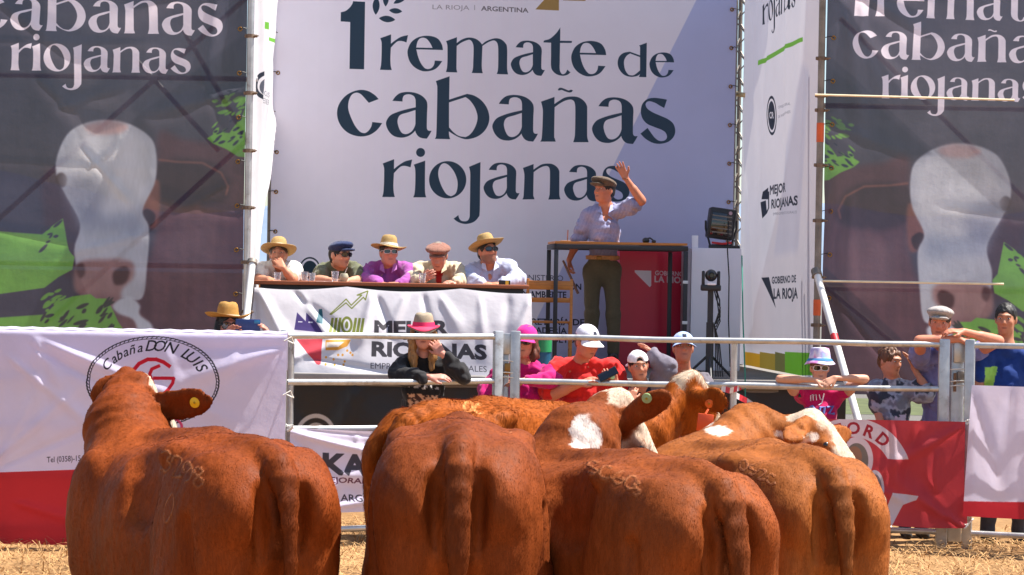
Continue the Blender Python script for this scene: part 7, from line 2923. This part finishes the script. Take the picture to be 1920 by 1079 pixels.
# -- child with bucket hat
def tiedye(P, q, cols):
    n = vnoise(P, 26, 4) + .5 * vnoise(P, 60, 6)
    cols = mixc(cols, srgb(180, 190, 230), sstep(.1, .4, n))
    cols = mixc(cols, srgb(220, 150, 210), sstep(-.1, -.4, n))
    return cols
T, H, I = person('child in a pastel bucket hat and pink top resting both arms on the middle rail', dict(
    Y=16.46, head=(1537, 690, -.05), yaw=-2, pitch=2, hs=.88, shL=(1505, 733, .02), shR=(1573, 733, .02), hip=(1538, 835, .04), skin=srgb(214, 156, 128), sc=.80, fem=True,
    elL=(1462, 711, -.20), wrL=(1530, 713, -.26), handL=dict(tip=(1558, 722, -.30), n=(0, .5, -1), side=-1, curl=.3, spread=.12, sc=.8),
    elR=(1622, 711, -.20), wrR=(1566, 709, -.28), handR=dict(tip=(1538, 724, -.32), n=(-.1, .8, -.6), side=1, curl=.25, spread=.16, sc=.8),
    shirt=dict(col=srgb(187, 20, 87), sleeve=.25, inf=.014, fold=.007), trousers=dict(col=srgb(70, 80, 120)), lip=(.45, .18, .16), hc=.008))
H.hair(T, srgb(110, 76, 50))
m_, nt, out = new_mat('tie_dye_cotton')
b_ = N(nt, 'ShaderNodeBsdfPrincipled', Roughness=.8)
no = noise_node(nt, 9, 3)
cr = nt.nodes.new('ShaderNodeValToRGB')
e = cr.color_ramp.elements
e[0].position, e[0].color = .30, (*srgb(216, 130, 196), 1)
e[1].position, e[1].color = .70, (*srgb(150, 196, 226), 1)
for pos, c in ((.42, srgb(226, 206, 230)), (.5, srgb(206, 206, 236)), (.58, srgb(170, 160, 220))):
    k = e.new(pos)
    k.color = (*c, 1)
nt.links.new(no.outputs['Fac'], cr.inputs[0])
nt.links.new(cr.outputs[0], b_.inputs['Base Color'])
nt.links.new(b_.outputs[0], out.inputs[0])
hat = H.lathe_hat(T, 'bucket_hat', BUCKET_PROF, m_, sx=1.06, sy=1.18, up=.078, tilt=-6)
mm = H.M4(0, -.01, .078) @ Matrix.Rotation(math.radians(6), 4, 'X')
MB().lathe([(.0945, -.0005), (.108, -.0215), (.1085, -.0205), (.095, .0005)], mm, 44, 1.06, 1.18, lambda p: p * H.k * 1.012).build('blue_brim_band', M('teal_hat_band', srgb(50, 120, 170), rough=.8), hat)
H.glasses(T, M('white_frame', srgb(230, 214, 210), rough=.35), w=.032, hgt=.023, sq=2.6)
# strap of a bag, lettering on the top
def on_shirt(I, so):
    me = so.data
    off = offset_of(so.parent)
    return BVHTree.FromPolygons([tuple(v.co + off) for v in me.vertices], [tuple(p.vertices) for p in me.polygons])
bv = on_shirt(I, I['shirt'])
def lay(pts, out_=.003):
    r_ = []
    for x, y in pts:
        d = ray(x, y).normalized()
        h = bv.ray_cast(V(0, 0, CAMH), d)
        if h[0] is not None:
            r_.append(h[0] - d * out_)
    return r_
for pts, lb in (([(1501, 726), (1499, 745), (1494, 765), (1490, 785)], 1), ([(1572, 726), (1572, 750), (1571, 785)], 2)):
    q = lay(pts, .008)
    if len(q) > 1:
        MB().tube(q, .012, 6).build('bag_strap', black_plastic, T)
lt = MB()
for pts in ([(1520, 752), (1520, 742), (1524, 740), (1525, 751), (1525, 742), (1530, 740), (1531, 751)], [(1536, 740), (1538, 749), (1543, 749)], [(1545, 738), (1541, 756), (1535, 760)]):
    q = lay(pts)
    if len(q) > 1:
        lt.tube(q, .0045, 6)
lt.build('lettering', M('white_print', srgb(236, 226, 232), rough=.7), T)
lt = MB()
for pts in ([(1510, 768), (1524, 762), (1530, 768), (1516, 774), (1530, 776)], [(1536, 776), (1538, 764), (1546, 764), (1544, 776)], [(1550, 764), (1562, 762), (1554, 776), (1564, 776)]):
    q = lay(pts)
    if len(q) > 1:
        lt.tube(q, .011, 6)
lt.build('lettering', M('blue_print', srgb(110, 120, 190), rough=.7), T)

# -- boy in a patterned shirt
def camo(P, q, cols):
    n = vnoise(P, 17, 4) + .6 * vnoise(P, 40, 6)
    cols = mixc(cols, srgb(58, 66, 82), sstep(.16, .30, n))
    cols = mixc(cols, srgb(120, 126, 140), sstep(-.25, -.4, n))
    m = ((q[:, 0] > .005) & (q[:, 0] < .10) & (q[:, 2] < -.19) & (q[:, 1] > 0)).astype(float)
    return mixc(cols, srgb(196, 190, 216), m * (vnoise(P, 50, 8) < .45))
T, H, I = person('boy in a grey patterned shirt holding his hand to his ear', dict(
    Y=16.78, head=(1669, 676, -.04), yaw=38, pitch=10, hs=.93, shL=(1640, 720, 0), shR=(1706, 719, 0), hip=(1676, 826, .06), skin=srgb(200, 140, 112), sc=.80,
    elL=(1646, 764, .0), wrL=(1653, 806, -.08), handL=dict(tip=(1656, 838, -.1), n=(1, 0, 0), side=-1),
    elR=(1742, 738, -.10), wrR=(1713, 690, -.05), handR=dict(tip=(1700, 662, -.02), n=(-1, .1, 0), side=1, curl=.3),
    shirt=dict(col=srgb(160, 169, 185), sleeve=.85, inf=.018, loose=.016, fold=.008, paint=camo), trousers=dict(col=srgb(50, 56, 80))))
H.hair(T, srgb(96, 62, 40), fringe=.060, wavy=.018)
H.eyes(T, .35)
MB().lathe([(.024, -.004), (.027, 0), (.024, .004)], Matrix.Translation(W(1716, 694, 16.74)), 14).build('bracelet', M('pale_beads', srgb(214, 190, 160)), T)

# -- man leaning on the top rail
T, H, I = person('man in a grey flat cap and lilac T-shirt leaning on the top rail', dict(
    Y=16.72, head=(1762, 604, -.28), yaw=-14, pitch=8, roll=4, shL=(1724, 664, .02), shR=(1812, 664, .02), hip=(1762, 800, .18), skin=srgb(206, 132, 104), neck=(1766, 652, -.10),
    elL=(1724, 640, -.47), wrL=(1798, 636, -.52), handL=dict(tip=(1822, 640, -.50), n=(0, .4, -1), side=-1, curl=.3),
    elR=(1872, 640, -.34), wrR=(1806, 622, -.50), handR=dict(tip=(1772, 620, -.52), n=(0, .3, -1), side=1, curl=.3, spread=.05),
    shirt=dict(col=srgb(116, 116, 161), sleeve=.42, inf=.022, fold=.009, loose=.016, len=.2), trousers=dict(col=srgb(120, 84, 54))))
H.hair(T, BROWNH, fringe=.05)
H.flat_cap(T, srgb(158, 150, 146), 1.0)
H.eyes(T, .45)

# -- person at the right edge
T, H, I = person('person in a dark blue and green shirt at the right edge of the fence', dict(
    Y=16.6, head=(1886, 598, -.02), yaw=-20, pitch=4, shL=(1842, 662, 0), shR=(1930, 662, 0), hip=(1886, 800, .05), skin=SK_TAN,
    elL=(1834, 722, -.02), wrL=(1836, 770, -.10), handL=dict(tip=(1840, 806, -.12), n=(1, 0, 0), side=-1),
    elR=(1940, 722, .0), wrR=(1938, 772, -.08), handR=dict(tip=(1936, 806, -.1), n=(-1, 0, 0), side=1),
    shirt=dict(col=srgb(25, 54, 118), sleeve=.6, inf=.02, paint=lambda P, q, c: mixc(c, srgb(150, 200, 90), ((q[:, 0] > -.18) & (q[:, 0] < -.14 + .25 * (q[:, 2] + .3)) & (q[:, 2] > -.3) & (q[:, 2] < -.05)).astype(float))), trousers=dict(col=srgb(60, 62, 70))))
H.hair(T, BLACKH)
H.eyes(T, .2)


# =================================================================== CATTLE
COAT = srgb(168, 84, 44)
def P3(px, py, Y):
    return tuple(W(px, py, Y))


# left bull, heading away to the left, number brand on the hip
T, K = cow('large red bull at the left with the brand 3298 and a yellow ear tag', dict(
    at=(521, 7.95), heading=30, sc=.922, coat=srgb(119, 54, 18), seed=3,
    poll=P3(262, 716, 9.45), muzzle=P3(332, 806, 9.80), hup=(.62, -.40, .68), neck_mid=P3(236, 800, 9.35), hk=1.0,
    earL=P3(180, 762, 9.50), earR=P3(398, 750, 9.25), ear_n=(.25, -.95, -.1), blaze=(.035, .07), blaze_y0=.0, tail_sway=.01))
brand(T, K, [('3298', (300, 884), (23, 38), (20, 10), 0), ('O', (303, 976), (18, 54), (1, 1), .2)])
ear_tag(T, (366, 755), K, srgb(232, 196, 24), .024)

# second bull seen straight from behind
T, K = cow('red bull seen straight from behind in the middle of the row', dict(
    at=(866, 7.9), heading=0.5, sc=.966, coat=srgb(116, 55, 22), seed=8, wide=1.03,
    poll=(-.24, 10.1, 1.00), muzzle=(-.22, 10.42, .62), hup=(0, .5, .8), neck_mid=(-.22, 9.9, 1.08), tail_sway=.012))

brand(T, K, [('J', (950, 815), (22, 22), (1, 1), -.5)])

# third, looking to the right, green tag
T, K = cow('red bull with a white neck patch and green ear tag looking right', dict(
    at=(1352, 7.70), heading=27, sc=.895, coat=srgb(125, 62, 26), seed=14,
    poll=P3(1163, 744, 9.15), muzzle=P3(1262, 908, 9.42), hup=(.86, .12, .38), neck_mid=P3(1085, 832, 8.95), hk=.98, whiteface=True, blaze=(.06, .12),
    earL=P3(1130, 750, 9.6), earR=P3(1254, 737, 8.95), ear_w=.056, ear_n=(.1, -.95, -.25), tail_sway=.03,
    patches=[(P3(1098, 815, 8.8), (.068, .26, .085), srgb(212, 198, 190))]))
brand(T, K, [('SC6O', (1098, 890), (26, 26), (24, 9), 0), ('S', (1185, 930), (16, 26), (1, 1), 0)], width=.006)
ear_tag(T, (1213, 747), K, srgb(150, 178, 120), .022)

# fourth, on the right, white face turned right
T, K = cow('ginger bull at the right end of the row with its white face turned right', dict(
    at=(1562, 8.35), heading=19, sc=.895, coat=srgb(144, 82, 38), seed=21,
    poll=P3(1522, 782, 9.85), muzzle=P3(1668, 944, 9.5), hup=(.72, -.05, .60), neck_mid=P3(1408, 826, 9.95), whiteface=False, blaze=(.075, .12), hk=.95,
    earL=P3(1596, 812, 10.2), earR=P3(1476, 826, 9.5), ear_w=.055, ear_n=(-.3, -.9, 0), tail_sway=.01,
    patches=[(P3(1345, 806, 9.75), (.065, .30, .024), srgb(204, 188, 176)), (P3(1500, 818, 9.75), (.10, .12, .022), srgb(230, 214, 200))]))

brand(T, K, [('OS2C', (1385, 882), (18, 20), (17, 9), 0)])

# fifth, across the back, orange tags
T, K = cow('shaggy orange-red bull standing across behind the row with orange ear tags', dict(
    at=(772, 10.25), heading=-38, sc=.93, hair_len=.03, neck_r=.72, coat=srgb(148, 74, 20), seed=33, bend=.0,
    poll=P3(1298, 706, 11.75), muzzle=P3(1372, 830, 12.05), hup=(.75, .1, .65), neck_mid=P3(1215, 815, 11.5), hk=1.0, blaze=(.05, .12),
    earL=P3(1300, 726, 12.1), earR=P3(1364, 756, 11.55), ear_n=(.2, -.95, -.1)))
brand(T, K, [('OC', (868, 772), (20, 20), (20, 4), 0)], width=.008, pale=srgb(204, 136, 78))
r_ = ear_tag(T, (1330, 757), K, srgb(226, 110, 40), .024)
a = W(1322, 793, 11.5)
MB().box(a, (.085, .006, .095), Matrix.Rotation(.1, 3, 'Y'), bev=.0025).build('flag_tag', M('orange_tag', srgb(226, 84, 30), rough=.45), T)
MB().tube([W(1328, 768, 11.52), a + V(0, 0, .045)], .006, 6).build('tag_stem', M('orange_tag'), T)
